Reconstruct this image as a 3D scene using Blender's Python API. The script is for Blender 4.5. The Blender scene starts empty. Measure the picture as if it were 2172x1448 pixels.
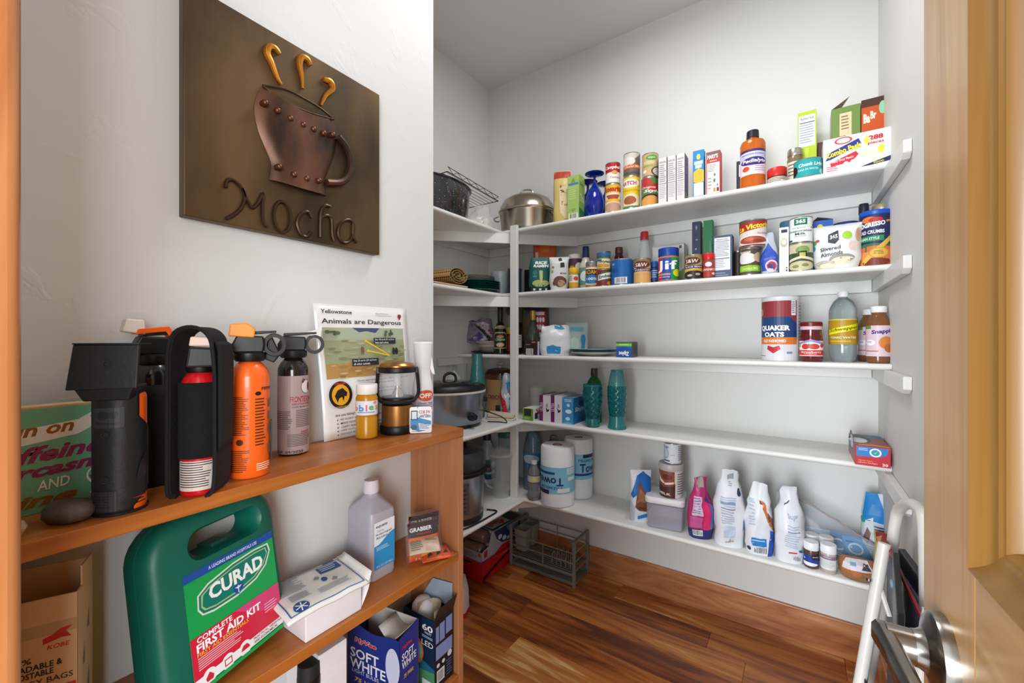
import bpy, bmesh, math, random
from mathutils import Vector, Matrix, noise

# ------------------------------------------------------------------ camera, light, exposure
sc = bpy.context.scene
COL = sc.collection
FPX, YAW, HY, CH = 886.58, math.radians(34.30), 720.8, 1.2185      # focal length in px (2172 wide), yaw, horizon row, lens height
cam = bpy.data.cameras.new('camera'); cam_o = bpy.data.objects.new('camera', cam); COL.objects.link(cam_o)
cam.sensor_width = 36; cam.lens = FPX / 2172 * 36; cam.shift_y = -(724 - HY) / 2172; cam.clip_start = .01
cam_o.location = (0, 0, CH); cam_o.rotation_euler = (math.pi / 2, 0, YAW)
sc.camera = cam_o
vs = sc.view_settings
vs.view_transform = 'Standard'; vs.look = 'None'; vs.gamma = 1; vs.use_curve_mapping = False; vs.exposure = 0.15
wd = bpy.data.worlds.new('room_daylight'); sc.world = wd; wd.use_nodes = True
wd.node_tree.nodes['Background'].inputs[0].default_value = (.875, .945, 1, 1)
wd.node_tree.nodes['Background'].inputs[1].default_value = 1.7

cy_ = sc.cycles; cy_.max_bounces = 7; cy_.use_denoising = True; cy_.adaptive_threshold = .02; cy_.diffuse_bounces = 4; cy_.glossy_bounces = 4; cy_.transmission_bounces = 6; cy_.transparent_max_bounces = 14; cy_.caustics_reflective = False; cy_.caustics_refractive = False

def area(name, loc, aim, sx, sy, watts, col=(1, 1, 1), shape='RECTANGLE'):
    l = bpy.data.lights.new(name, 'AREA'); l.shape = shape; l.size = sx; l.size_y = sy; l.energy = watts; l.color = col
    o = bpy.data.objects.new(name, l); COL.objects.link(o); o.location = loc
    o.rotation_euler = (Vector(aim) - Vector(loc)).to_track_quat('-Z', 'Y').to_euler()
    return o
area('doorway_daylight_fill', (-.75, -3.0, 1.10), (-.35, 1.5, .9), 1.7, 2.0, 190, (.90, .96, 1))   # daylight through the doorway; unseen panel, enlarged downward as added low fill
area('left_wall_fill', (2.7, -1.7, 1.4), (-.85, .4, 1.0), 3.0, 1.8, 215, (.92, .97, 1))   # added fill light, no real window; brightens the left wall through the doorway
area('ceiling_lamp_light', (-.45, 1.15, 2.70), (-.45, 1.15, 0), .5, .5, 11.5, (.97, .985, 1), 'DISK')   # the pantry's ceiling lamp

# ------------------------------------------------------------------ projection help: pixel column + plane -> place in the room
def ray(px):
    k = (px - 1086) / FPX; c, s = math.cos(YAW), math.sin(YAW)
    return -s + k * c, c + k * s
def xy(px, Y=None, X=None):
    a, b = ray(px); t = Y / b if Y is not None else X / a
    return a * t, b * t
def depth(x, y): return -x * math.sin(YAW) + y * math.cos(YAW)
def zat(py, x, y): return CH + (HY - py) * depth(x, y) / FPX
def mpp(x, y): return depth(x, y) / FPX                             # metres per pixel, facing the lens

# ------------------------------------------------------------------ materials
def lin(c):
    if isinstance(c, str):
        c = c.lstrip('#')
        if len(c) == 3: c = ''.join(q * 2 for q in c)
        c = [int(c[i:i + 2], 16) / 255 for i in (0, 2, 4)]
    return [v / 12.92 if v <= .04045 else ((v + .055) / 1.055) ** 2.4 for v in c]
_M = {}
def M(c, r=.5, m=0, tr=0, alpha=1, ior=1.45, vary=.06, scale=40, bump=0, coat=0, emit=0):
    key = (c if isinstance(c, str) else tuple(c), r, m, tr, alpha, ior, vary, scale, bump, coat, emit)
    if key in _M: return _M[key]
    mt = bpy.data.materials.new('m_' + str(len(_M))); mt.use_nodes = True
    nt = mt.node_tree; b = nt.nodes['Principled BSDF']; L = lin(c)
    b.inputs['Roughness'].default_value = r; b.inputs['Metallic'].default_value = m
    b.inputs['Transmission Weight'].default_value = tr; b.inputs['Alpha'].default_value = alpha; b.inputs['IOR'].default_value = ior
    b.inputs['Coat Weight'].default_value = coat
    b.inputs['Base Color'].default_value = (*L, 1)
    if vary or bump:
        tc = nt.nodes.new('ShaderNodeTexCoord'); nz = nt.nodes.new('ShaderNodeTexNoise'); nz.inputs['Scale'].default_value = scale
        nz.inputs['Detail'].default_value = 4
        nt.links.new(tc.outputs['Object'], nz.inputs['Vector'])
        if vary:
            mx = nt.nodes.new('ShaderNodeMix'); mx.data_type = 'RGBA'
            mx.inputs[6].default_value = (*[v * (1 - vary) for v in L], 1); mx.inputs[7].default_value = (*[min(1, v * (1 + vary)) for v in L], 1)
            nt.links.new(nz.outputs['Fac'], mx.inputs[0]); nt.links.new(mx.outputs[2], b.inputs['Base Color'])
        if bump:
            bp = nt.nodes.new('ShaderNodeBump'); bp.inputs['Strength'].default_value = bump; bp.inputs['Distance'].default_value = .004
            nt.links.new(nz.outputs['Fac'], bp.inputs['Height']); nt.links.new(bp.outputs[0], b.inputs['Normal'])
    if emit:
        b.inputs['Emission Color'].default_value = (*L, 1); b.inputs['Emission Strength'].default_value = emit
    _M[key] = mt
    return mt
def glass(c, a=.35, r=.06): return M(c, r, 0, 0, a, vary=0)          # thin tinted plastic or glass, cheap to trace
def clear(c='ffffff', r=.03): return M(c, r, 0, 1, 1, 1.35, vary=0)
CHROME = lambda: M('b9b9b6', .25, 1)
STEEL = lambda: M('b4afa8', .28, 1, vary=.1, scale=8)

def wood(name, cols, sc_=(1, 1, 1), axis=0, rough=.38, rand=.5, ring=5, knots=.0, coat=.1):
    """grain running along one object axis; colour ramp of the given hues; each piece shifted by its own random number"""
    mt = bpy.data.materials.new(name); mt.use_nodes = True; nt = mt.node_tree; N = nt.nodes; Lk = nt.links
    b = N['Principled BSDF']; b.inputs['Roughness'].default_value = rough; b.inputs['Coat Weight'].default_value = coat; b.inputs['Coat Roughness'].default_value = .25
    tc = N.new('ShaderNodeTexCoord'); oi = N.new('ShaderNodeObjectInfo')
    sh = N.new('ShaderNodeVectorMath'); sh.operation = 'MULTIPLY_ADD'; sh.inputs[0].default_value = (13, 17, 19)
    Lk.new(oi.outputs['Random'], sh.inputs[1]); Lk.new(tc.outputs['Object'], sh.inputs[2])
    mp = N.new('ShaderNodeMapping'); s = [14, 14, 14]; s[axis] = 1.1
    mp.inputs['Scale'].default_value = [a * q for a, q in zip(s, sc_)]; Lk.new(sh.outputs[0], mp.inputs['Vector'])
    n1 = N.new('ShaderNodeTexNoise'); n1.inputs['Scale'].default_value = 1.3; n1.inputs['Detail'].default_value = 5; n1.inputs['Distortion'].default_value = 1.2
    Lk.new(mp.outputs[0], n1.inputs['Vector'])
    mp2 = N.new('ShaderNodeMapping'); s2 = [160, 160, 160]; s2[axis] = 3; mp2.inputs['Scale'].default_value = s2; Lk.new(sh.outputs[0], mp2.inputs['Vector'])
    n2 = N.new('ShaderNodeTexNoise'); n2.inputs['Scale'].default_value = 1; n2.inputs['Detail'].default_value = 3; Lk.new(mp2.outputs[0], n2.inputs['Vector'])
    m1 = N.new('ShaderNodeMath'); m1.operation = 'MULTIPLY_ADD'; m1.inputs[1].default_value = .22; Lk.new(n2.outputs['Fac'], m1.inputs[0]); Lk.new(n1.outputs['Fac'], m1.inputs[2])
    m2 = N.new('ShaderNodeMath'); m2.operation = 'MULTIPLY_ADD'; m2.inputs[1].default_value = rand
    Lk.new(oi.outputs['Random'], m2.inputs[0]); Lk.new(m1.outputs[0], m2.inputs[2])
    m3 = N.new('ShaderNodeMath'); m3.operation = 'SUBTRACT'; m3.inputs[1].default_value = rand * .5 + .11; Lk.new(m2.outputs[0], m3.inputs[0])
    cr = N.new('ShaderNodeValToRGB'); e = cr.color_ramp.elements
    while len(e) < len(cols): e.new(.5)
    for i, c in enumerate(cols): e[i].position = .22 + .56 * i / (len(cols) - 1); e[i].color = (*lin(c), 1)
    Lk.new(m3.outputs[0], cr.inputs[0]); Lk.new(cr.outputs[0], b.inputs['Base Color'])
    bp = N.new('ShaderNodeBump'); bp.inputs['Strength'].default_value = .08; bp.inputs['Distance'].default_value = .001
    Lk.new(n2.outputs['Fac'], bp.inputs['Height']); Lk.new(bp.outputs[0], b.inputs['Normal'])
    return mt
def plaster(name, c, st=.35):
    mt = bpy.data.materials.new(name); mt.use_nodes = True; nt = mt.node_tree; N = nt.nodes; Lk = nt.links
    b = N['Principled BSDF']; b.inputs['Base Color'].default_value = (*lin(c), 1); b.inputs['Roughness'].default_value = .62
    tc = N.new('ShaderNodeTexCoord')
    vz = N.new('ShaderNodeTexNoise'); vz.inputs['Scale'].default_value = 9; vz.inputs['Detail'].default_value = 3; vz.inputs['Distortion'].default_value = 1.5
    rm = N.new('ShaderNodeValToRGB'); rm.color_ramp.elements[0].position = .60; rm.color_ramp.elements[1].position = .66
    n2 = N.new('ShaderNodeTexNoise'); n2.inputs['Scale'].default_value = 160
    ad = N.new('ShaderNodeMath'); ad.operation = 'MULTIPLY_ADD'; ad.inputs[1].default_value = .12
    for n in (vz, n2): Lk.new(tc.outputs['Object'], n.inputs['Vector'])
    Lk.new(vz.outputs['Fac'], rm.inputs[0]); Lk.new(n2.outputs['Fac'], ad.inputs[0]); Lk.new(rm.outputs[0], ad.inputs[2])
    bp = N.new('ShaderNodeBump'); bp.inputs['Strength'].default_value = st; bp.inputs['Distance'].default_value = .0025
    Lk.new(ad.outputs[0], bp.inputs['Height']); Lk.new(bp.outputs[0], b.inputs['Normal'])
    return mt

# ------------------------------------------------------------------ mesh building
class MB:
    def __init__(s): s.v = []; s.f = []; s.fm = []; s.mats = []; s.cur = 0
    def mat(s, m):                                                    # current material
        if m not in s.mats: s.mats.append(m)
        s.cur = s.mats.index(m); return s
    def add(s, vs_, fs):
        o = len(s.v); s.v += [tuple(p) for p in vs_]
        for f in fs: s.f.append(tuple(i + o for i in f)); s.fm.append(s.cur)
        return s
    def box(s, x0, y0, z0, x1, y1, z1):
        v = [(x, y, z) for z in (z0, z1) for y in (y0, y1) for x in (x0, x1)]
        return s.add(v, [(0, 2, 3, 1), (4, 5, 7, 6), (0, 1, 5, 4), (2, 6, 7, 3), (0, 4, 6, 2), (1, 3, 7, 5)])
    def loft(s, rings, cap0=True, cap1=True, closed=True):
        n = len(rings[0]); v = [p for r in rings for p in r]; f = []
        for i in range(len(rings) - 1):
            for j in range(n if closed else n - 1):
                k = (j + 1) % n; f.append((i * n + j, i * n + k, (i + 1) * n + k, (i + 1) * n + j))
        if cap0: f.append(tuple(range(n - 1, -1, -1)))
        if cap1: f.append(tuple(range((len(rings) - 1) * n, len(rings) * n)))
        return s.add(v, f)
    def lathe(s, prof, n=32, cx=0, cy=0, cap0=True, cap1=True, ex=1, ey=1):
        A = [2 * math.pi * i / n for i in range(n)]
        return s.loft([[(cx + max(r, 1e-5) * ex * math.cos(a), cy + max(r, 1e-5) * ey * math.sin(a), z) for a in A] for r, z in prof], cap0, cap1)
    def tube(s, pts, r, n=8, closed=False, flat=1):
        pts = [Vector(p) for p in pts]; m = len(pts); rings = []; up = None
        for i, p in enumerate(pts):
            if closed: d = pts[(i + 1) % m] - pts[i - 1]
            else: d = pts[min(i + 1, m - 1)] - pts[max(i - 1, 0)]
            d.normalize()
            if up is None: up = Vector((0, 0, 1)) if abs(d.z) < .9 else Vector((1, 0, 0))
            a = d.cross(up)
            if a.length < 1e-4: a = d.orthogonal()
            a.normalize(); b = a.cross(d).normalized(); up = b
            rr = r[i] if isinstance(r, (list, tuple)) else r
            rings.append([p + a * rr * math.cos(2 * math.pi * j / n) + b * rr * flat * math.sin(2 * math.pi * j / n) for j in range(n)])
        if closed: rings.append(rings[0]); return s.loft(rings, False, False)
        return s.loft(rings)
    def prism(s, poly, a0, a1, ax='z'):
        n = len(poly)
        g = {'z': lambda p, q: (p[0], p[1], q), 'y': lambda p, q: (p[0], q, p[1]), 'x': lambda p, q: (q, p[0], p[1])}[ax]
        v = [g(p, a0) for p in poly] + [g(p, a1) for p in poly]
        f = [tuple(range(n - 1, -1, -1)), tuple(range(n, 2 * n))] + [(i, (i + 1) % n, n + (i + 1) % n, n + i) for i in range(n)]
        return s.add(v, f)
    def grid(s, fn, nu, nv):
        v = [fn(i / nu, j / nv) for j in range(nv + 1) for i in range(nu + 1)]
        f = [(j * (nu + 1) + i, j * (nu + 1) + i + 1, (j + 1) * (nu + 1) + i + 1, (j + 1) * (nu + 1) + i) for j in range(nv) for i in range(nu)]
        return s.add(v, f)
    def build(s, name, mat=None, parent=None, smooth=40, bevel=0, seg=2, solid=0, fix=True):
        me = bpy.data.meshes.new(name); me.from_pydata(s.v, [], s.f)
        if mat is not None: me.materials.append(mat)
        else:
            for m in s.mats: me.materials.append(m)
            me.polygons.foreach_set('material_index', s.fm)
        if fix and not solid:
            bm = bmesh.new(); bm.from_mesh(me); bmesh.ops.recalc_face_normals(bm, faces=bm.faces); bm.to_mesh(me); bm.free()
        if smooth:
            me.polygons.foreach_set('use_smooth', [True] * len(me.polygons)); me.set_sharp_from_angle(angle=math.radians(smooth))
        me.update()
        o = bpy.data.objects.new(name, me); COL.objects.link(o)
        if parent is not None: o.parent = parent
        if bevel:
            b = o.modifiers.new('bevel', 'BEVEL'); b.width = bevel; b.segments = seg; b.limit_method = 'ANGLE'; b.angle_limit = math.radians(40)
        if solid:
            q = o.modifiers.new('solid', 'SOLIDIFY'); q.thickness = solid; q.offset = -1
        return o
def rrect(w, d, r, n=4, cx=0, cy=0):
    r = min(r, w / 2 * .999, d / 2 * .999); P = []
    for qx, qy, a0 in ((1, 1, 0), (-1, 1, 90), (-1, -1, 180), (1, -1, 270)):
        for i in range(n + 1):
            a = math.radians(a0 + 90 * i / n); P.append((cx + qx * (w / 2 - r) + r * math.cos(a), cy + qy * (d / 2 - r) + r * math.sin(a)))
    return P
def thing(name, label, cat, loc=(0, 0, 0), rz=0, group=None):
    o = bpy.data.objects.new(name, None); COL.objects.link(o); o.empty_display_size = .02
    o.location = loc; o.rotation_euler = (0, 0, rz); o['label'] = label; o['category'] = cat
    if group: o['group'] = group
    return o
def tag(o, label, cat, group=None):
    o['label'] = label; o['category'] = cat
    if group: o['group'] = group
    return o
def struct(o): o['kind'] = 'structure'; return o
def dup(root, loc, rz, label):
    r = root.copy(); COL.objects.link(r); r.location = loc; r.rotation_euler = (0, 0, rz); r['label'] = label
    for ch in list(root.children):
        c = ch.copy(); COL.objects.link(c); c.parent = r
        for g in ch.children:
            d = g.copy(); COL.objects.link(d); d.parent = c
    return r

# ------------------------------------------------------------------ print: flat lettering and colour fields laid on a surface
_TX = {}
def tgeo(txt, bold=0, shear=0):
    k = (txt, bold, shear)
    if k not in _TX:
        cu = bpy.data.curves.new('t', 'FONT'); cu.body = txt; cu.size = 1; cu.offset = bold; cu.shear = shear; cu.resolution_u = 2
        ob = bpy.data.objects.new('t', cu); me = bpy.data.meshes.new_from_object(ob)
        V = [(v.co.x, v.co.y) for v in me.vertices]; F = [tuple(p.vertices) for p in me.polygons]
        bpy.data.objects.remove(ob); bpy.data.curves.remove(cu); bpy.data.meshes.remove(me)
        xs = [p[0] for p in V] or [0, 1]; ys = [p[1] for p in V] or [0, 1]
        x0, y0, w, h = min(xs), min(ys), max(max(xs) - min(xs), 1e-3), max(max(ys) - min(ys), 1e-3)
        _TX[k] = ([((x - x0) / w - .5, (y - y0) / h - .5) for x, y in V], F)
    return _TX[k]
class Flat:
    def __init__(s, o, du, dv): s.o = Vector(o); s.du = Vector(du); s.dv = Vector(dv); s.W = s.du.length; s.H = s.dv.length; s.n = s.du.cross(s.dv).normalized(); s.st = 0
    def at(s, u, v, off): return s.o + s.du * u + s.dv * v + s.n * off
class Round:                                                          # u 0..1 spans the half of the body that faces local -Y
    def __init__(s, r, z0, h, cx=0, cy=0, ey=1): s.r = r if callable(r) else (lambda v: r); s.z0 = z0; s.h = h; s.c = (cx, cy); s.H = h; s.W = math.pi * s.r(.5); s.st = 1 / 18; s.ey = ey
    def at(s, u, v, off):
        a = -math.pi / 2 + (u - .5) * math.pi; r = s.r(v) + off
        return Vector((s.c[0] + r * math.cos(a), s.c[1] + r * s.ey * math.sin(a), s.z0 + s.h * v))
class Soft:
    def __init__(s, fn, W, H, nrm=(0, -1, 0), st=.08): s.fn = fn; s.W = W; s.H = H; s.n = Vector(nrm); s.st = st
    def at(s, u, v, off): return Vector(s.fn(u, v)) + s.n * off
def ink(c, rough): return M(c, rough, vary=0) if isinstance(c, str) else c
class Sheet:                                                          # any other bent sheet: subclass with W, H, st and at()
    pass
def deco(parent, name, surf, items, off=.0003, rough=.45):
    """items: ('r',u0,v0,u1,v1,col) ('e',cu,cv,ru,rv,col) ('p',[(u,v)..],col) ('t',cu,cv,w,h,text,col[,bold,shear,rot]) ('l',u0,v0,u1,v1,n,col) ('b',...) bars"""
    mb = MB(); k = 0
    for it in items:
        k += 1; o = off + k * .00006; t = it[0]
        if t == 'l' or t == 'b':
            u0, v0, u1, v1, n, col = it[1:7]; rnd = random.Random(k)
            mb.mat(ink(col, rough))
            for i in range(n):
                if t == 'l':
                    a = v1 - (v1 - v0) * i / n; b = a - (v1 - v0) / n * .38; e = u0 + (u1 - u0) * rnd.uniform(.7, 1); q = (u0, b, e, a)
                else:
                    a = u0 + (u1 - u0) * i / n; q = (a, v0, a + (u1 - u0) / n * rnd.uniform(.3, .7), v1)
                _rect(mb, surf, q, o)
            continue
        if t == 'r': mb.mat(ink(it[5], rough)); _rect(mb, surf, it[1:5], o); continue
        if t == 'e':
            P = [(it[1] + it[3] * math.cos(2 * math.pi * i / 24), it[2] + it[4] * math.sin(2 * math.pi * i / 24)) for i in range(24)]; V, F, col = P, [tuple(range(24))], it[5]
        elif t == 'p': V, F, col = list(it[1]), [tuple(range(len(it[1])))], it[2]
        elif t == 't':
            cu, cv, w, h, txt, col = it[1:7]; bold = it[7] if len(it) > 7 else .012; sh = it[8] if len(it) > 8 else 0; rot = math.radians(it[9]) if len(it) > 9 else 0
            P, F = tgeo(txt, bold, sh); V = []
            for x, y in P:
                X, Y = x * w * surf.W, y * h * surf.H
                V.append((cu + (X * math.cos(rot) - Y * math.sin(rot)) / surf.W, cv + (X * math.sin(rot) + Y * math.cos(rot)) / surf.H))
        mb.mat(ink(col, rough))
        if surf.st:
            bm = bmesh.new(); bv = [bm.verts.new((u, v, 0)) for u, v in V]
            for f in F:
                try: bm.faces.new([bv[i] for i in f])
                except ValueError: pass
            us = [u for u, v in V]; vs2 = [v for u, v in V]
            for ax, lo, hi, st in ((0, min(us), max(us), surf.st), (1, min(vs2), max(vs2), surf.st if isinstance(surf, (Soft, Sheet)) else 9)):
                for i in range(math.floor(lo / st + 1e-6) + 1, math.ceil(hi / st - 1e-6)):
                    q = i * st; co = (q, 0, 0) if ax == 0 else (0, q, 0); no = (1, 0, 0) if ax == 0 else (0, 1, 0)
                    bmesh.ops.bisect_plane(bm, geom=bm.verts[:] + bm.edges[:] + bm.faces[:], plane_co=co, plane_no=no)
            bm.verts.index_update(); V = [(v.co.x, v.co.y) for v in bm.verts]; F = [tuple(v.index for v in f.verts) for f in bm.faces]; bm.free()
        mb.add([surf.at(u, v, o) for u, v in V], F)
    ob = mb.build(name, None, parent, smooth=0, fix=False)
    return ob
def _rect(mb, surf, q, o):
    u0, v0, u1, v1 = q
    def cuts(a, b, st): return [a] + [i * st for i in range(math.floor(a / st + 1e-6) + 1, math.ceil(b / st - 1e-6))] + [b] if st else [a, b]
    U = cuts(u0, u1, surf.st); V = cuts(v0, v1, surf.st if isinstance(surf, (Soft, Sheet)) else 0)
    mb.grid(lambda a, b: surf.at(U[round(a * (len(U) - 1))], V[round(b * (len(V) - 1))], o), len(U) - 1, len(V) - 1)
# ------------------------------------------------------------------ the room
YB, XN, XR, ZC, XL, YE = 2.05, -1.573, .249, 2.755, -.85, .851
XS, YEND, ZT, ZM = -.679, .784, 1.002, .704                          # bookcase front, far end, top and middle board
YF = 1.7705; Z1, Z2, Z3, Z4, Z5 = 1.787, 1.461, 1.142, .817, .421; XU, XW = -1.266, -1.132
WALL = plaster('painted_plaster', 'dadad8', .16)
WALL2 = plaster('painted_plaster_smooth', 'dcdbd8', .04)
PAINT = M('e2e1de', .38, vary=.03, scale=6)
CHERRY = wood('cherry_board', ['914c18', 'a35b20', 'b46d2c', '985226'], axis=1, rand=.12)
CHERRYV = wood('cherry_board_upright', ['a86a42', 'b87a50', 'c48a60', 'b07048'], axis=2, rand=.12)
DOORW = wood('door_alder', ['a4723c', 'b2824c', 'c09158', 'aa7a42'], axis=2, rand=.1, rough=.3, coat=.3)
DOORWH = wood('door_alder_rail', ['a4723c', 'b2824c', 'c09158', 'aa7a42'], axis=0, rand=.1, rough=.3, coat=.3)
MOLD = wood('door_moulding', ['76501f', '855d29', '946b32'], axis=2, rand=.1, rough=.3, coat=.4)
FLOORW = wood('floor_plank', ['5f2e16', '88481f', 'ab632b', 'bd7838', 'dcae70'], axis=0, rand=.36, rough=.33, coat=.25, sc_=(1.6, 1.1, 1))
BASEW = wood('knotty_alder', ['7e4527', 'a3643c', 'bb8054', 'cf9f78'], axis=0, rand=.1, rough=.3, sc_=(2.2, .8, .8))

def wallbox(name, x0, y0, z0, x1, y1, z1, m=WALL): return struct(MB().box(x0, y0, z0, x1, y1, z1).build(name, m, smooth=0))
wallbox('wall_back', XN - .12, YB, -.05, XR + .12, YB + .12, ZC, WALL2)
wallbox('wall_alcove', XN - .12, YE - .12, -.05, XN, YB, ZC, WALL2)
wallbox('wall_right', XR, -.10, -.05, XR + .12, YB, ZC, WALL2)
wallbox('wall_left', XL - .12, .035, -.05, XL, YE, ZC)
wallbox('wall_alcove_front', XN, YE - .12, -.05, XL - .12, YE, ZC, WALL2)
fw = MB().box(XL - .12, -.10, -.05, -.52, .035, ZC).box(.155, -.10, -.05, XR, .035, ZC).box(-.52, -.10, 2.07, .155, .035, ZC)
struct(fw.build('wall_front', WALL, smooth=0))
wallbox('ceiling', XN - .12, -.10, ZC, XR + .12, YB + .12, ZC + .1, WALL2)
# floor: a sub-floor with every plank a piece of its own, running along the back wall
fl = struct(MB().box(XN, -.10, -.05, XR, YB, -.012).build('floor', M('3a1d0d', .7), smooth=0))
rnd = random.Random(11); y = YB; row = 0
while y > -.10:
    w = rnd.choice((.125, .125, .11, .14)) if row != 1 else .11
    y0 = max(y - w, -.10); x = XN + rnd.uniform(-.9, -.2)
    while x < XR:
        L = rnd.uniform(.55, 1.25); a, b = max(x, XN), min(x + L, XR)
        if b - a > .03:
            p = MB().box(-(b - a) / 2 + .0004, -(y - y0) / 2 + .0004, -.012, (b - a) / 2 - .0004, (y - y0) / 2 - .0004, 0).build('plank', FLOORW, fl, smooth=0, bevel=.0008, seg=1)
            p.location = ((a + b) / 2, (y + y0) / 2, rnd.uniform(-.0003, 0))
        x += L
    y = y0; row += 1
def base(name, x0, y0, x1, y1):
    return struct(MB().box(x0, y0, 0, x1, y1, .141).build(name, BASEW, smooth=0, bevel=.003))
base('baseboard_back', XN, YB - .014, XR, YB)
base('baseboard_right', XR - .014, .06, XR, YB - .014)
base('baseboard_alcove', XN, YE, XN + .014, YB - .014)
# door frame of the doorway the picture is taken from
tr = MB().box(-.60, .035, 0, -.515, .056, 2.15)
struct(tr.build('trim_1', wood('jamb_alder', ['935429', 'a26435', 'b07345', '9a5d30'], axis=2, rand=.1, rough=.3, coat=.3), smooth=40, bevel=.008, seg=4))
struct(MB().box(-.535, -.12, 0, -.52, .035, 2.07).box(.14, -.12, 0, .155, .035, 2.07).box(-.52, -.12, 2.055, .14, .035, 2.07).build('trim_2', CHERRYV, smooth=0))
struct(MB().box(.155, .035, 0, .235, .053, 2.15).box(-.60, .035, 2.15, .235, .053, 2.235).build('trim_3', CHERRYV, smooth=0, bevel=.006))

# ------------------------------------------------------------------ open door with lever
dr = thing('door_1', 'open alder wood panel door with a satin lever handle', 'door', (.138, -.021, .012), math.radians(93.2)); dr['kind'] = 'structure'
DW, DT, DH = .60, .035, 2.03
MB().box(DW - .12, -DT, 0, DW, 0, DH).build('stile', DOORW, dr, smooth=0, bevel=.0015)
MB().box(0, -DT, 0, .12, 0, DH).build('stile', DOORW, dr, smooth=0, bevel=.0015)
for a, b in ((0, .24), (.83, 1.03), (1.91, DH)): MB().box(.12, -DT, a, DW - .12, 0, b).build('rail', DOORWH, dr, smooth=0, bevel=.0008)
for a, b in ((.24, .83), (1.03, 1.91)):
    x0, x1 = .12, DW - .12; cz, cx = (a + b) / 2, (x0 + x1) / 2
    def fr(i, y): return [(x0 + i, y, a + i), (x1 - i, y, a + i), (x1 - i, y, b - i), (x0 + i, y, b - i)]
    MB().loft([fr(.026, -.018), fr(.026, -.015), fr(.075, -.008), fr(.08, -.007)], False, True).build('panel', DOORW, dr, smooth=20)
    prof = ((0, 0), (.002, .004), (.005, .0055), (.007, .003), (.009, .0005), (.014, -.003), (.019, -.0045), (.023, -.0045), (.025, -.006), (.028, -.0065), (.031, -.010), (.033, -.016))
    for k in range(4):                                                # four mitred lengths of moulding
        rings = [[fr(i, y)[k] for i, y in prof], [fr(i, y)[(k + 1) % 4] for i, y in prof]]
        MB().loft(rings, False, False, closed=False).build('moulding', MOLD, dr, smooth=35)
SATIN = M('9b968f', .24, 1, vary=.05)
kx, kz = DW - .062, .93
def disc(mb, prof, n=40):                                             # lathe about local y
    A = [2 * math.pi * i / n for i in range(n)]
    mb.loft([[(kx + r * math.cos(a), yy, kz + r * math.sin(a)) for a in A] for r, yy in prof]); return mb
disc(MB(), [(.034, 0), (.034, .006), (.033, .009), (.030, .011), (.024, .0125), (.018, .015), (.0155, .019), (.015, .022)]).build('rosette', SATIN, dr, smooth=30)
disc(MB(), [(.0145, .018), (.0145, .040)]).build('spindle_collar', SATIN, dr, smooth=40)
lv = MB(); rings = []
for i in range(13):
    t = i / 12; x = kx + .012 - .125 * t; zc_ = kz + .004 * math.sin(t * 3.2) - .006 * t; hw = .0138 - .0035 * math.sin(min(1, t * 1.5) * math.pi) ; yy = .042 - .004 * math.sin(t * math.pi) - .012 * max(0, t - .55) ** 1.0
    if i == 0: hw *= .8
    rings.append([(x, yy + a * .007, zc_ + b * hw) for a, b in ((1, .6), (.5, 1), (-.5, 1), (-1, .6), (-1, -.6), (-.5, -1), (.5, -1), (1, -.6))])
lv.loft(rings).build('lever', SATIN, dr, smooth=50, bevel=.001)
A = [2 * math.pi * i / 12 for i in range(12)]
MB().loft([[(kx + .0155, .032 + .002 * math.cos(a), kz - .004 + .002 * math.sin(a)) for a in A], [(kx + .0135, .032 + .002 * math.cos(a), kz - .004 + .002 * math.sin(a)) for a in A]]).build('grub_screw', M('3a3733', .4, 1), dr)
MB().box(DW - .0005, -DT / 2 - .013, kz - .03, DW + .0012, -DT / 2 + .013, kz + .03).build('latch_plate', SATIN, dr, smooth=0)

# ------------------------------------------------------------------ white painted wall shelves, corner brace under each, and the corner post
def shelf(z, wing, lab, th=.02, drop=0):
    t = thing('pantry_shelf', lab, 'shelf', (0, 0, z), group='painted wall shelves')
    G = .0008
    def board(n, x0, y0, x1, y1, edge):
        rr = th / 2; P = [(0, -th), (0, 0)] + [(rr * math.sin(q) , -rr + rr * math.cos(q)) for q in [math.pi * i / 8 for i in range(1, 8)]]
        mb = MB()
        if edge == 'y': mb.prism([(y1, -th), (y1, 0)] + [(y0 + rr - rr * math.sin(q), -rr + rr * math.cos(q)) for q in [math.pi * i / 8 for i in range(9)]], x0, x1, 'x')
        else: mb.prism([(x0, -th), (x0, 0)] + [(x1 - rr + rr * math.sin(q), -rr + rr * math.cos(q)) for q in [math.pi * i / 8 for i in range(9)]], y0, y1, 'y')
        mb.build(n, PAINT, t, smooth=40)
    board('board', XN + G, YF, XR - G, YB - G, 'y')
    if wing is not None: board('wing_board', XN + G, YE + .02, wing, YF + .0005, 'x')
    cl = -th - .046
    MB().box(XN + .02, YB - .019, cl, XR - .02, YB - G, -th).build('wall_cleat', PAINT, t, smooth=0, bevel=.002)
    e = 1.488
    MB().prism([(YB - .02, -th), (YB - .02, cl), (e + .02, cl - drop), (e, cl + .012 - drop), (e, -th - drop), (YF - .02, -th)], XR - .019, XR - G, 'x').build('end_cleat', PAINT, t, smooth=0, bevel=.002)
    if wing is not None:
        MB().box(XN + G, YE + .03, cl, XN + .019, YB - .02, -th).build('wall_cleat', PAINT, t, smooth=0, bevel=.002)
        # brace board set at 45 degrees across the corner
        p0, p1 = Vector((XN + .02, YB - .61)), Vector((XN + .61, YB - .02)); n = Vector((-.0127, .0127))
        MB().prism([p0, p1, p1 + n, p0 + n], cl - .006, -th, 'z').build('corner_brace', PAINT, t, smooth=0, bevel=.001)
    else:
        MB().box(XN + G, 1.60, cl + .006, XN + .019, YB - .02, -th).build('end_cleat', PAINT, t, smooth=0, bevel=.002)
    return t
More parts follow.
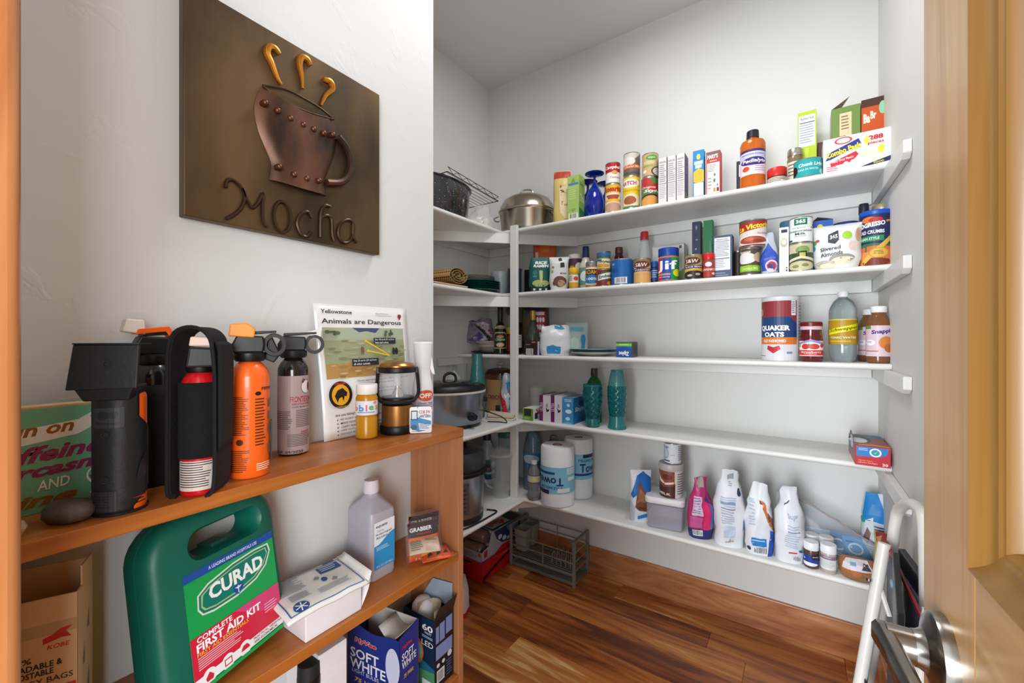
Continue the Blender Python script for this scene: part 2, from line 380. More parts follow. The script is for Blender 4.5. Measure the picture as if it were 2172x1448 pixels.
shelf(Z1, XU, 'topmost white painted shelf, holding the roasters and the fork and spoon combo box', drop=.022)
shelf(Z2, XU, 'second white painted shelf from the top, holding jars and the almond pouch')
shelf(Z3, None, 'middle white painted shelf with the oats canister and the yellow-label soda bottle')
shelf(Z4, XW, 'white painted shelf carrying the slow cooker and teal fish bottles')
shelf(Z5, XW, 'lowest white painted shelf with paper towels and flour bags')
po = thing('shelf_post', 'narrow white painted upright post at the inner corner of the shelves', 'post', (-1.186, YF - .011, 0))
MB().box(-.021, -.009, Z5 - .068, .021, .0095, Z1 + .012).build('post_board', PAINT, po, smooth=0, bevel=.0025)

# ------------------------------------------------------------------ cherry bookcase against the left wall
bc = thing('bookcase', 'low cherry-stained wooden bookcase against the textured wall', 'bookcase', (0, 0, 0))
MB().box(XL + .002, .037, ZT - .021, XS, YEND, ZT).build('top_board', CHERRY, bc, smooth=0, bevel=.0015)
for z in (ZM, .406, .10): MB().box(XL + .002, .0555, z - .02, XS, YEND - .019, z).build('shelf_board', CHERRY, bc, smooth=0, bevel=.001)
for a in (.037, YEND - .019): MB().box(XL + .002, a, 0, XS, a + .018, ZT - .0215).build('end_panel', CHERRYV, bc, smooth=0, bevel=.0012)

# ------------------------------------------------------------------ copper relief picture of a steaming mug
def wp(cx, cy, X):                                                    # crop pixel of the picture -> point on a plane X
    px, py = 370 + cx * .38678, cy * .38678
    a, b = ray(px); t = X / a
    return (X, b * t, CH + (HY - py) * t / FPX)
art = thing('wall_plaque', 'dark copper relief plaque of a steaming mug with the word Mocha', 'plaque', (0, 0, 0))
def copper(name, c1, c2, r, sc_=7):
    m = M(c1, r, .6, vary=0); m = m.copy(); nt = m.node_tree; b = nt.nodes['Principled BSDF']
    tc = nt.nodes.new('ShaderNodeTexCoord'); mp = nt.nodes.new('ShaderNodeMapping'); mp.inputs['Scale'].default_value = (sc_, sc_, sc_ * .45)
    nz = nt.nodes.new('ShaderNodeTexNoise'); nz.inputs['Scale'].default_value = 1; nz.inputs['Detail'].default_value = 6; cr = nt.nodes.new('ShaderNodeValToRGB')
    cr.color_ramp.elements[0].position = .35; cr.color_ramp.elements[1].position = .7
    cr.color_ramp.elements[0].color = (*lin(c1), 1); cr.color_ramp.elements[1].color = (*lin(c2), 1)
    nt.links.new(tc.outputs['Object'], mp.inputs[0]); nt.links.new(mp.outputs[0], nz.inputs['Vector']); nt.links.new(nz.outputs['Fac'], cr.inputs[0]); nt.links.new(cr.outputs[0], b.inputs['Base Color'])
    return m
BRZ = copper('bronze', '3f3222', '6e5436', .45); BRZ2 = copper('bronze_mug', '382a23', '7a513c', .40, 14); ROD = M('4a3628', .4, .8, vary=.2)
AX0, AX = XL + .001, XL + .022
MB().box(AX0, .2616, 1.4224, AX, .6499, 1.8076).build('backing_panel', BRZ, art, smooth=0, bevel=.002)
def spl(P, n=5):                                                      # Catmull-Rom through points
    out = []
    for i in range(len(P) - 1):
        p0, p1, p2, p3 = P[max(i - 1, 0)], P[i], P[i + 1], P[min(i + 2, len(P) - 1)]
        for k in range(n):
            t = k / n
            out.append(tuple(.5 * ((2 * b) + (c - a) * t + (2 * a - 5 * b + 4 * c - d) * t * t + (3 * b - a - 3 * c + d) * t ** 3) for a, b, c, d in zip(p0, p1, p2, p3)))
    return out + [tuple(P[-1])]
Lf = spl([(475, 475), (445, 540), (437, 610), (455, 710), (495, 810), (527, 890), (524, 940), (518, 985)], 3)
Rt = spl([(865, 660), (878, 690), (886, 735), (884, 800), (872, 860), (845, 930), (825, 990), (832, 1075)], 3)
mug = MB(); rows = []
for i, (l, r) in enumerate(zip(Lf, Rt)):
    row_ = []
    for j in range(13):
        s = j / 12; q = wp(l[0] + (r[0] - l[0]) * s, l[1] + (r[1] - l[1]) * s + (48 if i < 3 else 42) * math.sin(math.pi * s) * (1 - .75 * i / len(Lf)) , AX)
        row_.append((AX + .001 + .016 * math.sin(math.pi * s) ** .6, q[1], q[2]))
    rows.append(row_)
mug.loft(rows, False, False, closed=False).build('mug_body', BRZ2, art, smooth=60, solid=0)
rim = spl([(475, 475), (600, 497), (700, 545), (790, 598), (865, 660)], 4) + spl([(865, 660), (760, 632), (660, 595), (560, 550), (475, 475)], 4)[1:]
MB().tube([(AX + .006, *wp(x, y_, AX)[1:]) for x, y_ in rim], .0022, 6).build('mug_rim', ROD, art)
hd = spl([(885, 755), (925, 805), (955, 880), (945, 960), (900, 1003), (825, 1005)], 4)
MB().tube([(AX + .008, *wp(x, y_, AX)[1:]) for x, y_ in hd], .0075, 8).build('mug_handle', BRZ2, art)
for x, y_ in ((493, 567), (560, 610), (630, 652), (700, 687), (758, 711), (813, 733), (863, 740), (570, 917), (650, 960), (720, 982), (787, 992)):
    q = wp(x, y_, AX + .012); A = [2 * math.pi * i / 12 for i in range(12)]
    MB().loft([[(AX + .006 + dx, q[1] + rr * math.cos(a), q[2] + rr * math.sin(a)) for a in A] for rr, dx in ((.0062, 0), (.006, .010), (.0045, .0135), (.002, .015))], False).build('rivet', M('6e4838', .35, .8), art)
for P in ([(572, 300), (545, 268), (512, 262), (505, 300), (530, 355), (560, 430), (583, 468)], [(742, 362), (722, 328), (690, 320), (682, 360), (694, 420), (699, 488)], [(812, 437), (848, 450), (862, 490), (825, 525), (800, 580)]):
    S = spl(P, 5); n = len(S)
    MB().tube([(AX + .003, *wp(x, y_, AX)[1:]) for x, y_ in S], [.0022 + .0055 * math.sin(math.pi * min(1, (i + 1) / n * .9 + .08)) * (1 - .45 * i / n) for i in range(n)], 8).build('steam_curl', M('cf8a34', .32, .85, vary=.2), art)
def ell(cx, cy, a, b, tilt=0, n=24): return [(cx + a * math.cos(q) + tilt * math.sin(q), cy + b * math.sin(q)) for q in [2 * math.pi * i / n for i in range(n + 1)]]
for strokes in ([spl([(275, 1030), (285, 992), (320, 990), (365, 1035), (380, 1090), (355, 1150), (310, 1185), (278, 1200)]), spl([(365, 1035), (400, 1110), (425, 1140), (455, 1110), (482, 1062), (478, 1120), (478, 1190), (490, 1232), (508, 1244)])],
                [ell(586, 1190, 46, 84, 6)], [spl([(752, 1195), (725, 1162), (685, 1180), (668, 1230), (690, 1285), (720, 1298), (748, 1270)])],
                [spl([(850, 1135), (822, 1128), (800, 1160), (795, 1230), (795, 1302)]), spl([(797, 1200), (830, 1182), (856, 1205), (860, 1280), (870, 1322)])],
                [spl([(975, 1222), (945, 1205), (905, 1230), (893, 1285), (920, 1330), (960, 1320), (976, 1270), (975, 1222), (974, 1290), (996, 1332)])]):
    mb = MB()
    for s in strokes: mb.tube([(AX + .003, *wp(x, y_, AX)[1:]) for x, y_ in s], .0032, 6)
    mb.build('rod_letter', ROD, art)
# ------------------------------------------------------------------ generic builders
def face(x, y, turn=0): return math.atan2(-x, y) + math.radians(turn)
def spot(px, X=None, Y=None): return xy(px, Y, X)
def cyl(name, label, cat, px, wpx, yt, zb, parts, X=None, Y=None, turn=0, group=None, n=36, h=None, ex=1, ey=1):
    """a turned body; parts: (part name, [(r,z)..] in units of the radius and the height, material[, open top])"""
    x, y = spot(px, X, Y); D = math.hypot(x, y); R = wpx / 2 * mpp(x, y) * depth(x, y) / D
    hh = h or zat(yt, x, y) - zb
    t = thing(name, label, cat, (x, y, zb + .0004), face(x, y, turn), group)
    for p in parts:
        MB().lathe([(r * R, z * hh) for r, z in p[1]], n, ex=ex, ey=ey, cap1=not (len(p) > 3 and p[3])).build(p[0], p[2], t, smooth=35)
    return t, R, hh
def carton(name, label, cat, w, d, h, loc, rz, mat, front=None, right=None, left=None, top=None, back=None, group=None, bevel=.0012, flaps=None, body='box_body', opened=False):
    """box standing on loc (centre of its front bottom edge), front towards local -Y"""
    t = thing(name, label, cat, loc, rz, group)
    if opened:
        k = .0015; mb = MB()
        for x0, y0, x1, y1 in ((-w / 2, 0, w / 2, k), (-w / 2, d - k, w / 2, d), (-w / 2, k, -w / 2 + k, d - k), (w / 2 - k, k, w / 2, d - k)): mb.box(x0, y0, 0, x1, y1, h)
        mb.box(-w / 2 + k, k, 0, w / 2 - k, d - k, k); b = mb.build(body, mat, t, smooth=0)
    else: b = MB().box(-w / 2, 0, 0, w / 2, d, h).build(body, mat, t, smooth=0, bevel=bevel)
    if front: deco(b, 'front_print', Flat((-w / 2, 0, 0), (w, 0, 0), (0, 0, h)), [('r', .004, .004, .996, .996, mat)] + front)
    if right: deco(b, 'side_print', Flat((w / 2, 0, 0), (0, d, 0), (0, 0, h)), [('r', .004, .004, .996, .996, mat)] + right)
    if left: deco(b, 'side_print', Flat((-w / 2, d, 0), (0, -d, 0), (0, 0, h)), [('r', .004, .004, .996, .996, mat)] + left)
    if top: deco(b, 'top_print', Flat((-w / 2, 0, h), (w, 0, 0), (0, d, 0)), [('r', .004, .004, .996, .996, mat)] + top)
    if back: deco(b, 'back_print', Flat((w / 2, d, 0), (-w, 0, 0), (0, 0, h)), [('r', .004, .004, .996, .996, mat)] + back)
    return t
def wob(p, a, s, seed=0):
    q = Vector(p) * s + Vector((seed * 3.1, seed * 1.7, seed)); return Vector(p) + (noise.noise_vector(q) + noise.noise_vector(q * 2.7) * .45) * a
def pouch(name, label, cat, w, h, d, loc, rz, mat, front=None, group=None, top=.12, wr=.003, seed=1, gus=.6, lean=0, part='pouch_body', topw=1.0, bot=.9):
    """filled bag: bulging body narrowing to a flat top seam; returns the thing and its front surface"""
    t = thing(name, label, cat, loc, rz, group)
    if lean: t.rotation_euler[0] = math.radians(lean)
    def th(v): return d / 2 * (min(1, bot + (1 - bot) * v * 6)) * (1 if v < gus else max(.04, 1 - ((v - gus) / (1 - gus)) ** 1.4))
    def hw(v): return w / 2 * (bot + (1 - bot) * min(1, v * 5)) * (1 if v < gus else 1 + (topw - 1) * (v - gus) / (1 - gus)) if True else 0
    def pt(u, v, sgn):
        x = (u - .5) * 2 * hw(v); e = max(0, 1 - abs(2 * u - 1) ** 2.6) ** .55
        p = Vector((x, sgn * th(v) * (.12 + .88 * e), h * v)); q = wob(p, wr * (min(1, v * 8)) * (1 + max(0, v - gus) * 1.2), 18, seed); q.z = p.z if v == 0 else q.z; return q
    n, m = 14, 14
    rings = []
    for j in range(m + 1):
        v = j / m
        rings.append([pt(i / n, v, -1) for i in range(n + 1)] + [pt(i / n, v, 1) for i in range(n, -1, -1)])
    b = MB().loft(rings).build(part, mat, t, smooth=60)
    sf = Soft(lambda u, v: pt(u, v, -1), w, h, st=1 / 14)
    if front: deco(b, 'front_print', sf, front, off=.0008)
    return t, b, sf, pt
BLK = M('0d0d0f', .42, vary=.1); BLKM = M('1b1b1d', .6, vary=.15, scale=120, bump=.15); FAB = M('0f0e11', .9, vary=.25, scale=300, bump=.5)
ORG = M('f0641a', .3, coat=.3, vary=.03)

# ------------------------------------------------------------------ on the bookcase top
zb = ZT
sg = thing('quote_block', 'green wooden quote block with plum script and a white banner', 'sign', (-.782, .104, zb), math.radians(90))
b = MB().box(-.066, 0, 0, .066, .022, .134).build('block', M('c9a878', .6), sg, smooth=0, bevel=.001)
deco(b, 'sign_print', Flat((-.066, 0, 0), (.132, 0, 0), (0, 0, .134)), [('r', .005, .005, .995, .975, '6fb08c'), ('p', [(.1, .76), (.72, .84), (.86, .93), (.80, .86), (.86, .78), (.72, .70), (.1, .61)], 'ece4da'),
     ('t', .44, .765, .5, .085, 'run on', '9a5c14', .03, .3, 3), ('t', .50, .555, .80, .15, 'caffeine', '8c1f57', .035, .35, 3), ('t', .50, .385, .80, .09, 'sarcasm', '8c1f57', .04, .35, 3),
     ('t', .55, .26, .22, .095, 'AND', 'f2efe8', .01, .2, 4), ('t', .40, .12, .62, .11, 'wine', '8e5a1c', .04, .35, 3), ('e', .85, .27, .075, .085, 'f2efe8'), ('e', .85, .275, .062, .068, '6fb08c'), ('p', [(.79, .27), (.91, .27), (.89, .23), (.81, .23)], '7a4a18'), ('r', .845, .10, .855, .19, 'f2efe8'), ('e', .85, .10, .05, .015, 'f2efe8')])
st = thing('flat_stone', 'flat dark grey-brown river stone in front of the green quote block', 'stone', (-.722, .116, zb + .0125), .5)
mb = MB(); N_ = 20
mb.loft([[tuple(wob((r * .027 * math.cos(2 * math.pi * i / N_), r * .021 * math.sin(2 * math.pi * i / N_), z), .0025, 40)) for i in range(N_)] for r, z in ((.35, -.0115), (.8, -.0105), (1, -.003), (.97, .003), (.75, .0095), (.35, .0115))])
mb.build('stone_body', M('5b5148', .7, vary=.45, scale=90, bump=.5), st, smooth=80)
rk = thing('small_rock', 'small tan rock chip beside the door frame', 'rock', (-.708, .070, zb + .010), 0)
mb = MB(); mb.loft([[tuple(wob((r * .012 * math.cos(2 * math.pi * i / 7), r * .010 * math.sin(2 * math.pi * i / 7), z), .003, 70, 3)) for i in range(7)] for r, z in ((.7, -.0085), (1, -.001), (.8, .007), (.3, .011))])
mb.build('rock_body', M('b8a184', .85, vary=.3, bump=.4), rk, smooth=0)

def spray_head(t, z, r, mat, clip=None, ring=1, side=1):
    """nozzle housing, finger ring and a wedge on top, of a defence spray; the ring points to local +X*side"""
    s = side
    MB().lathe([(r * .62, z - .004), (r * .72, z), (r * .72, z + .009), (r * .6, z + .011)], 24).build('collar', mat, t)
    P = [(-r * .78, z + .010), (r * .60, z + .010), (r * .66, z + .022), (r * .62, z + .036), (-r * .55, z + .038), (-r * .80, z + .022)]
    MB().prism([(p[0] * s, p[1]) for p in P], -r * .45, r * .45, 'y').build('nozzle_housing', mat, t, smooth=0, bevel=.0025)
    if ring:
        c = (r * 1.12 * s, z + .022); mb = MB(); A = [2 * math.pi * i / 20 for i in range(20)]
        mb.loft([[(c[0] + q * math.cos(a), yy, c[1] + q * math.sin(a) * 1.1) for a in A] for q, yy in ((.0165, -.006), (.0175, 0), (.0165, .006), (.0115, .006), (.0115, -.006), (.0165, -.006))], False, False)
        mb.build('finger_ring', mat, t, smooth=50)
    MB().prism([(-r * .5 * s, z + .037), (r * 1.2 * s, z + .042), (r * 1.2 * s, z + .0455), (-r * .5 * s, z + .043)], -r * .28, r * .28, 'y').build('trigger_lever', mat, t, smooth=0, bevel=.001)
    if clip: MB().prism([(-r * .75 * s, z + .040), (r * .45 * s, z + .045), (r * .75 * s, z + .030), (r * .9 * s, z + .032), (r * .6 * s, z + .053), (-r * .65 * s, z + .0485)], -r * .36, r * .36, 'y').build('safety_clip', clip, t, smooth=0, bevel=.001)
def spray_can(name, label, x, y, r, h, body, turn, items, zz=zb, dome=None, wrap=None, coll=True):
    t = thing(name, label, 'spray can', (x, y, zz + .0004), face(x, y, turn))
    dm = dome or body
    b = MB().lathe([(r * .93, 0), (r, .003), (r, h * .86)], 36, cap1=False).build('can_body', body, t)
    MB().lathe([(r, h * .86), (r * .97, h * .885), (r * .82, h * .93), (r * .62, h * .965), (r * .5, h * .985), (r * .5, h)], 36, cap0=False).build('can_shoulder', dm, t)
    if items: deco(b, 'can_print', Round(r, 0, h * .86), items)
    return t
# orange can sitting in a black plastic holster with a square belt flap
x, y = -.716, .160
c1 = spray_can('bear_spray', 'orange spray can inside the black plastic belt holster', x, y, .0255, .165, ORG, -30, [('l', .72, .55, 1.05, .80, 8, '3a1608'), ('l', .72, .05, 1.05, .3, 9, '3a1608')])
hs = thing('plastic_holster', 'black moulded plastic holster with a square hinged flap on the front', 'holster', (x, y, zb + .0002), face(x, y, -22))
HB = M('15171a', .5, vary=.1, scale=200, bump=.1)
def shell(r, z0, z1, lim, nv=22, nu=26):                              # wrapped plate; lim(v) gives the right-hand edge in degrees from the front
    g = lambda k: (lambda u, v: (lambda a, rr: (rr * math.sin(a), -rr * math.cos(a), z0 + (z1 - z0) * v))(math.radians(-125 + (lim(v) + 125) * u), r + k))
    return g
lim = lambda v: 62 + 55 * max(0, min(1, (v - .06) / .12)) * max(0, min(1, (.76 - v) / .12)) - (14 if v < .1 else 0)
mb = MB(); mb.grid(shell(.0268, 0, .155, lim)(0), 26, 22); mb.build('wrap_shell', HB, hs, smooth=60, solid=.0018)
MB().lathe([(.0262, 0), (.0272, .0), (.0276, .003), (.0262, .0035)], 30, cap0=False, cap1=False).build('bottom_rim', HB, hs)
P0 = [(-.030, -.030), (.027, -.030)]
MB().loft([[(-.024, -.030, .142), (.019, -.030, .142), (.024, .005, .148), (-.024, .005, .148)], [(-.031, -.034, .158), (.026, -.034, .158), (.026, .006, .160), (-.031, .006, .160)]]).build('flap_base', HB, hs, smooth=0, bevel=.002)
MB().loft([[(-.037, -.037, .157), (.030, -.037, .157), (.030, -.031, .157), (-.037, -.031, .157)], [(-.033, -.030, .211), (.030, -.030, .211), (.030, -.024, .213), (-.033, -.024, .213)]]).build('belt_flap', HB, hs, smooth=0, bevel=.0015)
MB().prism([(-.033, .211), (.030, .211), (.030, .2125), (-.033, .2125)], -.031, .004, 'y').build('flap_top', HB, hs, smooth=0)
def boss(z, x_, yy, r=.004):
    A = [2 * math.pi * i / 14 for i in range(14)]
    MB().loft([[(x_ + q * math.cos(a), yy + e, z + q * math.sin(a)) for a in A] for q, e in ((r, .001), (r, -.0006), (r * .7, -.0006), (r * .6, .0003))], False).build('rivet_boss', HB, hs)
boss(.187, 0, -.0335); boss(.10, -.004, -.0272); boss(.045, -.004, -.0272)
em_ = deco(hs, 'moulded_emblem', Round(.0270, 0, .155), [('r', .28, .70, .66, .86, '2d2f33'), ('t', .47, .735, .3, .025, 'Grizzly', '17181a', .03), ('e', .42, .80, .07, .035, '1b1c1f'), ('e', .54, .80, .06, .03, '1b1c1f'), ('r', .24, .04, .58, .20, '2a2c30'), ('l', .28, .06, .54, .19, 6, '191a1c'), ('p', [(.80, .28), (.93, .27), (1.0, .34), (.98, .50), (.92, .46), (.84, .38)], '1a1b1e')], off=.0006)
em_['kind'] = 'stuff'

# black spray in a soft holster standing behind it, orange safety clip and pale wedge on top
x, y = -.806, .216
c2 = spray_can('bear_spray', 'black spray can with orange safety clip and finger ring, behind the plastic holster', x, y, .026, .188, M('17171a', .2, coat=.4), 15, None)
spray_head(c2, .184, .030, BLK, ORG, 1, 1)
MB().prism([(-.036, .228), (-.010, .224), (-.012, .246), (-.032, .247)], -.010, .010, 'y').build('pale_safety_wedge', M('e4ddcf', .5), c2, smooth=0, bevel=.002)
fh = thing('fabric_holster', 'plain black fabric holster around the black spray can', 'holster', (x, y, zb + .0002), face(x, y, 15))
mb = MB(); mb.grid(lambda u, v: ((.0272 + .0012 * math.sin(u * 40)) * math.cos(2 * math.pi * u), .0275 * math.sin(2 * math.pi * u), .002 + .148 * v), 40, 8); mb.build('sleeve', FAB, fh, smooth=60, solid=.001)

# red can in a webbing holster
x, y = -.706, .243
c3 = spray_can('bear_spray', 'red spray can strapped into the black webbing holster', x, y, .0235, .176, M('c4121c', .28, coat=.3), 0, [('r', .08, .05, 1.0, .32, 'cbbdb6'), ('l', .12, .07, .70, .31, 11, '2a2220'), ('l', .74, .07, .96, .2, 5, '2a2220')])
MB().lathe([(.015, .170), (.017, .174), (.017, .190), (.014, .194)], 24).build('collar', BLK, c3)
MB().prism([(-.017, .178), (.017, .178), (.015, .205), (-.013, .207)], -.0245, .012, 'y').build('actuator', BLK, c3, smooth=0, bevel=.003)
MB().prism([(-.013, .2075), (.013, .2075), (.011, .220), (-.011, .221)], -.020, .010, 'y').build('pink_safety_wedge', M('e2c4b8', .5), c3, smooth=0, bevel=.002)
wh = thing('fabric_holster', 'black webbing holster with a broad strap looped over the red can', 'holster', (x, y, zb + .0002), face(x, y, -26))
loop = [(-.0275, .004), (-.029, .03), (-.0285, .10), (-.0285, .17), (-.027, .205), (-.020, .226), (-.004, .234), (.012, .231), (.0235, .218), (.0275, .195), (.0295, .16), (.0295, .10), (.0295, .03), (.026, .004), (.018, -.0)]
loop = [(a, b + .0008) for a, b in spl([(-.018, 0)] + loop, 3)]
inn = []
for i, (a, b_) in enumerate(loop):
    p, q = loop[max(i - 1, 0)], loop[min(i + 1, len(loop) - 1)]; d = Vector((q[0] - p[0], q[1] - p[1])).normalized(); inn.append((a + d.y * .0035, b_ - d.x * .0035))
rings = [[(a, -.024, b_), (a, .024, b_), (c[0], .024, c[1]), (c[0], -.024, c[1])] for (a, b_), c in zip(loop, inn)]
MB().loft(rings).build('strap_loop', FAB, wh, smooth=50, bevel=.001)
MB().tube([(a, -.0245, b_) for a, b_ in loop], .0022, 6).build('edge_binding', FAB, wh)
mb = MB(); mb.grid(lambda u, v: (.0252 * math.sin(-1.35 + 2.7 * u), -.0252 * math.cos(-1.35 + 2.7 * u), .052 + .105 * v), 20, 6); mb.build('elastic_band', M('09090a', .95, vary=.3, scale=400, bump=.5), wh, smooth=60, solid=.001)
MB().prism([(.0300, .06), (.0300, .20), (.0265, .215), (.034, .21), (.036, .19), (.035, .07)], -.018, .018, 'y').build('belt_tab', FAB, wh, smooth=0, bevel=.001)

# upright orange can
x, y = -.728, .318
c4 = spray_can('bear_spray', 'bright orange spray can with black trigger and orange clip, unholstered', x, y, .0278, .185, ORG, 0,
    [('l', .08, .42, .50, .80, 22, '47200a'), ('l', .08, .06, .5, .28, 12, '47200a'), ('e', .14, .36, .05, .025, '47200a'), ('e', .34, .36, .06, .03, '47200a'), ('t', .84, .875, .30, .03, 'PEPPER', '2a1206', .02), ('e', .63, .83, .05, .02, '1a0d06'), ('l', .58, .30, .78, .78, 16, '47200a')] + [('r', .84, v, .96, v + .09, '6a5a50') for v in (.68, .55, .42, .22)] + [('l', .6, .06, .9, .14, 4, 'f4e0c8')])
spray_head(c4, .186, .031, BLK, None, 1, 1)
MB().prism([(-.028, .222), (.006, .220), (.008, .234), (-.004, .243), (-.026, .241)], -.018, .018, 'y').build('orange_safety_clip', M('f58a1c', .4), c4, smooth=0, bevel=.002)
MB().prism([(.020, .185), (.026, .225), (.030, .226), (.044, .192), (.034, .178)], .004, .018, 'y').build('rear_handle', BLK, c4, smooth=0, bevel=.002)
mb = MB(); mb.prism([(.0285, .02), (.0305, .02), (.0305, .085), (.0285, .085)], -.006, .006, 'y'); mb.build('side_clip', BLK, c4, smooth=0)

# brown-labelled can with big finger ring
x, y = -.800, .427
c5 = spray_can('bear_spray', 'dark can with a greyish brown bear label and large finger ring', x, y, .0268, .186, M('1c1a1b', .16, coat=.5), 0,
    [('r', -.4, .02, 1.4, .93, 'a58f8b'), ('t', .74, .655, .62, .07, 'FRONTIERSMAN', '9a2436', .02), ('t', .72, .60, .5, .025, 'BEAR ATTACK DETERRENT', '9a2436', .03), ('t', .72, .565, .5, .016, 'STOPS BEARS AT 35 FT', '3a2c2a', .02),
     ('e', .78, .80, .13, .085, '7d6a66'), ('e', .78, .80, .115, .075, 'd8cdc8'), ('e', .86, .80, .05, .055, '3a2c2a'), ('e', .85, .795, .03, .03, '9a2436'), ('p', [(.66, .86), (.70, .90), (.76, .88), (.7, .84)], '5a4a46'),
     ('l', .06, .30, .50, .52, 10, '5c4844'), ('l', .55, .32, .98, .53, 10, '5c4844'), ('t', .76, .27, .22, .025, 'DANGER', '9a2436', .02), ('l', .38, .10, .98, .25, 8, '5c4844'), ('t', .4, .045, .6, .03, 'EXP. 09/2025', '2b1f1e', .02)])
spray_head(c5, .186, .033, M('131416', .45, vary=.1), None, 1, 1)
MB().prism([(.012, .228), (.038, .236), (.050, .245), (.047, .222), (.034, .224)], -.006, .006, 'y').build('clear_safety_wedge', M('d9dad6', .4), c5, smooth=0)
MB().box(-.0265, -.008, .198, -.0245, .008, .210).build('yellow_sticker', M('e4c020', .5), c5, smooth=0)

# laminated notice leaning on the wall
nt_ = thing('laminated_notice', 'laminated park notice reading Animals are Dangerous, leaning on the wall', 'notice', (0, 0, 0))
def sheet(u, v, o=0): 
    b0, b1, t0, t1 = Vector((-.826, .506, ZT + .001)), Vector((-.822, .742, ZT + .001)), Vector((-.8465, .493, 1.297)), Vector((-.8465, .748, 1.300))
    p = (b0 * (1 - u) + b1 * u) * (1 - v) + (t0 * (1 - u) + t1 * u) * v
    return p + Vector((o + .006 * math.sin(math.pi * v) * (1 - v), 0, 0))
mb = MB(); mb.grid(lambda u, v: sheet(u, v), 14, 14); b = mb.build('laminate', M('ecebea', .16, coat=.4, vary=0), nt_, smooth=60, solid=.0006)
class ShS(Sheet):
    W, H, st = .25, .296, 1 / 14
    def at(s, u, v, off): return sheet(u, v, off)
rs = random.Random(3)
def blobs(u0, v0, u1, v1, n, ru, rv, cols): return [('e', rs.uniform(u0, u1), rs.uniform(v0, v1), rs.uniform(.5, 1) * ru, rs.uniform(.5, 1) * rv, rs.choice(cols)) for _ in range(n)]
its = [('t', .21, .945, .30, .030, 'Yellowstone', '26262a', .015), ('t', .49, .868, .86, .048, 'Animals are Dangerous', '1b1b1d', .012), ('t', .69, .945, .15, .010, 'National Park Service', '444', 0), ('t', .71, .927, .19, .010, 'U.S. Department of the Interior', '444', 0), ('p', [(.885, .945), (.92, .945), (.925, .925), (.90, .895), (.88, .925)], '8a2f20'),
       ('r', .06, .445, .94, .825, '9aa07c'), ('r', .06, .445, .94, .555, 'b48b52'), ('r', .06, .73, .94, .825, 'a9b29a')]
# photo areas as patches
its += [('p', [(.35, .825), (.65, .825), (.6, .785), (.5, .80), (.42, .79)], '41506e')] + blobs(.08, .56, .92, .73, 34, .05, .010, ['87906a', 'a9aa84', '7c865f', 'b3b08a']) + blobs(.08, .45, .92, .55, 22, .05, .010, ['a37a42', 'c29a62', '94703c', 'c8a878']) + blobs(.08, .775, .2, .80, 5, .025, .015, ['4c5638', '5b6440']) + blobs(.7, .765, .82, .805, 5, .02, .022, ['4c5638', '59603f'])
its += [('e', .43, .655, .018, .024, '7a5a40'), ('r', .417, .615, .424, .645, '6a4c36'), ('r', .435, .615, .442, .645, '6a4c36'), ('e', .79, .635, .018, .03, '23252c'), ('e', .825, .635, .018, .03, '1d2028'), ('p', [(.455, .715), (.475, .74), (.49, .722), (.74, .605), (.735, .598), (.48, .712)], 'e8c21e'), ('p', [(.475, .645), (.50, .662), (.50, .65), (.74, .603), (.735, .595), (.498, .637), (.495, .628)], 'e8c21e'),
        ('r', .56, .695, .82, .745, '1f2733'), ('t', .69, .731, .23, .017, 'Stay 100 yards (91 m) from', 'f0f0f0', .004), ('t', .655, .708, .16, .017, 'bears and wolves.', 'f0f0f0', .004), ('r', .31, .53, .60, .585, '1f2733'), ('t', .45, .569, .25, .018, 'Stay 25 yards (23 m) from', 'f0f0f0', .004), ('t', .415, .545, .18, .016, 'all other animals.', 'f0f0f0', .004),
        ('e', .17, .325, .115, .10, '17120e'), ('e', .17, .325, .088, .077, 'e0a21e'), ('p', [(.11, .32), (.14, .36), (.19, .375), (.235, .34), (.225, .31), (.205, .315), (.195, .275), (.18, .31), (.15, .30), (.135, .27)], '17120e'), ('t', .17, .408, .11, .016, 'DANGER!', 'e23a28', .02), ('t', .17, .236, .15, .012, 'DO NOT APPROACH WILDLIFE', 'e0c060', .01),
        ('t', .64, .415, .62, .018, '- Never approach any animal. You must keep your', '3a3a3a', 0), ('t', .60, .388, .52, .016, 'distance and move away if the animal', '3a3a3a', 0), ('t', .60, .345, .54, .017, '- If you see wildlife, do not stop in the', '3a3a3a', 0), ('t', .60, .318, .52, .016, 'road. Park in a pullout to take', '3a3a3a', 0), ('t', .43, .293, .18, .016, 'pictures.', '3a3a3a', 0), ('t', .58, .255, .50, .016, '- Never feed wildlife. Keep all food', '3a3a3a', 0), ('t', .45, .230, .22, .016, 'items in a car.', '3a3a3a', 0), ('t', .20, .175, .2, .022, 'Are you hiking?', '222', .012), ('t', 0.380, 0.142, 0.46, .016, 'BE ALERT for bears and bear signs', '2c2c2c', .002), ('e', .12, 0.142, .006, .005, '2c2c2c'), ('t', 0.235, 0.115, 0.17, .016, 'MAKE NOISE', '2c2c2c', .002), ('e', .12, 0.115, .006, .005, '2c2c2c'), ('t', 0.430, 0.088, 0.56, .016, 'CARRY BEAR SPRAY and know how to use it', '2c2c2c', .002), ('e', .12, 0.088, .006, .005, '2c2c2c'), ('t', 0.370, 0.061, 0.44, .016, 'HIKE WITH THREE or more people', '2c2c2c', .002), ('e', .12, 0.061, .006, .005, '2c2c2c'), ('t', 0.350, 0.034, 0.40, .016, 'DO NOT RUN, back away slowly', '2c2c2c', .002), ('e', .12, 0.034, .006, .005, '2c2c2c')]
deco(b, 'notice_print', ShS(), its, off=.0012)

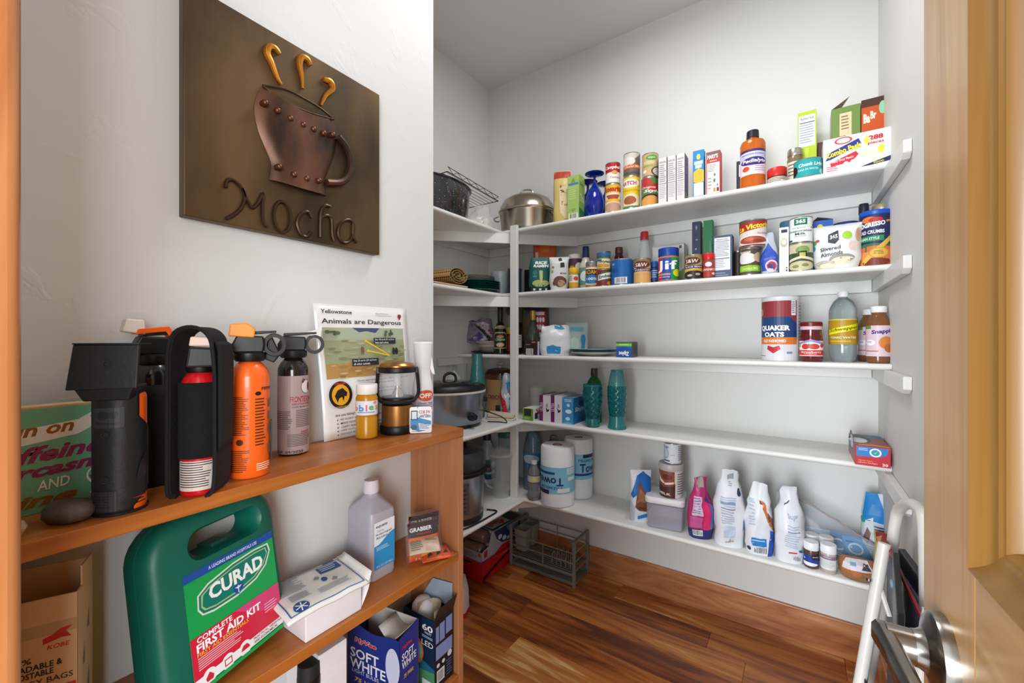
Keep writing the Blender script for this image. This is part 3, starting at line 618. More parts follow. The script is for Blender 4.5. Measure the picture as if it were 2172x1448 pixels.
# bottle of bubbles
t, R, h = cyl('bubble_bottle', 'yellow bottle of bubble solution with a white screw cap', 'bottle', 778, 47, 814, zb, [('bottle', [(.9, 0), (1, .02), (1, .36), (.94, .385), (.94, .42), (1, .44), (1, .74), (.9, .79), (.86, .81)], M('dd9a1a', .22, 0, .25, vary=.03)), ('cap', [(.93, .815), (.98, .83), (.98, .985), (.93, 1)], M('f1efe9', .4))], X=-.792)
deco(t, 'label', Round(R * 1.003, 0, h), [('r', -.05, .44, 1.05, .70, 'e4eaf2')] + [('t', uu, .57, ww, .12 if ch in 'bl' else .085, ch, c, .03) for uu, ww, ch, c in ((.14, .16, 'b', 'e0703a'), (.34, .16, 'b', '4a9ad8'), (.49, .045, 'l', 'd8568a'), (.63, .15, 'e', '5cae54'), (.82, .13, 's', 'e0a030'))] + [('e', .75, .665, .06, .03, 'e88a8a'), ('l', .2, .46, .9, .5, 1, '7a8aa8')], off=.0002)

# camping lantern with a hang tag
t, R, h = cyl('camping_lantern', 'bronze and black camping lantern with a clear globe and hang tag', 'lantern', 843, 74, 768, zb, [('base', [(.97, 0), (1, .02), (1, .10), (.96, .115)], BLK), ('bronze_housing', [(.90, .115), (.91, .13), (.90, .395), (.86, .40)], M('a2703c', .34, .75)), ('neck', [(.8, .40), (.94, .42), (.8, .455), (.98, .475), (.98, .50), (.9, .51)], BLK),
      ('globe', [(.86, .51), (.90, .54), (.99, .86)], glass('eef0f4', .22), True), ('crown', [(1.0, .855), (1.08, .87), (1.08, .925), (1.0, .935)], BLK), ('bronze_lid', [(1.02, .935), (1.02, .955), (.9, .985), (.6, .998), (.3, 1)], M('a2703c', .3, .75))], X=-.778)
MB().lathe([(R * .34, h * .51), (R * .3, h * .56), (R * .17, h * .62), (R * .15, h * .66)], 24).build('led_reflector', M('d8d8da', .15, 1), t)
MB().lathe([(R * .22, h * .66), (R * .22, h * .85)], 20).build('lamp_tube', glass('f4f6fa', .45), t)
hb = [(-R * 1.1, 0, h * .90), (-R * 1.16, -.004, h * .60), (-R * 1.05, -.010, h * .50), (-R * .7, -R * .95, h * .46), (R * .7, -R * .95, h * .46), (R * 1.1, -.010, h * .50), (R * 1.22, -.004, h * .60), (R * 1.12, 0, h * .90)]
MB().tube(spl(hb, 4), .0042, 8).build('bail_handle', BLK, t)
for s in (-1, 1): MB().box(s * R * 1.1 - .004, -.005, h * .84, s * R * 1.1 + .004, .005, h * .93).build('handle_lug', BLK, t, smooth=0, bevel=.001)
tg = MB().prism(rrect(.050, .060, .005), -.0008, .0008, 'y').build('hang_tag', M('f2f4f6', .35, vary=0), t, smooth=0); tg.location = (.052, -.030, .031); tg.rotation_euler = (math.radians(-4), 0, math.radians(-4))
deco(tg, 'tag_print', Flat((-.025, -.0008, -.030), (.05, 0, 0), (0, 0, .06)), [('r', .02, .02, .98, .25, 'f8fafc'), ('p', [(.03, .55), (.35, .6), (.97, .45), (.97, .12), (.4, .05), (.03, .2)], '2f8fc8'), ('p', [(.4, .38), (.97, .30), (.97, .08), (.45, .12)], 'e8f2fa'), ('r', .06, .50, .36, .86, '1d3550'), ('r', .10, .54, .32, .82, 'dfeaf2'), ('t', .68, .80, .52, .13, 'COB 3W', 'c8283a', .025), ('t', .68, .64, .52, .12, 'LANTERN', '1a3a78', .025), ('l', .45, .14, .92, .34, 4, '2a5a94'), ('e', .2, .22, .14, .1, '30506c'), ('l', .1, .04, .6, .08, 1, '222')], off=.0001)
MB().tube([(R * .75, -R * .6, h * .44), (.043, -.034, h * .40), (.045, -.031, .058)], .0006, 5).build('string', M('8a8a88', .6), t)

# insect repellent spray behind it
t, R, h = cyl('trigger_spray_bottle', 'white continuous-mist insect repellent bottle with lavender label behind the lantern', 'bottle', 897, 44, 725, zb, [('bottle', [(.92, 0), (1, .02), (1, .46), (.9, .53), (.76, .60), (.74, .68), (.78, .70)], M('eeedf2', .35)), ('sprayer_head', [(.76, .70), (.80, .72), (.92, .93), (.94, .985), (.85, 1)], M('f3f2f0', .4))], X=-.782)
MB().prism([(.012, .178), (.021, .180), (.029, .135), (.030, .128), (.022, .132), (.015, .155)], -.005, .005, 'y').build('trigger', M('f3f2f0', .4), t, smooth=0, bevel=.0015)
deco(t, 'label', Round(R * 1.003, 0, h), [('r', 0, .04, 1, .44, 'e9e5f1'), ('r', 0, .04, 1, .17, 'cfc4e2'), ('e', .60, .37, .28, .065, 'e0582a'), ('t', .60, .37, .40, .055, 'OFF!', 'ffffff', .03), ('t', .60, .285, .5, .03, 'clean feel', '6a5aa8', .01), ('l', .25, .20, .95, .26, 3, '9a8cc0'), ('e', .6, .10, .12, .04, 'b49cd0')], off=.0002)

# ------------------------------------------------------------------ middle bookcase shelf
zb = ZM
rz = math.radians(65); ex_, ey_ = Vector((math.cos(rz), math.sin(rz))), Vector((-math.sin(rz), math.cos(rz)))
E = Vector((-.705, .119)); c = E - ex_ * .034
KR = 'cfae84'
t = carton('dog_bag_carton', 'kraft cardboard carton of doggy bags with an open top', 'carton', .068, .05, .216, (c.x, c.y, zb + .0004), rz, M(KR, .65), opened=True, front=[
    ('r', .004, .80, .996, .865, 'b89a72'), ('p', [(.58, .785), (.70, .80), (.80, .825), (.95, .83), (.86, .805), (.93, .77), (.80, .775), (.70, .765), (.58, .755)], 'c02a24'), ('t', .77, .735, .28, .024, 'KOBE', 'c02a24', .02, .2),
    ('t', .28, .688, .34, .03, '100%', '221c16', .02), ('t', .42, .648, .80, .032, 'DEGRADABLE &', '221c16', .025), ('t', .36, .610, .70, .032, 'COMPOSTABLE', '221c16', .025), ('t', .52, .565, .86, .03, 'DOGGY BAGS', '221c16', .005), ('e', .42, .44, .30, .09, '221d18'), ('r', .84, .36, .985, .52, 'c02a24'), ('t', .915, .44, .13, .04, 'KIKI', 'f4e8e0', .01, 0, 90)],
    right=[('p', [(.6, .72), (.72, .84), (.76, .72)], '7a6a58'), ('p', [(.3, .55), (.42, .67), (.46, .55)], '7a6a58'), ('p', [(.6, .38), (.72, .5), (.76, .38)], '7a6a58')])
MB().prism([(.0325, .216), (.034, .216), (.034, .240), (.0325, .240)], .016, .05, 'y').build('top_flap', M(KR, .65), t, smooth=0)
MB().prism([(-.034, .216), (.0315, .216), (.0315, .236), (-.034, .236)], .0485, .0497, 'y').build('back_flap', M(KR, .65), t, smooth=0)

# first aid case, leaning back
W_, H_, D_ = .205, .252, .062
Br = Vector((-.7455, .392)); axx = Vector((-.314, .949)); c = Br - axx * W_ / 2; nb = Vector((-.949, -.314))
fa = thing('first_aid_case', 'green plastic first aid case with carry handle, leaning back on the shelf', 'case', (c.x + nb.x * D_, c.y + nb.y * D_, zb + .001), math.radians(108.3))
fa.rotation_euler[0] = math.radians(-9)
GRN = M('05604e', .42, vary=.05)
hc = Vector((.010, .203)); NA = 56
def outline(w, h, r, rt): # points of rounded outline, as polygon x,z
    P = []
    for qx, qz, a0, rr in ((1, 1, 0, rt), (-1, 1, 90, rt), (-1, 0, 180, r), (1, 0, 270, r)):
        for i in range(9):
            a = math.radians(a0 + 90 * i / 8); P.append(((qx * (w / 2 - rr)) + rr * math.cos(a), (h - rr if qz else rr) + rr * math.sin(a)))
    return P
def radial(poly, c):
    out = []
    for i in range(NA):
        a = 2 * math.pi * i / NA; d = Vector((math.cos(a), math.sin(a))); best = 0
        for k in range(len(poly)):
            p, q = Vector(poly[k]) - c, Vector(poly[(k + 1) % len(poly)]) - c; e = q - p
            den = d.x * e.y - d.y * e.x
            if abs(den) < 1e-9: continue
            s_ = (p.x * e.y - p.y * e.x) / den; u_ = (p.x * d.y - p.y * d.x) / den
            if s_ > 0 and -1e-6 <= u_ <= 1 + 1e-6: best = max(best, s_)
        out.append(c + d * best)
    return out
def sc_out(k): return [(p.x, p.y) for p in radial([(x_ * (1 - 2 * k / W_), k + z_ * (1 - 2 * k / H_)) for x_, z_ in outline(W_, H_, .02, .055)], hc)]
O0, O1, O2 = sc_out(.0), sc_out(.003), sc_out(.012)
hole = [(p.x, p.y) for p in radial([(hc.x + a, hc.y + b_) for a, b_ in rrect(.112, .038, .0185, 6)], hc)]
hole2 = [(hc.x + (a - hc.x) * 1.12, hc.y + (b_ - hc.y) * 1.22) for a, b_ in hole]
r3 = lambda P, y_: [(a, y_, b_) for a, b_ in P]
fb = MB().loft([r3(hole, -.010), r3(O2, -.002), r3(O1, -.006), r3(O0, -.014), r3(O0, -.030), r3(O1, -.0305), r3(O1, -.0325), r3(O0, -.033), r3(O0, -D_ + .014), r3(O1, -D_ + .006), r3(O2, -D_), r3(hole2, -D_), r3(hole, -D_ + .008), r3(hole, -.010)], False, False).build('case_shell', GRN, fa, smooth=45)
MB().box(hc.x - .014, -D_ + .018, hc.y - .021, hc.x + .014, -.012, hc.y - .013).build('latch', M('07463b', .45), fa, smooth=0, bevel=.001)
LX0, LZ0, LW, LH = -.064, .004, .152, .166
lb = deco(fa, 'label', Flat((LX0, -D_, LZ0), (LW, 0, 0), (0, 0, LH)), [('r', 0, 0, 1, 1, '17a24f'), ('r', 0, .925, 1, 1, '1c4fa0'), ('t', .52, .962, .55, .03, 'A LEADING BRAND HOSPITALS USE', 'e8f0f8', .008),
    ('p', [(.10, .66), (.11, .78), (.22, .84), (.5, .895), (.75, .91), (.93, .90), (.95, .82), (.88, .70), (.74, .62), (.5, .575), (.25, .575), (.14, .60)], 'd8e2d0'), ('p', [(.115, .665), (.125, .77), (.23, .825), (.5, .88), (.75, .895), (.915, .885), (.93, .82), (.865, .71), (.73, .635), (.5, .592), (.26, .592), (.15, .612)], '107a72'), ('p', [(.135, .67), (.145, .765), (.24, .81), (.5, .86), (.75, .878), (.895, .87), (.91, .815), (.85, .72), (.72, .65), (.5, .612), (.27, .61), (.165, .63)], '9cc47a'), ('p', [(.15, .675), (.165, .76), (.25, .80), (.5, .85), (.75, .866), (.88, .86), (.895, .81), (.835, .728), (.71, .66), (.5, .625), (.28, .622), (.18, .64)], '0d7a6c'),
    ('t', .53, .755, .62, .135, 'CURAD', 'f6f8f8', .035, 0, 2), ('p', [(.47, .68), (.58, .68), (.58, .63), (.525, .585), (.47, .63)], '1c4fa0'), ('r', .52, .60, .53, .672, 'e8f0f8'), ('p', [(.485, .66), (.565, .66), (.54, .645), (.51, .645)], 'e8f0f8'),
    ('r', 0, .10, 1, .46, 'd2203f'), ('p', [(.45, .46), (1, .46), (1, .2), (.7, .32)], 'd8427a'), ('t', .24, .425, .36, .045, 'COMPLETE', 'ffffff', .02), ('t', .40, .36, .70, .07, 'FIRST AID KIT', 'ffffff', .03), ('t', .32, .305, .54, .032, 'FIRST AID ESSENTIALS', 'f0c840', .01), ('l', .05, .17, .52, .28, 6, 'f0d0d4'), ('l', .79, .24, .97, .34, 4, 'f0b0c4'),
    ('r', .0, .045, 1, .12, 'f0f0f2'), ('e', .14, .085, .07, .065, 'f0f0f2'), ('e', .33, .085, .07, .065, 'f0f0f2'), ('e', .52, .085, .07, .065, 'f0f0f2'), ('p', [(.10, .08), (.14, .12), (.18, .08), (.17, .05), (.11, .05)], 'c8283c'), ('r', .29, .055, .37, .115, 'c8283c'), ('r', .30, .065, .36, .105, 'f0f0f2'), ('p', [(.47, .07), (.48, .095), (.50, .115), (.54, .115), (.56, .095), (.57, .07)], 'c8283c'), ('t', .80, .10, .36, .024, 'PRACTICAL, VERSATILE', '7a2a4a', .005), ('t', .77, .068, .30, .024, 'AND ECONOMICAL', '7a2a4a', .005), ('r', 0, 0, 1, .035, '17a24f')], off=.0004, rough=.3)

# white carton with cold pack lying on it
WH = M('e9e6ea', .5)
bx = thing('white_carton', 'plain white carton with a curled end flap under the cold pack', 'carton', (-.688, .388, zb + .0004), 0)
MB().box(-.098, 0, 0, 0, .110, .050).build('box_body', WH, bx, smooth=0, bevel=.0012)
mb = MB(); mb.grid(lambda u, v: (-.002 - .094 * u, .1105 + .022 * math.sin(v * 1.5), .001 + .050 * v), 2, 8); mb.build('end_flap', WH, bx, smooth=60, solid=.0008)
cp = thing('cold_pack', 'flat white and blue instant cold pack lying on the white carton', 'cold pack', (-.741, .438, zb + .0545), math.radians(86)); cp.rotation_euler[0] = math.radians(4)
PW, PD = .152, .118
def cps(u, v, s=1): 
    p = Vector(((u - .5) * PW, (v - .5) * PD, 0)); e = max(0, 1 - abs(2 * u - 1) ** 4) * max(0, 1 - abs(2 * v - 1) ** 4)
    q = Vector((0, 0, s * .006 * e ** .6 + (.0018 * noise.noise(p * 30) + .006 * (2 * u - 1) ** 2 * (.4 if s else 1) * (1 if u > .5 else -.2)))); return p + q
mb = MB(); mb.grid(lambda u, v: cps(u, v, 1), 18, 18); o = mb.build('pouch', M('eceae6', .42, vary=.04), cp, smooth=60, solid=.005)
class CpS(Sheet):
    W, H, st = PW, PD, 1 / 18
    def at(s, u, v, off): return cps(u, v, 1) + Vector((0, 0, off))
deco(o, 'pouch_print', CpS(), [('r', .05, .06, .95, .075, '2f6aa8'), ('r', .05, .90, .95, .915, '2f6aa8'), ('r', .05, .06, .062, .915, '2f6aa8'), ('r', .938, .06, .95, .915, '2f6aa8'), ('r', .62, .66, .90, .86, '27508c'), ('l', .65, .69, .87, .84, 3, 'c8d6ea'), ('r', .75, .90, .90, .97, '27508c'), ('e', .20, .16, .085, .105, '27508c')] +
     [('p', [(.20 + .07 * math.cos(a) - .007 * math.sin(a), .16 + .085 * math.sin(a) + .009 * math.cos(a)), (.20 + .07 * math.cos(a) + .007 * math.sin(a), .16 + .085 * math.sin(a) - .009 * math.cos(a)), (.20 + .006 * math.sin(a), .16 - .008 * math.cos(a)), (.20 - .006 * math.sin(a), .16 + .008 * math.cos(a))], 'f0f4f8') for a in [math.pi / 3 * i + .3 for i in range(6)]] +
     [('l', .10, .50, .40, .86, 11, '7d8899'), ('l', .15, .30, .40, .46, 6, '7d8899'), ('e', .60, .50, .035, .06, '27508c'), ('p', [(.50, .60), (.54, .66), (.58, .60), (.55, .55)], '8c96a6'), ('p', [(.66, .40), (.70, .47), (.74, .42), (.71, .36)], '8c96a6'), ('l', .45, .2, .85, .34, 4, '9aa2b0')], off=.0006)
mb = MB(); mb.grid(lambda u, v: (PW / 2 + .012 * u - .004, (v - .5) * PD * (1 - .15 * u), .004 + .010 * u * u), 3, 6); mb.build('torn_end', M('f0eeea', .5), cp, smooth=60, solid=.0006)

# translucent rubbing alcohol bottle
al = thing('alcohol_bottle', 'translucent lavender-white rubbing alcohol bottle with blue and white label', 'bottle', (-.7405, .593, zb + .0004), math.radians(90))
LAV = M('d6d2de', .32, 0, .35, vary=.03)
w_, d_, hh = .068, .088, .2035
def rr3(w, d, r, z, cy=d_ / 2): return [(a, b_ + cy, z) for a, b_ in rrect(w, d, r, 5)]
b = MB().loft([rr3(w_ * .92, d_ * .94, .010, 0), rr3(w_, d_, .012, .006), rr3(w_, d_, .012, .135), rr3(w_ * .98, d_ * .97, .014, .143), rr3(w_ * .55, w_ * .55, .017, .166), rr3(.030, .030, .0149, .172), rr3(.028, .028, .0139, .176)]).build('bottle', LAV, al, smooth=35)
MB().loft([rr3(.032, .032, .0159, .176), rr3(.034, .034, .0169, .178), rr3(.033, .033, .0164, .199), rr3(.029, .029, .0144, .2035)]).build('cap', M('ddd3dd', .45), al, smooth=35)
deco(b, 'label', Flat((-.026, 0, .024), (.054, 0, 0), (0, 0, .100)), [('r', 0, 0, 1, 1, 'eef1f5'), ('p', [(0, 0), (1, 0), (1, .72), (.75, .68), (.5, .60), (.25, .52), (0, .50)], '2f97d6'), ('t', .36, .90, .56, .075, 'equate', '22365e', .02, .1), ('t', .30, .80, .34, .05, '70%', '8a96aa', 0), ('t', .46, .735, .76, .055, 'Isopropyl', '22365e', .015), ('t', .36, .665, .56, .05, 'Alcohol', '22365e', .015), ('l', .1, .38, .8, .47, 3, 'bfe0f4'), ('t', .5, .05, .8, .045, '32 FL OZ (1 QT) 946mL', 'e6f2fa', .003)], off=.0004)

# hand warmer packets in clear blister sleeves
def warmer(label, loc, rot, w, h, items, bend=0):
    t = thing('hand_warmer_packet', label, 'packet', loc, 0, 'hand warmer packets'); t.rotation_euler = rot
    f = lambda u, v: ((u - .5) * w, -bend * math.sin(math.pi * v) - .004 * math.sin(math.pi * u) * math.sin(math.pi * v), h * v)
    o = MB().grid(f, 12, 12).build('packet', M(items[0], .35), t, smooth=60, solid=.004)
    deco(o, 'packet_print', Soft(f, w, h, st=1 / 12), items[1], off=.0006, rough=.3)
    g = lambda u, v: ((u - .5) * w * 1.16, -bend * math.sin(math.pi * v) - .007 * math.sin(math.pi * u) * math.sin(math.pi * v), h * (-.02 + 1.10 * v))
    MB().grid(g, 6, 6).build('clear_sleeve', glass('e6dcdc', .07), t, smooth=60)
    return t
orn = ('e2561c', [('r', 0, .62, 1, 1, '17161a'), ('t', .42, .82, .74, .11, 'GRABBER', 'f2f2f2', .03), ('t', .50, .70, .5, .05, 'WARMERS', 'b8281c', .02), ('t', .5, .48, .72, .16, 'HAND', '4a2a10', .04, .1), ('t', .5, .49, .70, .15, 'HAND', 'e0b020', .03, .1), ('p', [(.35, .05), (.55, .35), (.7, .05)], 'f0a020'), ('t', .5, .06, .6, .06, '2 warmers', 'f4d040', .01)])
ra = math.radians
warmer('orange and black hand warmer packet standing upright against the bookcase end panel', (-.748, .719, zb + .001), (ra(-3), 0, ra(66)), .075, .090, orn)
warmer('orange and black hand warmer packet propped in front of the upright one', (-.722, .694, zb + .001), (ra(-10), 0, ra(62)), .072, .084, orn)
warmer('tan back side of a hand warmer packet folded forward over the orange ones', (-.700, .676, zb + .030), (ra(-72), 0, ra(55)), .070, .052, ('d2bfa6', [('l', .06, .1, .48, .9, 9, '6a5c50'), ('l', .54, .5, .95, .9, 5, '6a5c50'), ('r', .53, .05, .95, .42, 'c8a890')]), bend=.004)
warmer('orange hand warmer packet lying flat at the shelf front', (-.690, .705, zb + .006), (ra(-84), 0, ra(60)), .070, .050, ('e2561c', [('p', [(.2, .2), (.3, .7), (.4, .3)], '17161a'), ('p', [(.5, .2), (.6, .75), (.68, .3)], '17161a'), ('p', [(.75, .3), (.9, .6), (.92, .3)], '17161a'), ('t', .4, .1, .5, .1, '2 warmers', 'f4d040', .01)]))

# ------------------------------------------------------------------ lower bookcase shelf
zb = .406
NV = M('1d2f86', .38)
bulbb = thing('light_bulb_carton', 'torn-open dark blue carton of soft white light bulbs', 'carton', (-.690, .592, zb + .0004), ra(8))
mb = MB(); bw, bd, bh = .150, .062, .180
f = lambda u, v: (-bw * (1 - u), 0, v * (bh - .006 + .004 * math.sin(u * 9)) )
fb_ = MB().grid(f, 10, 4).build('box_front', NV, bulbb, smooth=0, solid=.0015)
deco(fb_, 'front_print', Flat((-bw, -.0001, 0), (bw, 0, 0), (0, 0, bh)), [('t', .36, .80, .44, .075, 'HyVee', 'f2f0f0', .09, .15), ('t', .36, .80, .43, .07, 'HyVee', 'cc2838', .05, .15), ('t', .34, .64, .56, .12, 'SOFT', 'f0f0f6', .02), ('t', .40, .51, .70, .12, 'WHITE', 'f0f0f6', .02), ('t', .36, .42, .52, .045, 'LIGHT BULBS', 'c8cce6', .005), ('e', .88, .66, .13, .22, 'd2d6ee'), ('p', [(.79, .60), (.97, .60), (.93, .2), (.84, .2)], 'd2d6ee'), ('t', .4, .32, .5, .05, '75 Watt', 'e6c040', .02, .2), ('l', .1, .05, .7, .22, 4, '8a94d0')], off=.0006)
fs_ = MB().grid(lambda u, v: (0, bd * u, v * (bh + .012 * u)), 6, 3).build('box_side', NV, bulbb, smooth=0, solid=.0015)
deco(fs_, 'side_print', Flat((.0002, 0, 0), (0, bd, 0), (0, 0, bh)), [('t', .38, .88, .5, .055, 'HyVee', 'cc2838', .05, .15), ('t', .42, .77, .62, .085, 'SOFT', 'f0f0f6', .02), ('t', .48, .675, .74, .085, 'WHITE', 'f0f0f6', .02), ('l', .2, .615, .7, .635, 1, '8a94d0'), ('t', .45, .53, .5, .05, '75 Watt', 'e6c040', .02, .2)], off=.0006)
MB().box(-bw, bd - .0015, 0, 0, bd, bh + .010).build('box_back', M('cfcbc4', .6), bulbb, smooth=0)
MB().box(-bw, .0015, 0, -bw + .0015, bd - .0015, bh - .006).build('box_side', NV, bulbb, smooth=0)
MB().box(-bw, .0015, .0, 0, bd - .0015, .0015).build('box_base', NV, bulbb, smooth=0)
MB().grid(lambda u, v: (-.062 + .060 * u, .004 + .055 * v, bh + .010 - .020 * math.sin(math.pi * u)), 8, 2).build('corrugated_liner', M('c9c6c0', .7), bulbb, smooth=50, solid=.001)
t = thing('light_bulb_carton', 'black and teal carton of 60 watt LED bulbs with open top flaps', 'carton', (-.692, .697, zb + .0004), 0)
DK = M('16181d', .4)
lw, ld, lh = .105, .064, .160
mb = MB(); k = .0012
mb.box(-k, 0, 0, 0, ld, lh).box(-lw, 0, 0, -k, k, lh).box(-lw, ld - k, 0, -k, ld, lh).box(-lw, k, 0, -lw + k, ld - k, lh).box(-lw + k, k, 0, -k, ld - k, k)
lb_ = mb.build('box_body', DK, t, smooth=0)
deco(lb_, 'front_print', Flat((-lw, 0, 0), (lw, 0, 0), (0, 0, lh)), [('r', 0, 0, 1, 1, '0f2c4c'), ('p', [(0, .42), (.5, .38), (1, .30), (1, 0), (0, 0)], '1f6a8c'), ('p', [(.4, .2), (1, .25), (1, 0), (.2, 0)], '4c9a6c'), ('t', .78, .86, .34, .095, '60', 'f4f6f8', .03), ('t', .80, .785, .22, .03, 'WATT', 'e8eef2', .02), ('l', .62, .70, .96, .74, 2, 'cfe0ea'), ('t', .78, .63, .36, .075, 'LED', 'f4f6f8', .004), ('e', .42, .47, .24, .20, 'f07820'), ('e', .40, .47, .21, .17, '9ec8e4'), ('r', .62, .0, .92, .10, 'e8ecf0')])
deco(lb_, 'side_print', Flat((0, 0, 0), (0, ld, 0), (0, 0, lh)), [('r', .06, .66, .22, .90, '7f8fc4'), ('r', .26, .66, .52, .92, '7f8fc4'), ('r', .58, .70, .92, .94, '7f8fc4'), ('r', .06, .42, .92, .62, '7f8fc4'), ('e', .18, .33, .08, .03, 'd4d8e0'), ('e', .45, .34, .08, .03, 'd4d8e0'), ('e', .78, .38, .12, .045, 'd4d8e0'), ('r', .1, .08, .5, .26, 'd8dce4'), ('b', .14, .1, .46, .24, 12, '222'), ('l', .6, .06, .9, .3, 6, '5a66a0')])
MB().add([(0, 0, lh), (0, ld, lh), (.012, ld, lh + .038), (.012, .004, lh + .032), (-.0012, 0, lh), (-.0012, ld, lh), (.0108, ld, lh + .038), (.0108, .004, lh + .032)], [(0, 1, 2, 3), (7, 6, 5, 4), (0, 3, 7, 4), (1, 5, 6, 2), (3, 2, 6, 7), (0, 4, 5, 1)]).build('top_flap', DK, t, smooth=0)
MB().add([(-lw, ld - .001, lh), (-.004, ld - .001, lh), (-.004, ld + .0005, lh + .058), (-.07, ld + .0005, lh + .05), (-lw, ld, lh), (-.004, ld, lh), (-.004, ld + .0012, lh + .058), (-.07, ld + .0012, lh + .05)], [(0, 1, 2, 3), (7, 6, 5, 4), (0, 4, 5, 1), (1, 5, 6, 2), (2, 6, 7, 3), (3, 7, 4, 0)]).build('back_flap', M('a9bccb', .45), t, smooth=0)
mb = MB(); mb.grid(lambda u, v: (-.012 - .028 * (1 + math.cos(math.pi * u)) , .010 + .045 * math.sin(math.pi * u) , lh - .055 + .068 * v + .0004 * math.sin(u * 200)), 40, 2); mb.build('corrugated_liner', M('b7a890', .7), t, smooth=40)
bl = thing('light_bulb', 'white LED bulb standing inside the open black and teal carton', 'light bulb', (-.770, .735, zb + .003), 0)
MB().lathe([(.008, 0), (.012, .03), (.013, .034)], 20).build('screw_base', CHROME(), bl)
MB().lathe([(.013, .034), (.018, .09), (.026, .125), (.028, .14), (.026, .155), (.016, .168), (.004, .172)], 28).build('globe', M('e6e6ea', .3), bl)
carton('white_carton', 'plain white carton standing beside the dark blue bulb carton', 'carton', .11, .056, .25, (-.757, .420, zb + .0004), 0, M('e4e1e4', .55))
t, R, h = cyl('flashlight', 'black ribbed flashlight standing behind the white carton on the lower shelf', 'flashlight', 655, 50, 1402, zb, [('body', [(.9, 0), (1, .02), (1, .5), (.88, .52), (.88, .78), (1, .8), (1, .93), (.97, 1)], BLKM), ('switch_ring', [(1.02, .83), (1.03, .84), (1.03, .89), (1.02, .9)], BLK)], X=-.715)
# ------------------------------------------------------------------ groceries: builders that read width and top from pixel columns on a plane Y
TIN = M('b9b5ac', .3, .9, vary=.05)
CANP = [(.95, 0), (1, .012), (1, .03), (.975, .04), (.975, .96), (1, .97), (1, .988), (.97, 1), (.94, 1), (.93, .985)]
def can(label, x0, x1, yt, Y, zb, base, items, turn=0, name='food_can', tin=None, cat='can'):
    t, R, h = cyl(name, label, cat, (x0 + x1) / 2, x1 - x0, yt, zb, [('tin', CANP, tin or TIN)], Y=Y, turn=turn)
    deco(t, 'paper_label', Round(R * .978, h * .045, h * .91), [('r', -.5, 0, 1.5, 1, base)] + items, off=.0001)
    return t, R, h, zb + h
def jar(label, *a, turn=0, name='jar', cat='jar', n=36, h=None, roff=1.004, **k):
    if isinstance(a[0], str): name, label, a = (name if name != 'jar' else label), a[0], a[1:]
    x0, x1, yt, Y, zb, parts = a[:6]; lab = a[6] if len(a) > 6 else None
    t, R, h = cyl(name, label, cat, (x0 + x1) / 2, x1 - x0, yt, zb, parts, Y=Y, turn=turn, n=n, h=h, **k)
    if lab: deco(t, 'paper_label', Round(R * roff, 0, h), lab, off=.0002)
    return t, R, h
def bx(name, label, x0, x1, yt, Y, zb, d, col, front=None, right=None, left=None, top=None, rz=0, cat='box', rough=.45, opened=False, bevel=.0012, body='box_body'):
    a, b_ = xy(x0, Y)[0], xy(x1, Y)[0]; w = b_ - a; c = (a + b_) / 2; h = zat(yt, c, Y) - zb
    if rz: w /= math.cos(math.radians(rz))
    return carton(name, label, cat, w, d, h, (c, Y, zb + .0004), math.radians(rz), M(col, rough) if isinstance(col, str) else col, front, right, left, top, opened=opened, bevel=bevel, body=body), w, h
def pch(name, label, x0, x1, yt, Y, zb, d, col, front=None, turn=0, cat='pouch', rough=.4, **k):
    x, y = xy((x0 + x1) / 2, Y); D = math.hypot(x, y); w = (x1 - x0) * mpp(x, y) * depth(x, y) / D; h = zat(yt, x, y) - zb
    return pouch(name, label, cat, w, h, d, (x, y, zb + .0006), face(x, y, turn), M(col, rough) if isinstance(col, str) else col, front, **k)

# ------------------------------------------------------------------ top shelf
z = Z1
# black enamel roaster with a wire rack on it, on the wing by the wall end
ro = thing('enamel_roaster', 'black speckled enamel oval roasting pan on the top shelf wing', 'roasting pan', (-1.405, 1.43, z + .0004), ra(90))
def speckle():
    m = M('1d1d22', .18, coat=.5, vary=0).copy(); nt = m.node_tree; v = nt.nodes.new('ShaderNodeTexVoronoi'); v.inputs['Scale'].default_value = 90; tc = nt.nodes.new('ShaderNodeTexCoord'); cr = nt.nodes.new('ShaderNodeValToRGB')
    cr.color_ramp.elements[0].position = .10; cr.color_ramp.elements[1].position = .14; cr.color_ramp.elements[0].color = (.7, .7, .75, 1); cr.color_ramp.elements[1].color = (*lin('1d1d24'), 1)
    nt.links.new(tc.outputs['Object'], v.inputs['Vector']); nt.links.new(v.outputs['Distance'], cr.inputs[0]); nt.links.new(cr.outputs[0], nt.nodes['Principled BSDF'].inputs['Base Color']); return m
SPK = speckle()
MB().lathe([(.13, 0), (.15, .006), (.160, .03), (.172, .152), (.178, .153), (.180, .158), (.177, .162), (.168, .160), (.156, .034), (.142, .012)], 48, ex=1.12, ey=.72, cap1=True).build('pan_body', SPK, ro, smooth=40)
MB().tube([(.178 * 1.12 * math.cos(a), .178 * .72 * math.sin(a), .158) for a in [2 * math.pi * i / 48 for i in range(48)]], .0035, 6, closed=True).build('rolled_rim', SPK, ro)
rk = thing('wire_rack', 'dark wire roasting rack resting across the black enamel pan', 'rack', (-1.40, 1.55, z + .172), ra(90)); rk.rotation_euler = (0, ra(4), ra(90))
WR = M('35332f', .35, .8)
mb = MB()
for x_ in (-.17, .215): mb.tube([(x_, -.11, 0), (x_, .11, 0)], .002, 6)
for y_ in (-.11, .11): mb.tube([(-.17, y_, 0), (.215, y_, 0)], .002, 6); mb.tube([(-.17, y_, .022), (.215, y_, .022)], .0016, 6)
mb.build('rack_frame', WR, rk)
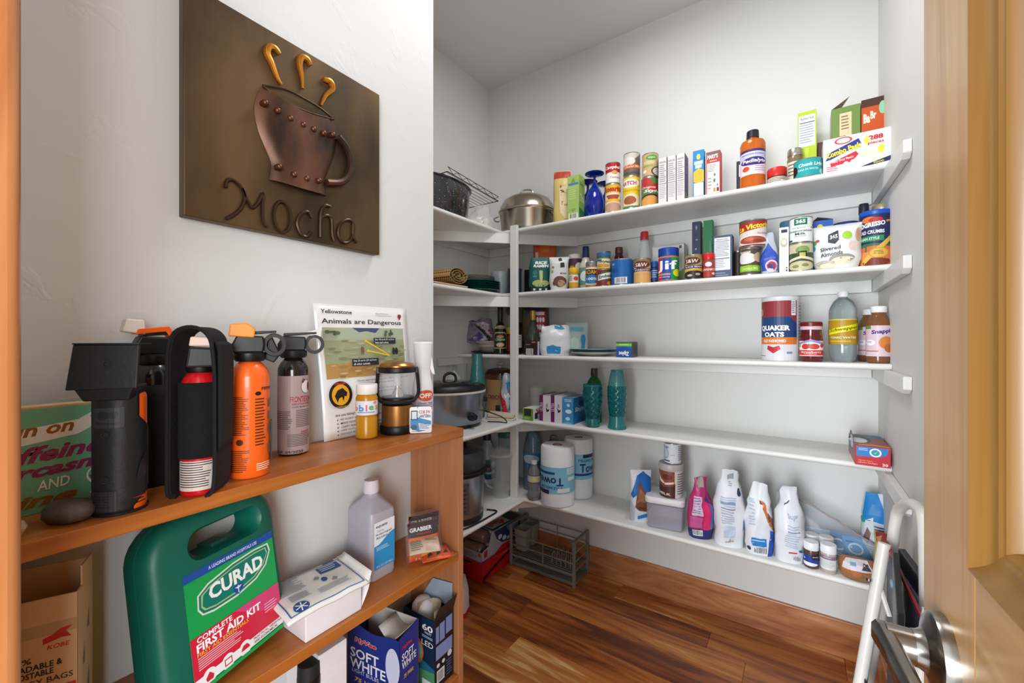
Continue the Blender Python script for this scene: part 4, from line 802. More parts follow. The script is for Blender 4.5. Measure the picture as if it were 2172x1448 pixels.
for i in range(9): MB().tube([(-.17, -.10 + .025 * i, .0015), (.215, -.10 + .025 * i, .0015)], .0013, 5).build('rack_wire', WR, rk)
for s in (-1, 1):
    pts = []
    for i in range(13): pts.append((-.165 + .0315 * i, s * .11, .001 if i % 2 else .021))
    MB().tube(pts, .0014, 5).build('zigzag_wire', WR, rk)
# crumpled clear bag of glass lids
t, b, sf, pt = pch('clear_bag', 'crumpled clear bag of small white lids beside the black roaster', 992, 1046, 432, 1.70, z, .07, glass('eceae4', .30), turn=10, wr=.016, seed=5, cat='bag', gus=.3, topw=.5)
LIDN = ('lowest left', 'centre', 'lowest right', 'topmost', 'upper right', 'upper left')
for i, (u, v) in enumerate(((-.03, .012), (.0, .03), (.025, .014), (-.012, .048), (.03, .04), (-.035, .036))):
    o = thing('white_disc', LIDN[i] + ' of the white discs inside the crumpled clear bag', 'disc', tuple(t.matrix_basis @ Vector((u, .008 * (i % 2), .008 + v))), .4 * i, 'lids in the clear bag')
    MB().lathe([(.013, 0), (.0145, .001), (.0145, .007), (.012, .009)], 20).build('disc', M('e3ddd2', .4), o); o.rotation_euler = (1.1 + .2 * i, .2 * i, .3 * i)
# stainless oval roaster
x, y = xy(1117, 1.895)
rs_ = thing('stainless_roaster', 'large stainless steel oval roaster with domed lid in the shelf corner', 'roasting pan', (x, y, z + .0004), ra(20))
SS = M('b0a595', .22, 1, vary=.06, scale=6)
MB().lathe([(.115, 0), (.13, .004), (.138, .016), (.146, .100), (.152, .106), (.152, .110), (.144, .112)], 56, ey=.74).build('pan_body', SS, rs_, smooth=40)
MB().lathe([(.150, .112), (.154, .115), (.154, .121), (.148, .123), (.143, .145), (.122, .178), (.085, .199), (.045, .209), (.012, .212)], 56, ey=.74).build('domed_lid', SS, rs_, smooth=40)
MB().tube(spl([(-.035, 0, .206), (-.033, 0, .222), (-.018, 0, .234), (.018, 0, .234), (.033, 0, .222), (.035, 0, .206)], 3), .0042, 8).build('lid_handle', SS, rs_)
for s in (-1, 1): MB().tube(spl([(s * .146, -.035, .092), (s * .172, -.03, .084), (s * .178, 0, .082), (s * .172, .03, .084), (s * .146, .035, .092)], 3), .0036, 8).build('side_handle', SS, rs_)
# yellow snack bag, green carton, blue goblets
pch('snack_bag', 'yellow and red topped snack bag beside the stainless roaster', 1174, 1212, 364, 1.86, z, .05, 'd9bf72', [('r', .02, .86, .98, .99, 'b8402a'), ('t', .62, .66, .5, .10, 'Los', '4a2a18', .03, .2), ('t', .70, .56, .5, .10, 'Pan', '6a2a18', .03, .2), ('p', [(.35, .66), (.95, .72), (.95, .12), (.7, .1), (.45, .2)], 'ecd9ae'), ('t', .72, .38, .4, .09, 'Pita', 'c2442a', .02)], turn=-8, topw=.95, gus=.75)
bx('drink_carton', 'pale green drink carton between the snack bag and blue goblets', 1204, 1228, 372, 1.80, z, .062, 'a9c46a', [('r', .05, .78, .95, .83, '4a86b0'), ('p', [(.3, .84), (.5, .96), (.7, .84)], '7aa244'), ('l', .1, .45, .9, .74, 6, 'c4d890'), ('r', .1, .03, .9, .15, 'e8eadc'), ('b', .2, .04, .8, .14, 10, '222'), ('t', .45, .22, .5, .05, '1 QT', '4a5a30', .01)], [('r', 0, 0, 1, 1, '9aba52'), ('p', [(0, .05), (1, .0), (1, .2), (0, .28)], '2e8a4a'), ('t', .55, .5, .8, .18, 'Thai', 'e2edc2', .01, .2), ('t', .5, .80, .6, .10, 'Soy', '3a4a24', .02, .2)], cat='carton')
COB = M('1230a8', .06, 0, .35, vary=0, ior=1.45)
GP = [(.46, 0), (.48, .004), (.90, .12), (1, .22), (1.0, .34), (.85, .50), (.55, .64), (.25, .74), (.14, .80), (.12, .86), (.14, .92), (.25, .955), (.95, .985), (1.0, .99), (1.0, 1), (.1, 1)]
for lab, px, Y, yt in (('front cobalt blue goblet standing upside down, in front of two others', 1261, 1.825, 355), ('cobalt blue goblet upside down, behind the front goblet on the carton side', 1247, 1.905, 375), ('cobalt blue goblet upside down, behind the front goblet on the soup can side', 1285, 1.975, 377)):
    t, R, h = cyl('blue_goblet', lab, 'goblet', px, 41, yt, z, [('bowl', GP[:8], COB, True), ('stem', GP[7:11], COB), ('foot', GP[10:], COB)], Y=Y, group='cobalt goblets', h=.205)
# stacked cans
Yc = 1.825
_, _, _, zt_ = can('yellow and white refried bean can under the red and white soup can', 1283, 1317, 394, Yc, z, 'e8e0cc', [('r', -.5, .70, 1.5, 1, 'e4b422'), ('t', .5, .84, .86, .2, 'Rosarita', 'b8281c', .05), ('p', [(.2, .62), (.8, .62), (.7, .46), (.3, .46)], 'b04a34'), ('r', .1, .36, .9, .46, 'e8b830'), ('e', .5, .16, .42, .17, 'c99a80')])
can('red and white condensed soup can stacked on the refried bean can', 1284, 1316, 349, Yc, zt_ + .0006, 'eeeae2', [('r', -.5, .52, 1.5, 1, 'b01e22'), ('t', .55, .76, .9, .22, "Campbell's", 'f2ece0', .03, .25), ('e', .58, .5, .13, .1, 'c8a858'), ('t', .62, .26, .5, .1, 'Tomato', 'a02428', .01)])
_, _, _, zt_ = can('bright yellow canned stew tin under the coconut milk can', 1321, 1358, 378, Yc, z, 'e6c81e', [('e', .42, .80, .42, .14, 'f0ece2'), ('t', .38, .80, .62, .14, 'HATCH', 'b82430', .04), ('t', .5, .56, .76, .12, 'Hominy', 'c8961c', .03), ('e', .48, .24, .40, .22, 'e8d8b8'), ('e', .42, .24, .26, .14, 'a45c34'), ('r', -.5, 0, 1.5, .06, '4a8a52')])
can('grey and orange coconut milk can stacked on the yellow tin', 1322, 1358, 329, Yc, zt_ + .0006, '6c6058', [('p', [(0, 1), (.9, 1), (.5, .6), (0, .7)], 'c9c2b8'), ('e', .3, .62, .34, .22, 'd8d4cc'), ('r', -.5, .28, 1.5, .46, 'd8622a'), ('t', .5, .37, .7, .1, 'Coconut Milk', 'f4d8c8', .01), ('r', -.5, 0, 1.5, .12, '564c46')])
_, _, _, zt_ = can('green and red chunky soup can under the brown bean can', 1360, 1396, 380, Yc, z, '5d7a44', [('e', .3, .82, .28, .2, 'b83034'), ('p', [(.4, .7), (.95, .85), (1, .55), (.5, .5)], 'c42a24'), ('t', .6, .5, .7, .14, 'Style', 'f4ece0', .03, .3), ('t', .45, .64, .6, .1, 'Original', 'f0e0d0', .02), ('e', .55, .14, .52, .26, '2a2420'), ('e', .55, .12, .46, .22, 'd89a4e')])
can('tan organic soup can with a green oval stacked on the chunky soup', 1362, 1397, 330, Yc, zt_ + .0006, 'c8a878', [('e', .56, .82, .24, .13, '5a9a3e'), ('t', .56, .82, .3, .09, 'Organic', 'e6f0d8', .02), ('l', .2, .52, .9, .66, 3, 'efe2c6'), ('r', .2, .40, .6, .48, '8aa84a'), ('e', .85, .18, .32, .24, '4a3a30'), ('e', .85, .18, .26, .19, 'c9bcae'), ('e', .25, .2, .1, .08, 'efe8d6')])
# three shelf-stable cartons
NF = lambda c='5a5560': [('r', .06, .70, .94, .71, c), ('t', .5, .90, .8, .05, 'Nutrition Facts', c, .01), ('l', .1, .45, .9, .84, 9, '8d8892'), ('l', .1, .10, .9, .40, 8, 'b0abb4'), ('r', .06, .43, .94, .44, c)]
for i, (a, b_, yt) in enumerate(((1397, 1414, 334), (1416, 1433.5, 330), (1435, 1452, 325.5))):
    bx('drink_carton', ('white nutrition-panel carton beside the stacked soup cans, first of three', 'middle of three white nutrition-panel cartons on the top shelf', 'white carton with purple side, last of the three nutrition-panel cartons')[i], a, b_, yt, 1.80, z, .068, 'dad3d2', NF(), [('r', 0, 0, 1, 1, '4a2a72'), ('p', [(0, 0), (1, 0), (1, .12), (.3, .22), (0, .16)], '5d8a3a'), ('e', .4, .5, .2, .06, '6a4a94'), ('t', .5, .7, .5, .06, 'Milk', 'c4b4dc', .01, 0, 90)], left=[('r', 0, 0, 1, 1, '4a2a72')], cat='carton')
bx('pasta_box', 'blue macaroni box with yellow pasta picture on the top shelf', 1470, 1493, 318.5, 1.80, z, .035, '1b86c8', [('e', .5, .86, .18, .06, 'd8e04a'), ('r', .12, .70, .9, .77, 'e8f0f4'), ('r', .2, .62, .8, .69, 'c8dcec'), ('p', [(.05, .55), (.5, .62), (1, .56), (1, .33), (.5, .30), (.05, .34)], 'e8b83a'), ('r', .08, .04, .95, .31, 'eef2f4'), ('l', .2, .08, .8, .28, 5, 'c8d2da')], left=[('r', 0, 0, 1, 1, '23407a')])
bx('cracker_box', 'red and white cracker box with grey top standing next to the macaroni', 1498, 1528, 321, 1.80, z, .045, 'c8352e', [('r', .0, .86, 1, 1, '7c5850'), ('t', .45, .885, .75, .10, "MARY'S", 'f4ece6', .04), ('r', .25, .775, .75, .795, 'f0d8d0'), ('r', .06, .04, .94, .74, 'efe4de'), ('l', .12, .52, .7, .70, 5, '9a8c86'), ('e', .6, .46, .07, .035, '6a8a3a'), ('e', .58, .33, .08, .045, '4f8a4a'), ('e', .8, .22, .05, .025, 'b04a8a'), ('r', .52, .07, .66, .16, 'e0862a'), ('r', .74, .07, .9, .16, '6a3028'), ('l', .12, .1, .4, .4, 4, 'a89c96')])
bx('dark_carton', 'narrow black carton half hidden behind the orange drink bottle', 1562, 1580, 341, 1.93, z, .05, '22242c', [('r', .3, .6, 1, .9, 'e0e0e2')])
# orange electrolyte drink bottle
OJ = M('e07020', .15, 0, .3, vary=0)
t, R, h = jar('drink_bottle', 'orange electrolyte drink bottle with black cap and white label', 1569, 1624, 279, 1.835, z, [('bottle', [(.9, 0), (.98, .01), (1, .05), (1, .20), (.97, .22), (.97, .64), (1, .66), (1, .76), (.9, .81), (.6, .845), (.46, .85), (.44, .87)], OJ), ('cap', [(.47, .87), (.5, .875), (.48, .99), (.44, 1)], M('1c1d24', .4))], name='electrolyte_bottle', cat='bottle')
deco(t, 'paper_label', Round(R * .975, h * .22, h * .42), [('r', -.5, 0, 1.5, 1, 'e9dde6'), ('r', -.5, .90, 1.5, 1, '3d2f6a'), ('r', -.5, .62, 1.5, .88, 'c9c6e4'), ('e', .55, .52, .40, .16, '3a2a78'), ('t', .55, .52, .66, .18, 'Pedialyte', 'f2eef8', .03, .15), ('e', .32, .24, .1, .1, 'd8482a'), ('l', .55, .08, .9, .32, 3, 'b89cb0'), ('t', .5, .8, .6, .07, 'Electrolyte Solution', '4a3c80', .01)], off=.0004)
jar('tin', 'squat tin with a bright red lid on the top shelf', 1627, 1669, 359, 1.84, z, [('tin_body', [(.93, 0), (.95, .03), (.95, .55)], M('6c4a3c', .4, .3)), ('lid', [(1, .52), (1.02, .55), (1.02, .93), (.95, 1), (.8, .97)], M('c8281e', .35))], [('r', .1, .12, .9, .45, 'd8d0c4'), ('l', .2, .16, .8, .4, 3, '6a2a20')], cat='tin', roff=.955)
jar('glass_jar', 'glass jar with metal lid behind the green tuna can', 1669, 1703, 318, 1.91, z, [('jar_body', [(.9, 0), (1, .03), (1, .74), (.88, .82)], M('8d7a58', .15, 0, .2)), ('lid', [(.94, .82), (.96, .83), (.96, .98), (.9, 1)], TIN)], [('r', .1, .2, .9, .66, 'd9d2c0'), ('l', .2, .26, .8, .6, 4, '7a6a50')])
bx('dry_mix_box', 'lime green box with nutrition panel and blue band behind the tuna can', 1692, 1732, 236, 1.93, z, .06, 'b8cc2e', [('r', .05, .55, .93, .95, 'e9ecef'), ('r', .1, .85, .9, .86, '222'), ('t', .5, .91, .7, .035, 'Nutrition Facts', '222', .01), ('l', .1, .58, .88, .83, 8, '9aa0a6'), ('p', [(.02, .5), (.3, .53), (.2, .28), (.02, .25)], '9ab820'), ('p', [(.4, .53), (.6, .53), (.5, .27), (.42, .27)], 'c8da48'), ('r', 0, .16, 1, .27, '1b62c0'), ('l', .25, .18, .8, .26, 3, '9ac0ec')], left=[('r', 0, 0, 1, 1, 'e4ddc4')])
can('teal chunk light tuna can on the top shelf', 1682, 1745, 343, 1.82, z, '1f9ea0', [('e', .12, .42, .14, .32, '15181a'), ('t', .58, .64, .6, .26, 'Chunk Light', 'e8f6f4', .03, .1), ('t', .5, .38, .5, .12, 'TUNA IN WATER', 'd0ecea', .01), ('e', .86, .22, .08, .16, '9ad8d0')])
bx('brown_box', 'small dark brown box between the green box and the combo pack', 1734, 1752, 301, 1.95, z, .05, '5a3a2c')
_, cw, chh = bx('cutlery_box', 'long white combo pack box of plastic cutlery with red and yellow lettering', 1746, 1896, 283, 1.80, z, .085, 'eef0f0', [('p', [(.03, .38), (.12, .62), (.52, .86), (.56, .70), (.12, .40)], '27308c'), ('t', .30, .60, .52, .17, 'Combo Pack', '6a5a10', .06, .1, 12), ('t', .30, .605, .52, .165, 'Combo Pack', 'f2dc1e', .04, .1, 12), ('e', .30, .88, .13, .10, 'd8303a'), ('e', .30, .88, .10, .07, 'f4e4e4'), ('p', [(.10, .30), (.48, .52), (.52, .42), (.42, .24), (.12, .20)], 'cf2430'), ('t', .28, .34, .34, .08, 'Heavy Duty Plastic', 'f6e6e4', .02, 0, 8), ('t', .76, .80, .20, .13, '288', 'c8282e', .05), ('t', .76, .65, .22, .10, 'pieces', 'c8282e', .03), ('p', [(.60, .78), (.63, .90), (.66, .78), (.70, .76), (.66, .72), (.63, .62), (.60, .72), (.57, .76)], 'f4e43a'), ('p', [(.78, .50), (.84, .58), (.88, .50), (.86, .36), (.80, .34)], 'f4e43a'), ('p', [(.45, .18), (.60, .52), (.80, .44), (.78, .2), (.6, .1)], 'f6f2c4'), ('e', .34, .16, .05, .12, 'dadce0'), ('e', .44, .18, .05, .12, 'dfe1e4'), ('e', .57, .20, .05, .12, 'e2e4e6'), ('e', .66, .22, .05, .12, 'e2e4e6'), ('l', .05, .04, .24, .2, 3, 'c84a50'), ('p', [(.48, .02), (1, .10), (1, .24), (.7, .12)], '20284c'), ('t', .80, .11, .14, .05, 'FOOD', 'e4d03a', .03, 0, 6)], left=[('r', 0, 0, 1, 1, 'd4daea')])
t, w, h = bx('open_carton', 'olive green open-topped carton behind the combo pack', 1764, 1825, 226, 1.925, z, .09, '6f8a44', [('r', .28, .62, .70, .92, 'd9c7a0'), ('l', .34, .68, .64, .88, 5, '7a6a4a'), ('r', .50, .30, .72, .62, 'd9c7a0'), ('t', .61, .46, .2, .05, 'Tea', '5a4a30', .01, 0, 90), ('r', .28, .25, .46, .58, '86a05a')], left=[('r', 0, 0, 1, 1, 'd6cfc0')], opened=True)
MB().add([(-w / 2, .001, h), (-w / 2, .088, h), (-w / 2 + .03, .088, h + .03), (-w / 2 + .052, .001, h + .034)], [(0, 1, 2, 3)]).build('top_flap', M('b9ab94', .6), t, smooth=0, solid=.001)
bx('meal_box', 'burnt orange instant rice meal box standing at the shelf end', 1827, 1892, 206, 1.925, z, .05, 'c4521e', [('r', 0, .90, 1, 1, '4a2c24'), ('t', .18, .76, .22, .12, 'Ba', 'f4ead8', .05), ('t', .40, .79, .2, .1, 'Br', 'f4ead8', .04), ('e', .70, .86, .12, .08, '8fc8a4'), ('t', .68, .48, .5, .16, 'simply', 'f6ece0', .04, 0, 90), ('t', .84, .50, .42, .12, 'rice', 'f6ece0', .03, 0, 90), ('e', .25, .30, .30, .28, 'a07a3c'), ('e', .25, .30, .26, .24, 'e0c890'), ('e', .22, .28, .16, .14, 'd2b470')])

# ------------------------------------------------------------------ second shelf
z = Z2
pch('snack_bag', 'orange snack bag behind the green rice ramen pouch', 1131, 1180, 514, 1.96, z, .05, 'd8622c', [('p', [(.25, .98), (.75, .98), (.7, .8), (.35, .8)], 'e87a3a'), ('r', .1, .55, .22, .8, 'f0d8c8'), ('r', .6, .45, .85, .6, '3a2a5a')], gus=.8)
pch('ramen_pouch', 'dark teal rice ramen pouch with a noodle bowl picture', 1122, 1172, 547, 1.84, z, .05, '0f5a56', [('t', .52, .84, .56, .09, 'RICE', 'f2f6f4', .04, .1), ('t', .52, .74, .66, .08, 'RAMEN', 'f2f6f4', .04, .1), ('e', .27, .55, .09, .06, '2a807a'), ('e', .27, .44, .10, .03, '4a9088'), ('e', .5, .22, .40, .13, '14312f'), ('e', .5, .24, .36, .10, 'a9b870'), ('p', [(.45, .62), (.60, .62), (.58, .25), (.48, .25)], 'c4cc88'), ('r', 0, .0, 1, .15, '16282a'), ('r', .15, .04, .25, .10, 'e0e6e4'), ('r', .42, .04, .52, .10, 'e0e6e4'), ('r', .70, .04, .78, .10, 'e0e6e4')], topw=.82, gus=.72)
bx('dark_carton', 'black carton in the shadow behind the rice ramen pouch', 1112, 1124, 572, 1.93, z, .05, '1a1a1c')
pch('snack_pouch', 'white chocolate treat pouch beside the rice ramen', 1166, 1206, 546, 1.83, z, .05, 'dcdedd', [('r', .58, .68, .80, .82, '20242a'), ('p', [(.45, .95), (.60, .98), (.68, .88), (.5, .86)], '4a3a30'), ('e', .55, .25, .34, .16, '6a4232'), ('e', .62, .2, .2, .1, 'b48c74'), ('e', .25, .2, .1, .06, '6a4232'), ('e', .16, .55, .06, .05, '8ab05a'), ('e', .2, .68, .06, .03, 'c8586a'), ('t', .72, .5, .3, .05, 'Bites', '333', .02)], topw=1.05, gus=.8)
jar('canister', 'clear canister with purple label behind the yellow-lidded spice jar', 1205, 1234, 541, 1.90, z, [('canister', [(.95, 0), (1, .02), (1, .88)], M('7a5a5e', .2)), ('lid', [(1.02, .88), (1.03, .9), (1.02, .98), (.95, 1)], M('d8d8da', .35))], [('r', 0, .35, 1, .86, '4e3048'), ('e', .35, .55, .16, .14, 'c8963a'), ('e', .7, .62, .2, .15, 'd8cfc8')])
SPL = lambda lid, body, r=.22: [('jar_body', [(.9, 0), (1, .03), (1, .72), (.9, .76)], body), ('lid', [(.97, .75), (1, .77), (1, .98), (.94, 1)], lid)]
jar('spice jar with a bright yellow lid on the second shelf', 1207, 1227, 569, 1.815, z, SPL(M('e8bc1a', .4), M('b89a5a', .2)), [('r', -.2, .12, 1.2, .66, 'ece4da'), ('r', -.2, .12, 1.2, .3, 'd8a41e'), ('e', .66, .48, .18, .1, 'c84a3a'), ('l', .1, .35, .5, .6, 4, '7a4a3a')], name='spice_jar', roff=1.01)
jar('ranch dressing bottle with a navy cap', 1228, 1257, 523, 1.88, z, [('bottle', [(.9, 0), (1, .03), (.95, .3), (1, .5), (.85, .6), (.5, .7), (.47, .75)], M('cfc9ae', .2)), ('cap', [(.5, .74), (.52, .75), (.47, .98), (.42, 1)], M('1c2a5e', .4))], [('r', .1, .1, .9, .5, '6a9a94'), ('e', .5, .3, .3, .12, 'e6eee8')], name='dressing_bottle', cat='bottle')
deco(bpy.data.objects['dressing_bottle'].children[1], 'cap_print', Round(.0085, 0, .2), [('e', .6, .85, .25, .02, 'd8e0ea')], off=.0012)
PB = M('b0804a', .25)
jar('peanut butter jar with white and blue oval label', 1242, 1268, 556, 1.815, z, [('jar_body', [(.95, 0), (1, .03), (1, .80), (.94, .84)], PB), ('lid', [(.97, .83), (1, .85), (1, .98), (.95, 1)], M('8d9296', .35, .6))], [('r', -.2, .10, 1.2, .76, 'ebe6d6'), ('e', .5, .32, .5, .20, '2a78b0'), ('r', .08, .47, .92, .70, '1a1a18'), ('t', .5, .585, .76, .17, 'ADAMS', 'd89a1e', .03), ('t', .5, .32, .6, .1, '100%', 'e4f0f6', .02)])
_, _, _, zt_ = can('red and white tomato sauce can under the blue-lidded jar', 1265, 1296, 573, 1.82, z, '7a2c22', [('p', [(.2, .75), (1, 1), (1, .45), (.2, .25)], '1e6a3c'), ('p', [(.22, .68), (1, .92), (1, .52), (.22, .32)], 'eceae4'), ('t', .6, .62, .7, .22, 'Embasa', '1c3a26', .03, .1, 10), ('e', .85, .15, .2, .14, 'd8862a'), ('r', -.5, 0, .2, 1, 'b03a2a')])
jar('bouillon jar with a teal blue lid stacked on the tomato sauce can', 1266, 1295, 537, 1.82, zt_ + .0006, [('jar_body', [(.95, 0), (1, .03), (1, .62), (.96, .66)], M('c8a24a', .3)), ('lid', [(1, .65), (1.02, .67), (1.02, .97), (.97, 1)], M('2c6284', .4))], [('r', -.3, .06, 1.3, .58, 'e8d9a8'), ('t', .6, .42, .66, .18, "Wyler's", '1d4a72', .05, .1), ('e', .45, .2, .3, .12, 'd89a3a'), ('r', -.3, .48, .4, .58, '2c6284')])
jar('small bottle with a black cap behind the teal-lidded jar', 1281, 1297, 534, 1.93, z, [('bottle', [(1, 0), (1, .6), (.7, .72)], M('5a4a3a', .2)), ('cap', [(.75, .72), (.78, .74), (.75, 1)], M('17181a', .4))], name='sauce_bottle', cat='bottle')
jar('maroon syrup bottle rising behind the blue can', 1303, 1323, 525, 1.93, z, [('bottle', [(1, 0), (1, .5), (1.0, .6), (.8, .68), (1, .76), (.75, .83), (.72, .85)], M('4a1a18', .12)), ('cap', [(.8, .85), (.84, .86), (.82, .98), (.75, 1)], M('5e2a2c', .4))], name='syrup_bottle', cat='bottle')
can('plain glossy blue can with a barcode sticker', 1296, 1344, 552, 1.84, z, '1a62aa', [('r', .26, .02, .64, .28, 'e8eaee'), ('b', .30, .05, .6, .26, 12, '1a1a1c'), ('e', .2, .84, .06, .05, '8a9ad0'), ('l', .15, .46, .4, .66, 3, '14487e')])
_, _, _, zt_ = can('garbanzo bean can in front of the red-capped glass bottle', 1344, 1381, 550, 1.83, z, 'd2b47c', [('r', -.5, .76, 1.5, 1, '8d7a52'), ('e', .45, .76, .34, .17, '6a2a24'), ('t', .45, .76, .5, .16, 'S&W', 'f0e4cc', .015, .1), ('r', -.5, .48, 1.5, .60, '3a3050'), ('t', .5, .54, .7, .07, 'GARBANZO', 'd8d0dc', .02), ('e', .5, .2, .46, .24, 'd8a460')])
jar('tall clear glass bottle with a red cap behind the garbanzo can', 1353, 1381, 492, 1.925, z, [('bottle', [(1, 0), (1, .02), (1, .50), (.9, .60), (.68, .72), (.6, .80), (.58, .86)], glass('dfe6e8', .38), True), ('cap', [(.62, .85), (.64, .86), (.6, .98), (.55, 1)], M('c0272c', .4))], name='glass_bottle', cat='bottle')
jar('small dark jar with blue lid between garbanzos and peanut butter', 1380, 1396, 555, 1.87, z, SPL(M('1d5aa6', .4), M('2c2a26', .2)), [('r', -.2, .15, 1.2, .7, '1b4a86'), ('l', .1, .25, .9, .6, 4, 'b8cce4')])
bx('white_box', 'white box standing behind the peanut butter jar with red blue and green stripes', 1384, 1451, 519, 1.95, z, .06, 'd9dad8', [('p', [(.8, .3), (1, .4), (1, 0), (.7, 0)], '7a9a6a'), ('r', .85, .88, .93, .95, '555'), ('r', 0, .97, 1, 1, 'b8b9b6')])
t, R, h = jar('peanut butter jar with blue lid and red, blue and green label', 1396, 1440, 528, 1.835, z, [('jar_body', [(.93, 0), (.98, .03), (.98, .72), (.94, .76)], PB), ('lid', [(.98, .76), (1, .78), (1, .985), (.95, 1)], M('173f9c', .4))], None, name='peanut_butter_jar')
deco(t, 'paper_label', Round(R * .985, h * .06, h * .64), [('r', -.4, 0, .40, 1, 'c8242c'), ('p', [(.28, 1), (.44, 1), (.44, 0), (.28, 0)], '1d4aa8'), ('r', .44, 0, .60, 1, '1d4aa8'), ('r', .58, 0, 1.4, 1, '1f8a46'), ('t', .44, .60, .74, .55, 'Jif', 'f6f6f4', .02), ('e', .80, .30, .16, .17, 'd8dc2a'), ('r', .1, .20, .56, .28, 'c89a50'), ('t', .35, .12, .4, .06, 'Creamy', 'f0e8dc', .02)], off=.0002)
can('black bean can with brown oval logo below the linguine boxes', 1452, 1491, 542, 1.83, z, 'b9a478', [('r', -.5, .8, 1.5, 1, '9a8450'), ('e', .42, .76, .34, .17, '5a2c22'), ('t', .42, .76, .5, .16, 'S&W', 'f0e4cc', .015, .1), ('r', -.5, .44, 1.5, .58, '2e2a4c'), ('t', .5, .51, .72, .08, 'BLACK BEANS', 'dcd4e0', .02), ('r', .1, .34, .9, .43, 'd8a83a'), ('e', .5, .16, .48, .18, '2c2220'), ('e', .35, .14, .1, .05, 'c0b0a0'), ('e', .65, .18, .1, .05, 'b0a090')])
bx('spaghetti_box', 'tall narrow navy pasta box behind the black bean can', 1468, 1486, 470, 1.90, z, .04, '28324f', [('p', [(.5, .95), (.62, .9), (.5, .85), (.4, .9)], '8a94b0'), ('e', .55, .7, .12, .012, '9aa4c0'), ('e', .45, .55, .12, .012, '9aa4c0'), ('e', .6, .45, .12, .012, '9aa4c0'), ('r', .3, .10, .7, .35, 'b83438')], [('r', 0, 0, 1, 1, '1d2640')])
bx('linguine_box', 'tall narrow green linguine box behind the red-lidded spice jar', 1492, 1511, 467, 1.90, z, .04, '1f7a46', [('t', .48, .42, .55, .22, 'linguine', 'dcefe2', .01, 0, 90), ('p', [(0, .02), (1, .06), (1, .12), (0, .08)], 'c8e0d0'), ('r', .72, .3, .78, .66, '6ab088')], [('r', 0, 0, 1, 1, '176a3a')])
jar('cinnamon jar with a bright red lid', 1491, 1516, 538, 1.83, z, SPL(M('d0202a', .35), M('8a4a34', .3)), [('r', -.3, .1, 1.3, .68, 'a83c34'), ('e', .48, .56, .2, .09, 'dfe4f0'), ('t', .5, .36, .8, .09, 'CINNAMON', 'f0dcd4', .02), ('e', .8, .2, .14, .05, 'e8d8cc')], name='spice_jar')
bx('dry_mix_box', 'slate blue box with a white nutrition panel', 1513, 1553, 499, 1.84, z, .06, '3f4f6c', [('r', .06, .20, .90, .95, 'e4e6ea'), ('r', .1, .86, .86, .87, '222'), ('t', .46, .91, .6, .04, 'Nutrition Facts', '222', .01), ('l', .1, .5, .86, .84, 10, '888e98'), ('r', .1, .46, .86, .475, '222'), ('l', .1, .24, .7, .44, 5, 'a0a6b0'), ('l', .1, .04, .8, .14, 2, '8a98b4')])
can('dark brown can half hidden behind the coconut cream can', 1556, 1575, 533, 1.90, z, '3a2a26', [])
_, _, _, zt_ = can('coconut cream can with lime green band under the big red tin', 1569, 1612, 528, 1.825, z, '5a463c', [('e', .36, .62, .36, .22, 'e6dedc'), ('t', .3, .88, .45, .1, 'Coconut', 'f0e8e0', .03, .1), ('e', .84, .66, .22, .2, 'c8ac80'), ('r', -.5, .10, 1.5, .34, '8cc22a'), ('t', .5, .22, .6, .12, 'Coconut Milk', 'd8f0a8', .01)])
can('large enchilada sauce tin with red and white label on the coconut cream can', 1567, 1627, 470, 1.835, zt_ + .0006, 'dcd3cc', [('r', -.5, .74, 1.5, 1, '5a4a44'), ('p', [(0, .86), (0, .52), (.5, .62), (1, .80), (1, 1.0), (.5, .95)], 'a82a20'), ('t', .52, .76, .84, .20, 'La Victoria', 'f4dc2a', .04, .2, 8), ('e', .55, .22, .46, .20, 'eee8e4'), ('e', .5, .22, .36, .15, 'a84a34'), ('e', .4, .26, .12, .07, 'c86a4a'), ('e', .62, .18, .12, .06, '8a3424'), ('t', .76, .48, .3, .06, 'Enchilada', 'a83a5a', .01), ('e', .86, .2, .07, .05, '4a7a3a'), ('r', -.5, 0, 1.5, .05, '8a2a22')])
pch('treat_bag', 'clear bag with a blue label, folded top, between tins and white box', 1613, 1652, 492, 1.83, z, .05, M('c9ced8', .25, alpha=.75, vary=0), [('p', [(.04, .08), (.0, .45), (.35, .72), (.95, .42), (.96, .08)], '2a4fb0'), ('e', .6, .18, .34, .14, 'd8c4d0'), ('e', .6, .18, .26, .10, 'b0303c'), ('e', .55, .18, .13, .07, '32327c'), ('t', .5, .36, .6, .07, 'cookie', '7a78c8', .02, .1, 8)], topw=.3, gus=.4, wr=.004, seed=4, cat='bag')
jar('blue-lidded jar behind the white narrow box', 1654, 1690, 471, 1.95, z, [('jar_body', [(.95, 0), (1, .03), (1, .85)], M('c0c4c6', .2)), ('lid', [(1.02, .85), (1.03, .98), (.98, 1)], M('4a7890', .4))])
bx('narrow_white_box', 'narrow white box with black logo between blue-label bag and milk can', 1653, 1673, 482, 1.815, z, .04, 'ececee', [('r', .2, .88, .85, .95, '222226'), ('e', .5, .66, .38, .10, 'b8b49c'), ('e', .5, .68, .26, .06, 'd8d4c4'), ('r', .7, .04, .86, .08, '222'), ('r', .7, .10, .86, .13, '444')])
